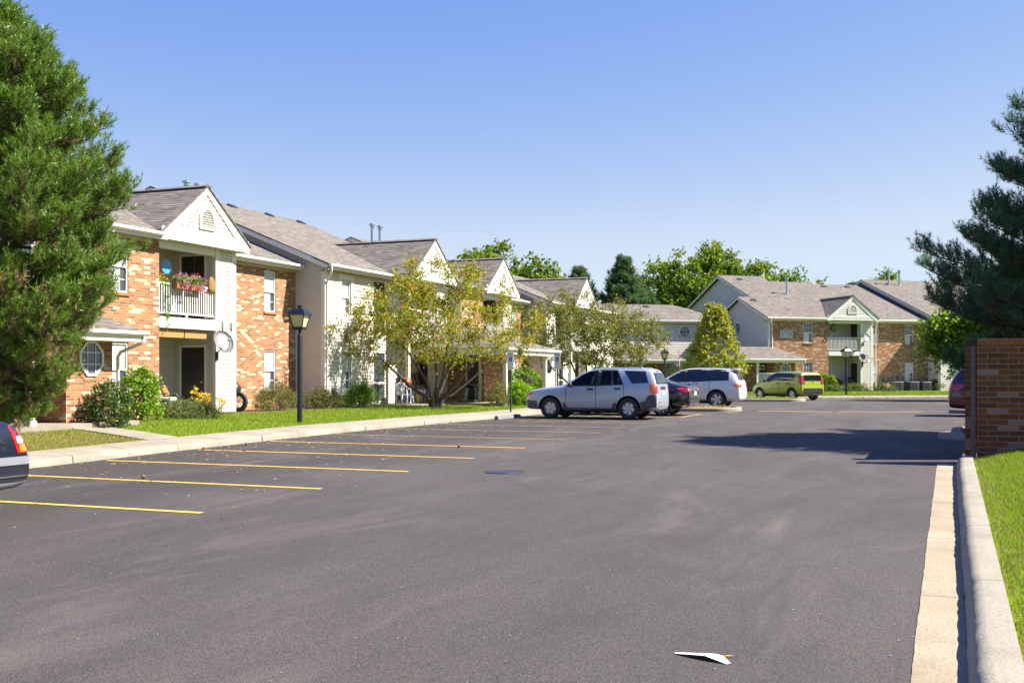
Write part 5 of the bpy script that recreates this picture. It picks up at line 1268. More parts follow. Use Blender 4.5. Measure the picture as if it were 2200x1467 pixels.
    if P.get('see'):      # open the cabin between the side windows and seat it
        cuts=[]
        for i in P['see']:
            poly=P['glass'][i]; cx=sum(p[0] for p in poly)/len(poly); cz=sum(p[1] for p in poly)/len(poly)
            q=[(cx+(a-cx)*.97,cz+(b_-cz)*.96) for a,b_ in poly]; m=MB(); m.prism(q,-1.2,1.2,'y'); c=m.build('cut',MATS['wheelwell'],fixn=True); c.parent=root; cuts.append(c)
            for fr in [ch for ch in root.children if ch.name.startswith('window_surround')]:
                md=fr.modifiers.new('b','BOOLEAN'); md.operation='DIFFERENCE'; md.object=c; md.solver='EXACT'
            md=o.modifiers.new('b','BOOLEAN'); md.operation='DIFFERENCE'; md.object=c; md.solver='EXACT'; md.material_mode='TRANSFER'
        bpy.context.view_layer.update(); dg=bpy.context.evaluated_depsgraph_get()
        for ob in [o]+[ch for ch in root.children if ch.name.startswith('window_surround')]:
            nm2=bpy.data.meshes.new_from_object(ob.evaluated_get(dg)); ob.modifiers.clear(); ob.data=nm2
        for c in cuts: bpy.data.objects.remove(c)
        for (sx,sy) in ((.02,.38),(.02,-.38),(-.86,.36),(-.86,-.36)):
            m=MB(); m.box(-.06,.06,-.22,.22,0,.28); m.box(-.05,.05,-.12,.12,.30,.47); m.xf(Matrix.Translation((sx,sy,1.125))@Matrix.Rotation(R(-14),4,'Y')); m.build('seat',plain('seat_grey',(.14,.15,.16),.9),root,bevel=.03)
        m=MB(); m.tube([(.42+.06*math.sin(a*.5236),.38+.17*math.cos(a*.5236),1.19+.17*math.sin(a*.5236)) for a in range(13)],.015,6); m.build('steering_wheel',MATS['blackplastic'],root,smooth=True)
    m=MB(); m.box(P['axle'][1]+.3,P['axle'][0]-.3,-P['w']*.8,P['w']*.8,.2,.3); m.build('underbody',MATS['wheelwell'],root)
    return root
def g_at(x,y): return (x,y,g(y)+.004)
# --- silver sport utility car
SUV=dict(see=(0,1,2),paint='paint_silver',w=.87,len=4.6,r=.355,axle=(1.41,-1.30),rimf=.60,spokes=6,spw=.085,
 st=[(-2.27,.42,.62,.72,.70,.74,.70),(-2.25,.34,.80,1.08,.80,.82,.74),(-2.20,.30,1.08,1.30,.84,.84,.72),(-2.06,.29,1.13,1.62,.86,.855,.67),(-1.90,.28,1.135,1.69,.865,.86,.665),(-1.2,.26,1.125,1.70,.865,.865,.67),(-.3,.25,1.11,1.70,.865,.865,.67),(.10,.25,1.10,1.655,.865,.865,.66),(.42,.25,1.09,1.50,.865,.86,.67),(.78,.25,1.07,1.27,.865,.855,.70),(1.03,.26,1.03,1.115,.865,.85,.74),(1.5,.27,1.0,1.07,.86,.85,.74),(1.95,.28,.93,1.01,.86,.83,.70),(2.16,.29,.86,.96,.83,.80,.66),(2.28,.30,.80,.90,.80,.77,.62),(2.30,.34,.70,.80,.76,.73,.6)],
 frames=[[(.86,1.075),(.70,1.28),(.36,1.50),(.05,1.625),(-.9,1.64),(-1.14,1.13),(-.2,1.085)]],
 glass=[[(.70,1.115),(.62,1.25),(.38,1.44),(.06,1.585),(-.25,1.60),(-.19,1.12)],[(-.29,1.125),(-.35,1.60),(-.66,1.605),(-.78,1.14)],[(-.82,1.14),(-.70,1.60),(-.88,1.60),(-1.09,1.15)],[(-1.12,1.60),(-1.84,1.575),(-1.97,1.20),(-1.42,1.17)]],
 clad=[[(2.29,.28),(2.29,.62),(2.12,.60),(1.88,.575),(1.86,.30)],[(.92,.26),(1.0,.40),(.93,.55),(.78,.37),(-.72,.345),(-.80,.545),(-.90,.54),(-.86,.26)],[(-1.74,.30),(-1.70,.56),(-1.86,.60),(-1.97,.79),(-2.10,.81),(-2.245,.80),(-2.25,.33)]],
 seams=[(.86,.38,1.07),(-.19,.37,1.10),(-1.14,.55,1.13)],handles=[(-.09,.11,.985),(-1.02,-.83,1.0)],
 lamps=[([(-1.98,1.16),(-2.17,1.18),(-2.21,.90),(-2.215,.83),(-2.05,.82),(-2.02,.95)],'lamp_amber'),([(1.98,.93),(2.2,.86),(2.24,.77),(2.06,.78)],'lamp_amber')],
 side_extra=[([(.82,.56),(-.62,.60),(-.62,.575),(.82,.52)],'paint_silver')],mirror=(.66,1.13),
 rear=[('rear_window',[(-.66,1.53),(.66,1.53),(.74,1.16),(-.74,1.16)],'carglass'),('tail_lamp',[(.70,1.15),(.83,1.15),(.83,.84),(.73,.84)],'lamp_red'),('tail_lamp',[(-.70,1.15),(-.83,1.15),(-.83,.84),(-.73,.84)],'lamp_red'),('handle_trim',[(-.3,1.07),(.3,1.07),(.3,.98),(-.3,.98)],'blackplastic'),('licence_plate',[(-.16,.93),(.16,.93),(.16,.80),(-.16,.80)],'plate_white'),('step_bumper',[(-.62,.60),(.62,.60),(.62,.42),(-.62,.42)],'bumper_grey'),('stop_lamp',[(-.15,1.60),(.15,1.60),(.15,1.57),(-.15,1.57)],'lamp_red')])
t=car('sport_utility_car','silver sport utility car parked nose-in at the near end of the row','car',g_at(-11.05,35.45),R(180),SUV)
m=MB()
for s in (-1,1): m.tube([(-1.75,s*.58,1.655),(-1.65,s*.58,1.69),(-.2,s*.58,1.70),(.0,s*.58,1.65)],.016,6)
m.build('roof_rail',MATS['paint_silver'],t,smooth=True)
# --- black saloon, only its tail shows
SED=dict(paint='paint_black',w=.91,len=4.85,r=.345,axle=(1.45,-1.40),rimf=.74,spokes=10,spw=.035,
 st=[(-2.42,.40,.66,.78,.66,.72,.66),(-2.40,.34,.80,.95,.80,.82,.76),(-2.30,.28,.93,1.06,.87,.86,.76),(-1.98,.25,.98,1.10,.90,.875,.70),(-1.60,.23,.985,1.20,.905,.88,.64),(-1.05,.21,.975,1.39,.905,.885,.60),(-.4,.20,.965,1.46,.905,.89,.60),(.25,.20,.95,1.46,.905,.89,.60),(.75,.20,.94,1.27,.905,.885,.63),(1.15,.21,.92,1.05,.905,.88,.70),(1.6,.22,.87,.95,.90,.86,.70),(2.1,.25,.76,.84,.86,.80,.62),(2.38,.30,.60,.70,.74,.70,.55)],
 glass=[[(.82,.985),(.3,1.34),(-.35,1.385),(-.95,1.325),(-1.42,1.04),(-1.2,1.0)]],frames=[[(.9,.965),(.3,1.375),(-.35,1.42),(-1.0,1.36),(-1.55,1.04),(-1.3,.975)]],
 seams=[(.55,.3,.95),(-.45,.3,.97),(-1.15,.5,.97)],handles=[(-.3,-.12,.88),(-1.08,-.9,.90)],handlemat='paint_black',mirrormat='paint_black',
 lamps=[([(-1.93,.97),(-2.10,1.0),(-2.36,.97),(-2.39,.84),(-2.2,.82)],'lamp_red')],
 side_extra=[([(-1.70,.93),(-1.88,.935),(-1.88,.915),(-1.70,.91)],'lamp_red'),([(-2.15,.36),(-2.41,.42),(-2.41,.35),(-2.15,.31)],'chrome')],
 rear=[('tail_lamp',[(.55,.97),(.84,.97),(.84,.84),(.55,.86)],'lamp_red'),('tail_lamp',[(-.55,.97),(-.84,.97),(-.84,.84),(-.55,.86)],'lamp_red'),('licence_plate',[(-.16,.86),(.16,.86),(.16,.72),(-.16,.72)],'plate_white'),('bumper_trim',[(-.78,.42),(.78,.42),(.72,.36),(-.72,.36)],'chrome')])
t=car('saloon_car','glossy black saloon car, its tail showing beyond the silver car','car',g_at(-10.85,38.7),R(180),SED)
m=MB(); m.tube([(-2.30,-.62,1.10),(-2.36,-.60,1.13),(-2.40,0,1.15),(-2.36,.60,1.13),(-2.30,.62,1.10)],.025,6); m.build('boot_spoiler',MATS['paint_black'],t,smooth=True)
# --- pale silver people carrier
HI=dict(paint='paint_pale',w=.935,len=4.79,r=.375,axle=(1.43,-1.36),rimf=.66,spokes=5,spw=.10,
 st=[(-2.38,.44,.66,.76,.70,.76,.70),(-2.36,.36,.84,1.0,.83,.86,.80),(-2.30,.31,1.02,1.20,.90,.89,.78),(-2.12,.29,1.13,1.56,.925,.90,.71),(-1.95,.28,1.15,1.70,.93,.905,.69),(-1.2,.26,1.14,1.735,.93,.91,.69),(-.3,.25,1.13,1.74,.93,.91,.69),(.15,.25,1.12,1.70,.93,.91,.68),(.55,.25,1.11,1.52,.93,.905,.69),(.95,.25,1.09,1.28,.93,.90,.73),(1.2,.26,1.05,1.13,.93,.90,.78),(1.65,.27,.98,1.05,.925,.88,.74),(2.1,.29,.86,.94,.89,.83,.64),(2.37,.34,.64,.72,.76,.72,.58)],
 frames=[[(1.0,1.10),(.5,1.48),(.1,1.64),(-1.0,1.675),(-1.76,1.635),(-1.87,1.585),(-1.88,1.19),(-.5,1.13)]],
 glass=[[(.88,1.145),(.48,1.45),(.06,1.595),(.0,1.145)],[(-.06,1.145),(-.06,1.61),(-.95,1.625),(-.98,1.15)],[(-1.04,1.155),(-1.02,1.625),(-1.74,1.595),(-1.82,1.55),(-1.83,1.22)]],
 seams=[(.98,.4,1.08),(-.02,.34,1.12),(-1.05,.55,1.14)],handles=[(-.28,-.1,1.03),(-1.0,-.78,1.05)],handlemat='chrome',mirrormat='paint_pale',mirror=(.75,1.16),
 lamps=[([(-2.0,1.03),(-2.31,1.04),(-2.33,.88),(-2.2,.89)],'lamp_amber')],clad=[[(1.0,.26),(.95,.34),(-.9,.34),(-.95,.27)]],
 rear=[('rear_window',[(-.66,1.60),(.66,1.60),(.76,1.20),(-.76,1.20)],'carglass'),('tail_lamp',[(.55,1.03),(.86,1.04),(.86,.89),(.62,.9)],'lamp_red'),('tail_lamp',[(-.55,1.03),(-.86,1.04),(-.86,.89),(-.62,.9)],'lamp_red'),('licence_plate',[(-.16,.93),(.16,.93),(.16,.79),(-.16,.79)],'plate_white')])
t=car('people_carrier','pale silver people carrier with roof rails beyond the black saloon','car',g_at(-10.65,47.75),R(180),HI)
m=MB()
for s in (-1,1): m.tube([(-1.95,s*.62,1.66),(-1.8,s*.62,1.735),(-.0,s*.62,1.75),(.2,s*.62,1.67)],.022,6)
m.build('roof_rail',MATS['roof_rail'],t,smooth=True)
m=MB(); m.prism([(-2.0,1.71),(-2.28,1.66),(-2.27,1.63),(-1.98,1.66)],-.66,.66,'y'); m.build('roof_spoiler',MATS['paint_pale'],t,bevel=.01)
# --- lime boxy hatchback
SO=dict(paint='paint_lime',w=.895,len=4.14,r=.335,axle=(1.28,-1.29),rimf=.66,spokes=5,spw=.085,
 st=[(-2.06,.42,.62,.72,.70,.78,.74),(-2.04,.34,.76,.90,.82,.84,.80),(-2.0,.30,.95,1.10,.86,.865,.80),(-1.93,.28,1.08,1.50,.88,.875,.75),(-1.82,.27,1.11,1.58,.89,.88,.73),(-1.2,.25,1.10,1.605,.89,.885,.72),(-.3,.23,1.08,1.615,.89,.885,.72),(.25,.23,1.06,1.60,.89,.885,.71),(.62,.23,1.05,1.45,.89,.88,.71),(.95,.24,1.03,1.22,.89,.875,.73),(1.18,.25,1.0,1.09,.89,.87,.76),(1.55,.27,.95,1.01,.88,.85,.72),(1.9,.29,.83,.90,.85,.80,.62),(2.06,.34,.62,.70,.76,.72,.58)],
 glass=[[(.82,1.085),(.55,1.37),(.2,1.50),(-.28,1.51),(-.28,1.10)],[(-.34,1.105),(-.34,1.51),(-1.1,1.49),(-1.42,1.36),(-1.30,1.15)]],frames=[[(.92,1.06),(.55,1.41),(.2,1.535),(-1.1,1.525),(-1.5,1.37),(-1.35,1.11)]],
 seams=[(.82,.34,1.05),(-.31,.32,1.08),(-1.1,.6,1.09)],handles=[(-.25,-.08,.95),(-1.05,-.88,.96)],mirrormat='blackplastic',mirror=(.7,1.12),
 lamps=[([(-1.74,1.36),(-1.97,1.38),(-2.0,.94),(-1.92,.92),(-1.78,1.0)],'lamp_red')],clad=[[(.9,.24),(.86,.33),(-.85,.33),(-.9,.25)]],
 rear=[('rear_surround',[(-.80,1.42),(.80,1.42),(.84,.90),(-.84,.90)],'blackplastic'),('hatch_panel',[(-.60,1.06),(.60,1.06),(.58,.90),(-.58,.90)],'paint_lime'),('rear_window',[(-.66,1.40),(.66,1.40),(.68,1.12),(-.68,1.12)],'carglass'),('tail_lamp',[(.68,1.38),(.80,1.38),(.83,.95),(.70,.98)],'lamp_red'),('tail_lamp',[(-.68,1.38),(-.80,1.38),(-.83,.95),(-.70,.98)],'lamp_red'),('bumper_insert',[(-.70,.68),(.70,.68),(.80,.36),(-.80,.36)],'blackplastic'),('fog_lamp',[(.72,.46),(.80,.46),(.80,.38),(.72,.38)],'lamp_amber'),('fog_lamp',[(-.72,.46),(-.80,.46),(-.80,.38),(-.72,.38)],'lamp_amber')])
hd=math.atan2(.618,-.786)
t=car('hatchback_car','lime green boxy hatchback by the grassy island','car',g_at(*at(1690,62.6)[:2]),hd,SO)
P=SO['_d']('licence_plate',[(-.17,.60),(.17,.60),(.17,.48),(-.17,.48)],'plate_white','x',-1,.012)
SO['_d']('hatch_badge',[(-.045,1.03),(.045,1.03),(.045,.98),(-.045,.98)],'chrome','x',-1,.02)
# --- maroon minivan behind the brick wall
MV=dict(paint='paint_maroon',w=.98,len=5.1,r=.35,axle=(1.55,-1.48),rimf=.62,spokes=5,spw=.09,
 st=[(-2.53,.42,.62,.72,.74,.80,.76),(-2.52,.33,.80,.96,.88,.90,.84),(-2.45,.28,1.02,1.18,.95,.93,.82),(-2.28,.26,1.12,1.52,.97,.945,.76),(-2.05,.25,1.14,1.70,.975,.95,.73),(-1.2,.23,1.13,1.755,.975,.955,.74),(.0,.22,1.10,1.76,.975,.955,.74),(.7,.22,1.08,1.66,.975,.95,.72),(1.2,.23,1.05,1.36,.975,.94,.74),(1.6,.24,1.0,1.10,.97,.92,.78),(2.0,.26,.90,.99,.94,.88,.70),(2.4,.29,.74,.84,.86,.80,.6),(2.53,.34,.60,.70,.76,.7,.55)],
 glass=[[(-2.22,1.17),(-2.05,1.58),(-1.35,1.63),(-1.30,1.16)],[(-1.22,1.16),(-1.25,1.635),(-.2,1.64),(-.15,1.14)],[(-.06,1.14),(-.08,1.64),(.6,1.55),(1.1,1.18)]],frames=[],
 seams=[(-1.26,.4,1.14),(-.1,.35,1.12)],handles=[(-.35,-.15,1.0)],handlemat='paint_maroon',mirrormat='paint_maroon',mirror=(1.0,1.12),
 lamps=[([(-2.02,1.10),(-2.2,1.12),(-2.47,1.10),(-2.50,.93),(-2.28,.90),(-2.1,.97)],'lamp_red')],
 side_extra=[([(-1.95,.62),(-2.52,.68),(-2.52,.655),(-1.95,.60)],'paint_maroon')],
 rear=[('rear_window',[(-.70,1.60),(.70,1.60),(.80,1.16),(-.80,1.16)],'carglass'),('tail_lamp',[(.66,1.10),(.90,1.11),(.90,.92),(.74,.90)],'lamp_amber'),('tail_lamp',[(-.66,1.10),(-.90,1.11),(-.90,.92),(-.74,.90)],'lamp_amber'),('licence_plate',[(-.16,.90),(.16,.90),(.16,.76),(-.16,.76)],'plate_white'),('bumper_step',[(-.86,.70),(.86,.70),(.80,.62),(-.80,.62)],'blackplastic')])
t=car('minivan','maroon minivan parked behind the brick bin enclosure','car',g_at(2.5,41.6),0,MV)
m=MB()
for s in (-1,1): m.tube([(-2.0,s*.66,1.72),(-1.85,s*.66,1.79),(.4,s*.66,1.80),(.6,s*.66,1.72)],.02,6)
m.build('roof_rail',MATS['roof_rail'],t,smooth=True)
# --- dark saloon cut by the left edge of the view
S6=dict(paint='paint_navy',w=.90,len=4.58,r=.325,axle=(1.40,-1.32),rimf=.66,spokes=5,spw=.09,
 st=[(-2.29,.38,.56,.64,.76,.80,.76),(-2.28,.33,.66,.74,.84,.84,.78),(-2.22,.29,.80,.98,.875,.83,.72),(-2.12,.27,.93,1.08,.885,.85,.70),(-1.85,.25,.96,1.11,.89,.865,.68),(-1.5,.24,.955,1.20,.89,.87,.62),(-1.0,.22,.945,1.37,.89,.875,.60),(-.4,.21,.935,1.43,.89,.875,.60),(.2,.21,.93,1.43,.89,.875,.60),(.7,.21,.92,1.24,.89,.87,.63),(1.05,.22,.90,1.03,.89,.865,.70),(1.5,.23,.86,.94,.885,.85,.68),(1.95,.26,.76,.84,.85,.80,.62),(2.26,.30,.60,.68,.76,.70,.55)],
 glass=[[(.75,.965),(.25,1.31),(-.35,1.35),(-.9,1.29),(-1.38,1.02),(-1.2,.98)]],frames=[],seams=[(.5,.3,.93),(-.45,.3,.94)],handles=[(-.3,-.12,.86)],handlemat='paint_navy',mirrormat='paint_navy',
 lamps=[([(-2.03,1.03),(-2.17,1.07),(-2.24,.86),(-2.24,.70),(-2.13,.70),(-2.06,.88)],'lamp_red')],
 clad=[[(-1.72,.545),(-2.28,.60),(-2.30,.565),(-1.72,.51)]],cladmat='bumper_grey',
 rear=[('tail_lamp',[(-.60,1.07),(-.78,1.07),(-.84,.86),(-.84,.70),(-.66,.70),(-.62,.86)],'lamp_red'),('tail_lamp',[(.60,1.07),(.78,1.07),(.84,.86),(.84,.70),(.66,.70),(.62,.86)],'lamp_red'),('lamp_lens',[(-.665,.885),(-.82,.885),(-.838,.81),(-.675,.81)],'lamp_clear'),('lamp_lens',[(-.69,.80),(-.835,.80),(-.835,.715),(-.69,.715)],'lamp_amber'),
   ('bumper_top',[(-.86,.66),(.86,.66),(.88,.57),(-.88,.57)],'bumper_grey'),('bumper_strip',[(-.86,.45),(.86,.45),(.86,.435),(-.86,.435)],'chrome'),('lower_bumper',[(-.83,.37),(.83,.37),(.80,.305),(-.80,.305)],'bumper_grey'),('plate_recess',[(-.28,.92),(.28,.92),(.30,.74),(-.30,.74)],'wheelwell'),('licence_plate',[(-.16,.89),(.16,.89),(.16,.77),(-.16,.77)],'plate_white')])
t=car('saloon_car','dark blue saloon car with orange tail lamp and pale bumper at the left edge','car',g_at(-12.74,9.4),R(180),S6); t.scale.z=1.07
Mx=Matrix.Translation((-2.262,-.43,.835))@Matrix.Rotation(R(-90),4,'Z')@Matrix.Rotation(R(90-14),4,'X')
text_mesh('badge','S60',.085,MATS['chrome'],t,Mx,.003); text_mesh('badge','2.5',.05,MATS['chrome'],t,Matrix.Translation((-2.273,-.46,.76))@Matrix.Rotation(R(-90),4,'Z')@Matrix.Rotation(R(90-14),4,'X'),.003)
# ------------------------------------------------------------------ street furniture and small things
# lamp posts
plain('lantern_glass',(.50,.43,.26),.25,var=.25,vs=9,coat=.5)
def lamp_post(label,loc,h,rz=0):
    t=thing('lamp_post',label,'street lamp',loc,rz,'lantern lamp posts round the lot')
    m=MB(); m.lathe([(.075,-.1),(.075,h-.78),(.06,h-.74),(.045,h-.70),(.045,h-.60)],14,(0,0,0)); m.build('post',MATS['lamp_black'],t,smooth=True,angle=40)
    z0=h-.62; m=MB(); a,b=.135,.225
    m.box(-a-.012,a+.012,-a-.012,a+.012,z0,z0+.08)
    for sx in (-1,1):
        for sy in (-1,1): m.tube([(sx*a,sy*a,z0+.07),(sx*b,sy*b,z0+.42)],.017,4)
    m.build('cage',MATS['lamp_black'],t)
    m=MB(); q=.965; A=[(s1*a*q,s2*a*q,z0+.08) for s1,s2 in ((-1,-1),(1,-1),(1,1),(-1,1))]; B=[(s1*b*q,s2*b*q,z0+.415) for s1,s2 in ((-1,-1),(1,-1),(1,1),(-1,1))]
    m.add(A+B,[(i,(i+1)%4,(i+1)%4+4,i+4) for i in range(4)]); m.build('lantern_glass',MATS['lantern_glass'],t)
    m=MB(); prof=[(.275,.415),(.285,.43),(.265,.45),(.235,.50),(.17,.585),(.15,.60),(0,.602)]; vs=[]
    for r_,z in prof[:-1]: vs+= [(s1*r_,s2*r_,z0+z) for s1,s2 in ((-1,-1),(1,-1),(1,1),(-1,1))]
    n=len(prof)-1; m.add(vs,[(i*4+j,i*4+(j+1)%4,(i+1)*4+(j+1)%4,(i+1)*4+j) for i in range(n-1) for j in range(4)]+[((n-1)*4,(n-1)*4+1,(n-1)*4+2,(n-1)*4+3),(3,2,1,0)])
    m.lathe([(.06,.60),(.06,.66),(.085,.665),(.085,.69),(.03,.71),(.02,.735),(0,.74)],12,(0,0,z0)); m.build('hood',MATS['lamp_black'],t,fixn=True)
    return t
lamp_post('black lantern lamp post on the near lawn, the largest of the lamps',(-17.3,26.86,lawn_z(-17.3,26.86)),3.28,R(8))
lamp_post('black lantern lamp post rising just behind the roof of the silver sport car',at(1375,62,.42),2.98,R(20))
lamp_post('black lantern lamp post between the crab apple and the cone-shaped tree',at(1428,72,.42),2.98,R(20))
lamp_post('black lantern lamp post on the strip of lawn before the numbered building',(-6.0,71.3,.46),2.98,R(37))
# accessible-parking signs
plain('sign_white',(.66,.67,.68),.4); plain('sign_blue',(.02,.09,.45),.4); plain('sign_green',(.02,.22,.10),.4); plain('post_green',(.02,.05,.035),.5)
def park_sign(label,loc,h=2.13):
    t=thing('parking_sign',label,'road sign',loc,R(-18),'blue wheelchair parking signs')
    m=MB(); m.prism([(-.03,-.012),(.03,-.012),(.03,.012),(.014,.012),(.014,-.004),(-.014,-.004),(-.014,.012),(-.03,.012)],-.1,h-.05,'z'); m.build('post',MATS['post_green'],t)
    m=MB(); m.box(-.15,.15,-.018,-.013,h-.48,h); pn=m.build('panel',MATS['sign_white'],t)
    m=MB(); m.box(-.15,.15,-.018,-.013,h-.62,h-.485); p2=m.build('fine_panel',MATS['sign_white'],t)
    m=MB(); m.box(-.075,.075,-.021,-.019,h-.36,h-.17); m.build('blue_field',MATS['sign_blue'],pn)
    M=lambda x,z: Matrix.Translation((x,-.0225,z))@Matrix.Rotation(R(90),4,'X')
    m=MB(); m.lathe([(.012,-.0245),(0,-.0245)],8,(-.012,0,h-.195),'y'); m.tube([(-.012,-.0235,h-.21),(-.008,-.0235,h-.262),(.022,-.0235,h-.262),(.035,-.0235,h-.31),(.05,-.0235,h-.305)],.006,4)
    m.tube([(-.02+.038*math.cos(R(a))+.012,-.0235,h-.295+.038*math.sin(R(a))) for a in range(110,360,25)],.0055,4); m.build('wheelchair_symbol',MATS['sign_white'],pn)
    text_mesh('lettering','RESERVED\nPARKING',.052,MATS['sign_green'],pn,M(0,h-.085),.0005); text_mesh('lettering','$250 FINE',.045,MATS['sign_green'],p2,M(0,h-.55),.0005)
    m=MB(); m.box(-.09,.09,-.021,-.019,h-.43,h-.415); m.box(-.05,.05,-.021,-.019,h-.45,h-.44); m.build('arrow_line',MATS['sign_green'],pn)
    return t
park_sign('blue wheelchair parking sign on the grass left of the porch column',(-14.45,36.0,.47))
park_sign('blue wheelchair parking sign directly above the silver car bonnet',(-13.75,39.0,.5))
# concrete wheel stops
concrete_mat('stop_conc',(.13,.135,.14),(.20,.205,.21),(.1,.09,.08),.1)
def wheel_stop(label,loc,rz,l=1.8):
    m=MB(); m.prism([(-.08,0),(.08,0),(.055,.13),(-.055,.13)],-l/2,l/2,'y'); o=m.build('wheel_stop',MATS['stop_conc'],None,bevel=.012); o.location=loc; o.rotation_euler.z=rz
    return tag(o,label,'wheel stop','concrete wheel stops')
wheel_stop('grey concrete wheel stop on the tarmac left of the silver car',g_at(-13.75,33.9),0)
wheel_stop('concrete wheel stop under the rear of the maroon minivan',g_at(5.4,41.6),0)
wheel_stop('sunlit concrete wheel stop beside the maroon minivan',g_at(.6,43.8),R(70),1.3)
# rubbish enclosure of brown brick with a cap course
t=thing('bin_enclosure','brown brick enclosure wall with a cap course at the right edge','brick wall',(.46,21.2,g(21)+.2))
bx0=.0
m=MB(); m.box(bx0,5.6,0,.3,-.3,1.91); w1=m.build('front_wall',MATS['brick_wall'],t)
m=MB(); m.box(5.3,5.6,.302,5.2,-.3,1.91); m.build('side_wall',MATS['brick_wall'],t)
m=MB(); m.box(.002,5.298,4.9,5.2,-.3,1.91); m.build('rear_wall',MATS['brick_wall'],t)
m=MB(); x=bx0
while x<5.58:
    m.box(x+.004,x+.096,-.012,.312,1.912,2.02); x+=.1
m.build('cap_course',MATS['brick_cap'] if 'brick_cap' in MATS else plain('brick_cap',(.22,.075,.032),.9,var=.4,vs=12),t,bevel=.004)
m=MB(); m.box(.006,5.59,.0,.30,1.9105,2.0); m.build('cap_mortar',MATS['gutter_conc'],t)
m=MB(); m.box(-.19,-.002,.75,1.0,-.3,1.95); m.build('gate_pier',MATS['brick_wall'],t)
m=MB(); m.box(-.10,-.03,.34,.40,-.3,1.9); m.build('gate_post',plain('post_grey',(.10,.12,.15),.5,.3),t)
m=MB(); m.box(-.03,.03,1.05,2.9,.1,1.9); m.build('gate_leaf',MATS['darkmetal'],t)
# manhole cover
m=MB(); m.lathe([(.33,0),(.33,.006),(.29,.006),(.285,.002),(.27,.002),(.265,.007),(0,.007)],32,(0,0,0)); o=m.build('manhole_cover',plain('iron',(.05,.056,.075),.5,.6,var=.4,vs=25),smooth=True,angle=30); o.location=(-6.9,16.9,g(16.9)+.001); tag(o,'round iron manhole cover in the tarmac','manhole cover')
# scrap of white paper in the foreground
A=[(0,.015),(.34,.11),(.40,.09),(.52,-.03),(.50,-.06),(.30,-.045),(.02,-.02)]
c_,s_=math.cos(R(-2)),math.sin(R(-2)); base=Vector((-1.585,6.66,g(6.6)))
pv=[]; 
for i,(x,y) in enumerate(A): pv.append((x,y,[.012,.03,.03,.012,.006,.05,.012][i]))
m=MB(); n=len(pv); ctr=(.32,.03,.055); m.add(pv+[ctr]+[(x,y,z-.0015) for x,y,z in pv]+[(ctr[0],ctr[1],ctr[2]-.0015)],[(i,(i+1)%n,n) for i in range(n)]+[(n+1+(i+1)%n,n+1+i,2*n+1) for i in range(n)])
plain('paper',(.74,.75,.78),.6,var=.02)
o=m.build('paper_scrap',MATS['paper'],fixn=True); o.location=base; o.scale=(.75,.75,.6); o.rotation_euler.z=YAW-R(36)
tag(o,'torn folded scrap of white paper lying on the tarmac','paper')
m=MB(); m.tube([(.40,.08,.03),(.43,.13,.03),(.45,.17,.02),(.43,.18,.008),(.38,.16,.005)],.003,5); plain('straw_stalk',(.45,.28,.06),.6); s=m.build('dry_stalk',MATS['straw_stalk']); s.location=base; s.scale=(.75,.75,.6); s.rotation_euler.z=YAW-R(36); tag(s,'dry yellow stalk stuck under the paper scrap','twig')
# satellite dishes
plain('dish_grey',(.145,.15,.16),.4,var=.05); plain('logo_dark',(.04,.07,.14),.5)
def dish(label,loc,rz,tilt,rad=.36,mark=False,ground=False,parent=None,arm=True):
    t=thing('satellite_dish',label,'satellite dish',loc,rz,'satellite dishes')
    M=Matrix.Translation((.34,0,.34))@Matrix.Rotation(R(-tilt),4,'Y')
    m=MB(); n=28; rings=[(0,0),(.4,.013),(.75,.045),(1,.085),(1.0,.095)]; vs=[]
    for f,h in rings[1:]:
        for j in range(n): a=6.2832*j/n; vs.append((h*rad/.42-.0,math.cos(a)*rad*f*.92,math.sin(a)*rad*f*1.08))
    vs.append((0,0,0)); k=len(rings)-1
    m.add(vs,[(k*n,(j+1)%n,j) for j in range(n)]+[(i*n+j,i*n+(j+1)%n,(i+1)*n+(j+1)%n,(i+1)*n+j) for i in range(k-1) for j in range(n)])
    m.xf(M); d=m.build('reflector',MATS['dish_grey'],t,smooth=True,fixn=True); md=d.modifiers.new('t','SOLIDIFY'); md.thickness=.012; md.offset=0
    if mark:
        z=.17*rad/.36; m=MB(); arc=[(.075*math.sin(R(a)),.075*math.cos(R(a))) for a in range(180,361,15)]
        m.add([(.028,-.03-p*.9,z+q*.9) for p,q in [(x,y) for x,y in arc]],[tuple(range(len(arc)))]); 
        o_=[(.085*math.sin(R(a))+.03,.085*math.cos(R(a))) for a in range(20,165,12)]; i_=[(.05*math.sin(R(a))+.045,.06*math.cos(R(a))) for a in range(164,19,-12)]
        m.add([(.030,.0+p*.9,z+q*.9) for p,q in o_+i_],[tuple(range(len(o_+i_)))]); m.xf(M); m.build('dish_logo',MATS['logo_dark'],d)
    m=MB(); f=M@Vector((rad*1.15,0,-rad*.35)); lo=M@Vector((.09,0,-rad*1.0)); bk=M@Vector((-.05,0,-.05))
    m.tube([lo,(lo+f)/2+Vector((.03,0,-.05)),f],.013,6); m.build('feed_arm',MATS['dish_grey'],t)
    m=MB(); m.xf(M); m.tube([f+Vector((-.02,0,0)),f+(M@Vector((0,0,0))-f).normalized()*.09],.045,8); m.build('feed_horn',MATS['dish_grey'],t)
    if arm:
        m=MB(); m.tube([bk,bk+Vector((-.03,0,-.14)),(0.02,0,.05),(0.02,0,-.12)],.022,7); m.box(-.004,.012,-.06,.06,-.22,.05); m.build('mount_arm',MATS['darkmetal'],t)
    else:
        m=MB(); m.tube([bk,(bk.x-.02,0,bk.z-.12),(bk.x-.02,0,-1.0)],.03,8); m.build('mast',MATS['steel'],t)
    return t
X1=-21.3
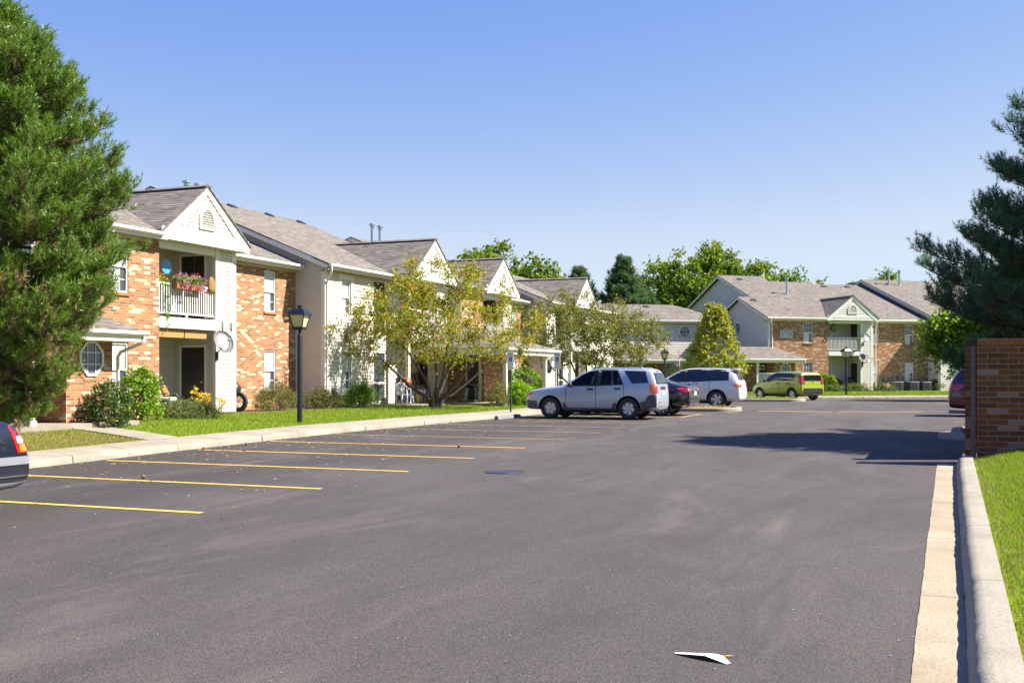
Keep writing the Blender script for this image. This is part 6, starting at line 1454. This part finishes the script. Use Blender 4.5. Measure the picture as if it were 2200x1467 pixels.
dish('grey satellite dish with a dark emblem on the near white corner column',(X1+.05,28.30,2.45),R(-22),28,.36,mark=True)
dish('satellite dish hung on the second storey between the third and fourth gables',(X1+.9,52.3,3.72),R(-20),22,.36)
dish('satellite dish on a pole beside the entrance porch',(-19.2,51.9,1.85),R(-30),28,.38,mark=True,arm=False)
for lab,y,z,rz_,rad in (('upper grey satellite dish on the far cupboard wall',1.05,3.5,R(-53)+R(10),.31),('tilted double satellite dish below the upper one, facing outwards',1.0,1.95,R(-53)+R(38),.33),('small satellite dish half hidden behind the tilted double dish',1.0,2.1,R(-53)-R(35),.24)):
    q=bp(y,.05); dish(lab,(q[0],q[1],.62+z),rz_,25,rad)
# flowers and hanging things on the near balcony
leaf_mat('petal_mix',[(0,(.24,.06,.36)),(.35,(.40,.16,.46)),(.55,(.45,.06,.16)),(.7,(.5,.12,.14)),(.82,(.5,.28,.42)),(1,(.58,.56,.54))],.15); leaf_mat('petal_red',[(0,(.6,.02,.03)),(.6,(.66,.04,.10)),(1,(.7,.15,.03))],.2); leaf_mat('petal_orange',[(0,(.65,.10,.01)),(1,(.7,.20,.02))],.2); leaf_mat('petal_pink',[(0,(.6,.03,.14)),(1,(.7,.08,.22))],.2); leaf_mat('petal_yellow',[(0,(.65,.40,.01)),(1,(.75,.55,.05))],.3)
plain('terracotta',(.33,.11,.045),.85,var=.15); plain('wire',(.05,.05,.05),.5)
def puff(name,parent,c,rad,mat,n,size,seed,flat=.8):
    r=np.random.default_rng(seed); P=r.normal(size=(n,3)); P=unit(P)*(r.uniform(.55,1,n)[:,None])*np.array(rad)+np.array(c); d=unit(r.normal(size=(n,3))+np.array([.6,0,.3])); V=quads(P,d,np.full(n,size)*r.uniform(.6,1.2,n),np.full(n,size*flat),r)
    return npmesh(name,V.reshape(-1,3),np.arange(4*n).reshape(-1,4),MATS[mat],parent)
FL=.62+2.87
def hanging_basket(label,loc,petal,seed,drop=.75):
    t=thing('hanging_basket',label,'hanging basket',loc,0,'hanging flower baskets')
    m=MB(); m.lathe([(.10,0),(.15,.14),(.16,.15),(.15,.16)],14,(0,0,0)); m.build('pot',MATS['blackplastic'],t,smooth=True,fixn=True)
    m=MB(); 
    for a in (0,2.1,4.2): m.tube([(.15*math.cos(a),.15*math.sin(a),.15),(0,0,.55)],.006,4)
    m.tube([(0,0,.55),(0,0,.55+drop)],.007,4); m.build('hanger',MATS['wire'],t)
    puff('foliage',t,(0,0,.22),(.28,.28,.22),'lime_leaf',260,.09,seed); puff('blossom',t,(0,0,.28),(.28,.28,.24),petal,60,.075,seed+1)
    return t
hanging_basket('hanging basket of orange geraniums at the left of the balcony',(X1-.25,25.98,FL+.78),'petal_orange',5,.9)
hanging_basket('hanging basket of red geraniums at the right of the balcony',(X1-.35,27.72,FL+.92),'petal_red',7,.75)
for i,(y,w_,lab) in enumerate(((26.55,.55,'rail planter of purple and pink petunias, the left one on the railing'),(27.25,.6,'rail planter of pink and white petunias, the right one on the railing'))):
    t=thing('rail_planter',lab,'flower box',(X1+.06,y,FL+.86),0,'flower boxes on the railing')
    m=MB(); m.prism([(-.09,0),(.09,0),(.12,.17),(-.12,.17)],-w_/2,w_/2,'y'); m.build('trough',MATS['terracotta'],t,fixn=True)
    puff('foliage',t,(.03,0,.24),(.18,w_*.62,.17),'lime_leaf',330,.08,20+i); puff('blossom',t,(.06,0,.26),(.20,w_*.68,.22),'petal_mix',260,.055,30+i); puff('trailing_blossom',t,(.16,.12,.02),(.07,w_*.4,.20),'petal_mix',70,.05,40+i)
t=thing('spinner','blue wind spinner hanging in the balcony','ornament',(X1-.35,26.42,FL+1.52)); plain('spinner_blue',(.05,.25,.42),.3,var=.6,vs=9)
m=MB(); m.lathe([(.0,-.005),(.10,-.006),(.19,-.004),(.19,.004),(.10,.006),(0,.005)],24,(0,0,0),'x')
for k in range(16): a=k*.3927; m.lathe([(0,-.004),(.035,-.003),(.035,.003),(0,.004)],8,(0,.19*math.cos(a),.19*math.sin(a)),'x')
m.build('disc',MATS['spinner_blue'],t,fixn=True); m=MB(); m.tube([(0,0,.2),(0,0,.58)],.005,4); m.build('cord',MATS['wire'],t)
m=MB(); m.lathe([(0,-.06),(.055,-.05),(.06,.0),(.058,.10),(.02,.16),(0,.17)],12,(0,0,0)); plain('hat_straw',(.20,.12,.04),.9,var=.4,vs=30); o=m.build('wreath',MATS['hat_straw'],smooth=True); o.scale=(1.2,2.6,2.2); o.location=(X1-.02,28.12,FL+.98); tag(o,'round straw ornament on the balcony corner post','ornament')
t=thing('trailing_plant','thin trailing green vine hanging down the left of the railing','plant',(X1+.05,26.0,FL+.6)); puff('foliage',t,(0,0,-.35),(.03,.07,.75),'lime_leaf',150,.055,50)
m=MB(); m.tube([(0,0,.3),(.02,.02,-.4),(0,0,-1.05)],.006,4); m.build('stem',MATS['wire'],t)
# rolled bamboo blinds under the balcony
plain('bamboo',(.36,.20,.075),.8,var=.35,vs=40)
for i,(a,b) in enumerate(((25.78,26.9),(26.95,27.98))):
    m=MB(); m.prism([(.0,.0),(.03,-.22),(.05,-.24),(.08,-.03),(.05,.02)],a,b,'y'); o=m.build('bamboo_blind',MATS['bamboo'],fixn=True); o.location=(X1-.16,0,.62+2.52); tag(o,('left' if i==0 else 'right')+' rolled bamboo blind under the balcony floor','blind','rolled bamboo blinds')
# patio chairs with cushions
plain('chair_green',(.035,.10,.075),.4); plain('cushion_floral',(.38,.34,.30),.9,var=.6,vs=22); plain('cushion_pale',(.45,.42,.34),.9,var=.4,vs=18); plain('cushion_rust',(.30,.11,.04),.9,var=.15)
def patio_chair(label,loc,rz,cush):
    t=thing('patio_chair',label,'chair',loc,rz,'green framed patio chairs')
    for s in (-1,1):
        m=MB(); m.tube([(.32,s*.3,0),(.34,s*.3,.50),(.28,s*.3,.60),(-.1,s*.3,.60),(-.28,s*.3,.56)],.018,6); m.tube([(-.30,s*.3,0),(-.22,s*.3,.40),(-.45,s*.3,1.0)],.018,6); m.build('side_frame',MATS['chair_green'],t,smooth=True)
    m=MB(); m.box(-.28,.34,-.29,.29,.34,.37); m.build('seat_frame',MATS['chair_green'],t)
    m=MB(); m.box(-.25,.33,-.27,.27,.37,.49); m.build('seat_cushion',MATS['cushion_pale'],t,bevel=.04)
    m=MB(); m.box(-.06,.06,-.26,.26,0,.62); m.xf(Matrix.Translation((-.29,0,.47))@Matrix.Rotation(R(-20),4,'Y')); m.build('back_cushion',MATS[cush],t,bevel=.04)
    return t
c=patio_chair('patio chair with purple floral cushion and rust pillow by the dark door',(X1-.75,26.75,.625),R(15),'cushion_floral'); 
m=MB(); m.box(-.05,.05,-.17,.17,-.17,.17); o=m.build('throw_pillow',MATS['cushion_rust'],bevel=.04); o.location=(X1-.72,26.78,.625+.68); o.rotation_euler=(R(10),R(-25),R(15)); tag(o,'rust brown pillow on the floral patio chair','pillow')
patio_chair('patio chair with pale cushion half hidden by the brick corner',(X1-.8,25.95,.625),R(5),'cushion_pale')
for i,(y,x,h_,lab) in enumerate(((26.55,-20.75,.72,'tall yellow flower ornament, left of three by the patio'),(26.80,-20.72,.62,'wide yellow flower ornament, middle of three by the patio'),(27.2,-20.78,.52,'small yellow flower ornament, right of three by the patio'))):
    t=thing('flower_ornament',lab,'ornament',(x,y,.55),0,'yellow flower ornaments'); m=MB(); m.tube([(0,0,0),(0,0,h_-.1)],.008,5); m.build('stake',MATS['post_green'],t); puff('petals',t,(0,0,h_-.06),(.06,.12,.22),'petal_yellow',22,.13,60+i,.6)
t=thing('daffodils','pale yellow daffodil ornament at the foot of the white column','plant',(-20.9,28.05,.55)); m=MB(); m.tube([(0,0,0),(0,.03,.35)],.01,5); m.tube([(0,0,0),(0,-.06,.33)],.008,5); m.build('stems',MATS['post_green'],t); leaf_mat('petal_cream',[(0,(.66,.6,.35)),(1,(.7,.66,.5))],.3); puff('petals',t,(0,.0,.42),(.06,.22,.12),'petal_cream',60,.11,70); puff('trumpets',t,(.05,.0,.42),(.04,.2,.1),'petal_yellow',14,.08,71)
# covered motorcycle behind the white column
t=thing('motorcycle','motorcycle under a black cover behind the white corner column','motorcycle',(-22.25,29.62,.58),R(8))
m=MB(); sts=[(-.95,.30,.72,.08),(-.75,.28,.90,.17),(-.3,.25,.95,.22),(.2,.22,1.0,.22),(.5,.28,1.08,.26),(.68,.45,1.0,.22),(.82,.62,.85,.12)]; n=10; vs=[]
for i,(x,a,b,w_) in enumerate(sts):
    for j in range(n): q=6.2832*j/n; vs.append((x,math.sin(q)*w_*(1+.12*math.sin(3*q+i)),(a+b)/2+math.cos(q)*(b-a)/2*(1+.05*math.sin(4*q+2*i))))
m.add(vs,[(i*n+j,i*n+(j+1)%n,(i+1)*n+(j+1)%n,(i+1)*n+j) for i in range(len(sts)-1) for j in range(n)]+[tuple(range(n)),tuple((len(sts)-1)*n+j for j in range(n))]); o=m.build('cover',plain('tarp',(.02,.02,.023),.38,var=.3),t,smooth=True,fixn=True)
for x in (-.72,.78):
    m=MB(); m.lathe([(.20,-.06),(.31,-.06),(.33,-.03),(.33,.03),(.31,.06),(.20,.06),(.20,-.06)],24,(x,0,.33),'y',caps=False); wl=m.build('wheel',MATS['rubber'],t,smooth=True,angle=40,fixn=True)
    m=MB(); m.lathe([(.21,-.03),(.21,.03),(.18,.035),(.18,-.035),(.21,-.03)],24,(x,0,.33),'y',caps=False)
    for k in range(7): a=k*.8976; m.tube([(x,0,.33),(x+.19*math.cos(a),0,.33+.19*math.sin(a))],.012,5)
    m.build('rim',MATS['rim'],wl,fixn=True)
# plastic chair
plain('plastic_white',(.60,.60,.585),.4)
t=thing('plastic_chair','white plastic garden chair on the patio beside the orange grill','chair',(-20.2,38.95,.58),R(-35))
m=MB(); m.box(-.24,.26,-.24,.24,.40,.43); m.build('seat',MATS['plastic_white'],t,bevel=.012)
for sx,sy in ((1,1),(1,-1),(-1,1),(-1,-1)):
    m=MB(); m.tube([(sx*.30,sy*.27,0),(sx*.22,sy*.23,.41)],.028,6,r1=.034); m.build('leg',MATS['plastic_white'],t,smooth=True)
m=MB(); m.tube([(-.22,-.24,.42),(-.32,-.25,.72),(-.36,-.17,.86),(-.37,0,.89),(-.36,.17,.86),(-.32,.25,.72),(-.22,.24,.42)],.022,6)
for k in range(6): y=-.16+.064*k; m.box(-.355+.0,-.33,y-.014,y+.014,.43,.85)
m.build('backrest',MATS['plastic_white'],t,smooth=True,angle=40)
for s in (-1,1): m=MB(); m.tube([(-.31,s*.25,.68),(-.1,s*.28,.66),(.22,s*.28,.64),(.28,s*.27,.58),(.27,s*.25,.41)],.022,6); m.build('armrest',MATS['plastic_white'],t,smooth=True)
# grills
plain('enamel_orange',(.42,.075,.02),.3,coat=.6); plain('enamel_black',(.012,.012,.014),.25,coat=.6); plain('cart_blue',(.12,.16,.24),.5)
t=thing('kettle_grill','grill with orange-red lid on a grey cart by the patio post','grill',(-20.55,39.75,.58),R(20))
m=MB(); m.lathe([(.29,.86),(.29,.90),(.26,1.0),(.17,1.08),(0,1.10)],24,(0,0,0),sx=.85); m.build('lid',MATS['enamel_orange'],t,smooth=True)
m=MB(); m.lathe([(0,.62),(.17,.65),(.26,.74),(.285,.858)],24,(0,0,0),sx=.85); m.build('bowl',MATS['enamel_black'],t,smooth=True)
m=MB(); m.box(-.2,.2,-.24,.24,.12,.62); m.build('cart',MATS['cart_blue'],t)
for sx,sy in ((1,1),(1,-1),(-1,1),(-1,-1)): m=MB(); m.tube([(sx*.2,sy*.26,0),(sx*.18,sy*.25,.8)],.018,6); m.build('leg',MATS['darkmetal'],t)
t=thing('gas_grill','black gas grill with raised lid and grey side shelf beside the post','grill',(-20.6,41.15,.58),R(10))
m=MB(); m.box(-.25,.25,-.30,.30,.62,.80); m.build('firebox',MATS['enamel_black'],t,bevel=.03); m=MB(); m.prism([(-.30,.80),(-.10,.82),(-.22,1.30),(-.40,1.26)],-.30,.30,'y'); m.build('lid',MATS['enamel_black'],t,bevel=.03)
m=MB(); m.box(-.17,.19,.32,.52,.74,.78); m.build('side_shelf',MATS['steel'],t); m=MB(); m.box(-.2,.2,.1,.30,.05,.60); m.build('cabinet',MATS['steel'],t)
m=MB(); m.lathe([(.12,.02),(.15,.08),(.15,.32),(.08,.38),(.06,.44),(0,.44)],16,(0,-.12,0)); m.build('gas_bottle',plain('bottle_tan',(.35,.24,.12),.5),t,smooth=True)
for sx,sy in ((1,1),(1,-1),(-1,1),(-1,-1)): m=MB(); m.tube([(sx*.22,sy*.28,0),(sx*.22,sy*.28,.64)],.016,6); m.build('leg',MATS['darkmetal'],t)
t=thing('kettle_grill','black drum grill on thin legs under the entrance porch','grill',(-19.1,43.05,.57),R(0))
m=MB(); m.lathe([(0,-.30),(.13,-.29),(.15,-.24),(.15,.24),(.13,.29),(0,.30)],16,(0,0,.80),'y',sx=1.3); m.xf(Matrix.Rotation(R(-90+22),4,'Z')); m.build('drum',MATS['enamel_black'],t,smooth=True,angle=40,fixn=True)
for sx,sy in ((1,1),(1,-1),(-1,1),(-1,-1)): m=MB(); m.tube([(sx*.30,sy*.17,0.02),(sx*.18,sy*.07,.70)],.012,6); m.build('leg',MATS['steel'],t)
m=MB(); m.lathe([(.03,-.02),(.085,-.02),(.085,.02),(.03,.02)],14,(.30,-.19,.085),'y'); m.build('wheel',MATS['plastic_white'],t,fixn=True)
m=MB(); m.tube([(-.28,-.15,.12),(.28,-.15,.12)],.012,5); m.tube([(-.28,.15,.12),(.28,.15,.12)],.012,5); m.build('shelf_rail',MATS['steel'],t)
for i,(dx,lab) in enumerate(((0,'closed white parasol leaning by the porch column'),)):
    t=thing('parasol',lab,'parasol',(-17.05,41.95,.6)); m=MB(); m.tube([(.05,.05,0),(0,0,2.0)],.02,6); m.build('pole',MATS['trim'],t); m=MB(); m.lathe([(.035,1.95),(.06,1.7),(.085,.75),(.05,.6),(.03,.55)],10,(0,0,0)); m.xf(Matrix.Rotation(R(-1.5),4,'Y')); m.build('canopy',MATS['plastic_white'],t,smooth=True)
# far building: air conditioners, meters, patio furniture, letter boxes
plain('ac_grey',(.10,.105,.11),.5,.3,var=.2)
for i,(y,lab) in enumerate(((4.2,'left of the three grey air conditioners by the far brick wall'),(5.55,'middle of the three grey air conditioners by the far brick wall'),(6.6,'right one of the three grey air conditioners by the far brick wall'))):
    q=bp(y,-.55); t=thing('air_conditioner',lab,'air conditioner',(q[0],q[1],.50),R(-53),'air conditioners along the far wall')
    m=MB(); m.box(-.36,.36,-.36,.36,.05,.72); m.build('casing',MATS['ac_grey'],t,bevel=.04)
    m=MB()
    for k in range(9): m.box(.362,.372,-.30,.30,.12+.065*k,.145+.065*k); m.box(-.30,.30,-.372,-.362,.12+.065*k,.145+.065*k)
    m.build('louvres',MATS['darkmetal'],t); m=MB(); m.box(-.38,.38,-.38,.38,.722,.77); m.build('top_cover',MATS['steel'],t,bevel=.02)
    m=MB(); m.box(-.42,.42,-.42,.42,-.1,.048); m.build('pad',MATS['concrete'],t)
for i,(y,z,lab) in enumerate(((3.35,.75,'first grey meter box on the far brick wall, nearest the downspout'),(3.8,.75,'second grey meter box on the far brick wall'),(4.55,.95,'third grey meter box, above the left air conditioner'),(5.0,.95,'fourth grey meter box on the far brick wall'))):
    q=bp(y,-1.33); m=MB(); m.box(-.06,.06,-.13,.13,-.2,.2); m.lathe([(.09,.06),(.09,.10),(.05,.12),(0,.12)],12,(0,0,.05),'x'); o=m.build('meter_box',MATS['dish_grey']); o.location=(q[0],q[1],.62+z); o.rotation_euler.z=R(-53.2); tag(o,lab,'meter box','meter boxes on the far wall')
plain('wicker',(.10,.055,.03),.8,var=.5,vs=40)
def wicker(label,y,p,rz):
    q=bp(y,p); t=thing('wicker_chair',label,'chair',(q[0],q[1],.63),rz,'wicker chairs on the far patio')
    m=MB(); arc=[(-.30*math.cos(R(a)),.38*math.sin(R(a))) for a in range(-100,101,20)]; vs=[(x,y_,.30) for x,y_ in arc]+[(x*1.15,y_*1.08,.62+.36*max(0,math.cos(R(a))) ) for (x,y_),a in zip(arc,range(-100,101,20))]; n=len(arc); m.add(vs,[(i,i+1,n+i+1,n+i) for i in range(n-1)]); o=m.build('back_and_arms',MATS['wicker'],t,smooth=True); md=o.modifiers.new('t','SOLIDIFY'); md.thickness=.05
    m=MB(); m.box(-.28,.30,-.32,.32,.30,.42); m.build('seat',MATS['wicker'],t,bevel=.04)
    for sx,sy in ((1,1),(1,-1),(-1,1),(-1,-1)): m=MB(); m.tube([(sx*.24,sy*.28,0),(sx*.22,sy*.27,.32)],.025,6); m.build('leg',MATS['wicker'],t)
wicker('large wicker chair on the far patio, in front of the pale siding',-.55,-.9,R(-53)); wicker('wicker chair at the left end of the far patio, under the window',-1.4,-.9,R(-40))
q=bp(.45,-.75); t=thing('kettle_grill','small black kettle grill before the far patio door','grill',(q[0],q[1],.63),0)
m=MB(); m.lathe([(0,.55),(.2,.6),(.28,.74),(.285,.78),(.26,.88),(.12,.98),(0,1.0)],18); m.build('kettle',MATS['enamel_black'],t,smooth=True)
for a in (0,2.1,4.2): m=MB(); m.tube([(.3*math.cos(a),.3*math.sin(a),0),(.15*math.cos(a),.15*math.sin(a),.62)],.018,5); m.build('leg',MATS['steel'],t)
q=bp(-9.0,4.4); t=thing('letter_boxes','pale metal cluster of letter boxes by the far porch','letter boxes',(q[0],q[1],.5),R(-75))
m=MB(); m.box(-.22,.22,-.55,.55,.42,1.42); m.build('cabinet',plain('box_beige',(.48,.46,.42),.45),t,bevel=.015)
m=MB()
for i in range(4):
    for j in range(3): m.box(.222,.230,-.50+.255*i,-.50+.255*i+.235,.50+.29*j,.50+.29*j+.26)
m.build('door_grid',plain('box_door',(.40,.39,.37),.4),t); m=MB(); m.box(-.1,.1,-.15,.15,-.05,.418); m.build('pedestal',MATS['box_beige'],t)
t=thing('marker_rod','thin red and white marker rod beside the silver people carrier','marker',at(1463,61,.35)); m=MB(); m.tube([(0,0,0),(-.02,0,1.0)],.02,6); m.build('rod',MATS['sign_white'],t)
m=MB(); m.tube([(-.02,0,1.0),(-.08,0,1.9)],.02,6); m.tube([(-.11,0,2.3),(-.14,0,2.8)],.02,6); m.build('red_band',MATS['lamp_red'],t); m=MB(); m.tube([(-.08,0,1.9),(-.11,0,2.3)],.0195,6); m.build('white_band',MATS['sign_white'],t)
for i,(y,lab) in enumerate(((-.05,'pink pinwheel flower left of the far lamp post'),(1.75,'pink pinwheel flower right of the far lamp post'))):
    q=bp(y,2.0); t=thing('pinwheel',lab,'ornament',(q[0],q[1],.5),0,'garden pinwheels'); m=MB(); m.tube([(0,0,0),(0,0,.5)],.012,4); m.build('stake',MATS['post_green'],t); leaf_mat('petal_rose%d'%i,[(0,(.6,.3,.25)),(1,(.65,.4,.35))],.2); puff('petals',t,(0,0,.5),(.12,.12,.16),'petal_rose%d'%i,22,.16,80+i)
# fallen leaves, cones and grit along the stalls
leaf_mat('litter',[(0,(.25,.14,.05)),(.5,(.36,.26,.12)),(1,(.45,.38,.25))],.1)
r=np.random.default_rng(77); n=1300; y=r.uniform(9,34,n); x=-15.0+np.abs(r.normal(0,1,n))**1.4*2.2+.05; k=x<-2; x=x[k];y=y[k]; n=len(x)
C=np.stack([x,y,np.array([g(b) for b in y])+.008],1); d=unit(np.stack([r.normal(size=n),r.normal(size=n),r.uniform(-.05,.15,n)],1)); V=quads(C,d,r.uniform(.03,.11,n),r.uniform(.004,.016,n),r); V[:,:,2]=np.maximum(V[:,:,2],C[:,None,2]-.002)
npmesh('leaf_litter',V.reshape(-1,3),np.arange(4*n).reshape(-1,4),MATS['litter'])['kind']='stuff'
n=2200; x=r.uniform(-14,0,n); y=r.uniform(5,45,n); C=np.stack([x,y,np.array([g(b) for b in y])+.004],1); d=unit(np.stack([r.normal(size=n),r.normal(size=n),np.zeros(n)],1)); V=quads(C,d,r.uniform(.008,.03,n),r.uniform(.006,.018,n),r); V[:,:,2]=C[:,None,2]+.002
npmesh('pale_grit',V.reshape(-1,3),np.arange(4*n).reshape(-1,4),plain('grit',(.30,.28,.25),.9,var=.4))['kind']='stuff'
m=MB(); m.lathe([(0,0),(.02,.005),(.033,.02),(.03,.04),(.015,.06),(0,.066)],10,(0,0,0)); cone=None
for i,(x,y,lab) in enumerate(((-11.9,14.0,'brown pine cone lying alone in the second stall'),(-13.7,11.9,'brown pine cone nearest the dark saloon'),(-14.7,20.6,'pine cone against the kerb by the third painted line'),(-14.75,19.2,'pine cone just left of another along the kerb'),(-9.8,21.5,'pine cone beside a pale leaf, mid stall'),(-11.4,10.2,'pine cone on the nearest painted stall'))):
    if cone is None: o=cone=m.build('pine_cone',plain('cone_brown',(.16,.08,.03),.9,var=.5,vs=40),smooth=True)
    else: o=cone.copy(); COL.objects.link(o)
    o.location=(x,y,g(y)+.03); o.rotation_euler=(R(80),0,i*1.3); tag(o,lab,'pine cone','fallen pine cones')

puff('blossom',fp,(.1,-.1,.95),(.4,.5,.3),'purple_petal',120,.09,91)
plain('towel_blue',(.05,.09,.25),.9); plain('towel_white',(.55,.56,.58),.9)
for i,(y,c_) in enumerate(((26.35,'towel_blue'),(26.62,'towel_white'),(26.9,'towel_blue'))):
    m=MB(); m.box(-.012,.012,-.11,.11,-.62,0); o=m.build('towel',MATS[c_],bevel=.008); o.location=(X1-.28,y,FL+.82); tag(o,['blue towel hanging behind the near balcony railing, left one','white towel hanging between two blue ones behind the railing','blue towel hanging behind the near balcony railing, right one'][i],'towel','towels drying behind the railing')
q=bp(-1.35,.02); t=thing('hanging_wreath','round dark hanging plant at the left of the far balcony','hanging basket',(q[0],q[1],.62+4.55)); puff('foliage',t,(0,0,0),(.3,.3,.3),'box_leaf',120,.12,92); puff('blossom',t,(0,0,.02),(.22,.22,.2),'petal_yellow',14,.1,93)
m=MB(); m.tube([(0,0,.2),(0,0,.5)],.01,4); m.build('hanger',MATS['wire'],t)
q=bp(-.65,-.35); m=MB(); m.box(-.02,.02,-.22,.22,0,.7); 
o=m.build('screen_panel',plain('panel_green',(.30,.34,.05),.7,var=.4,vs=8)); o.location=(q[0],q[1],.62+2.88); o.rotation_euler.z=R(-53.2); tag(o,'yellow-green panel standing behind the far balcony railing','panel')
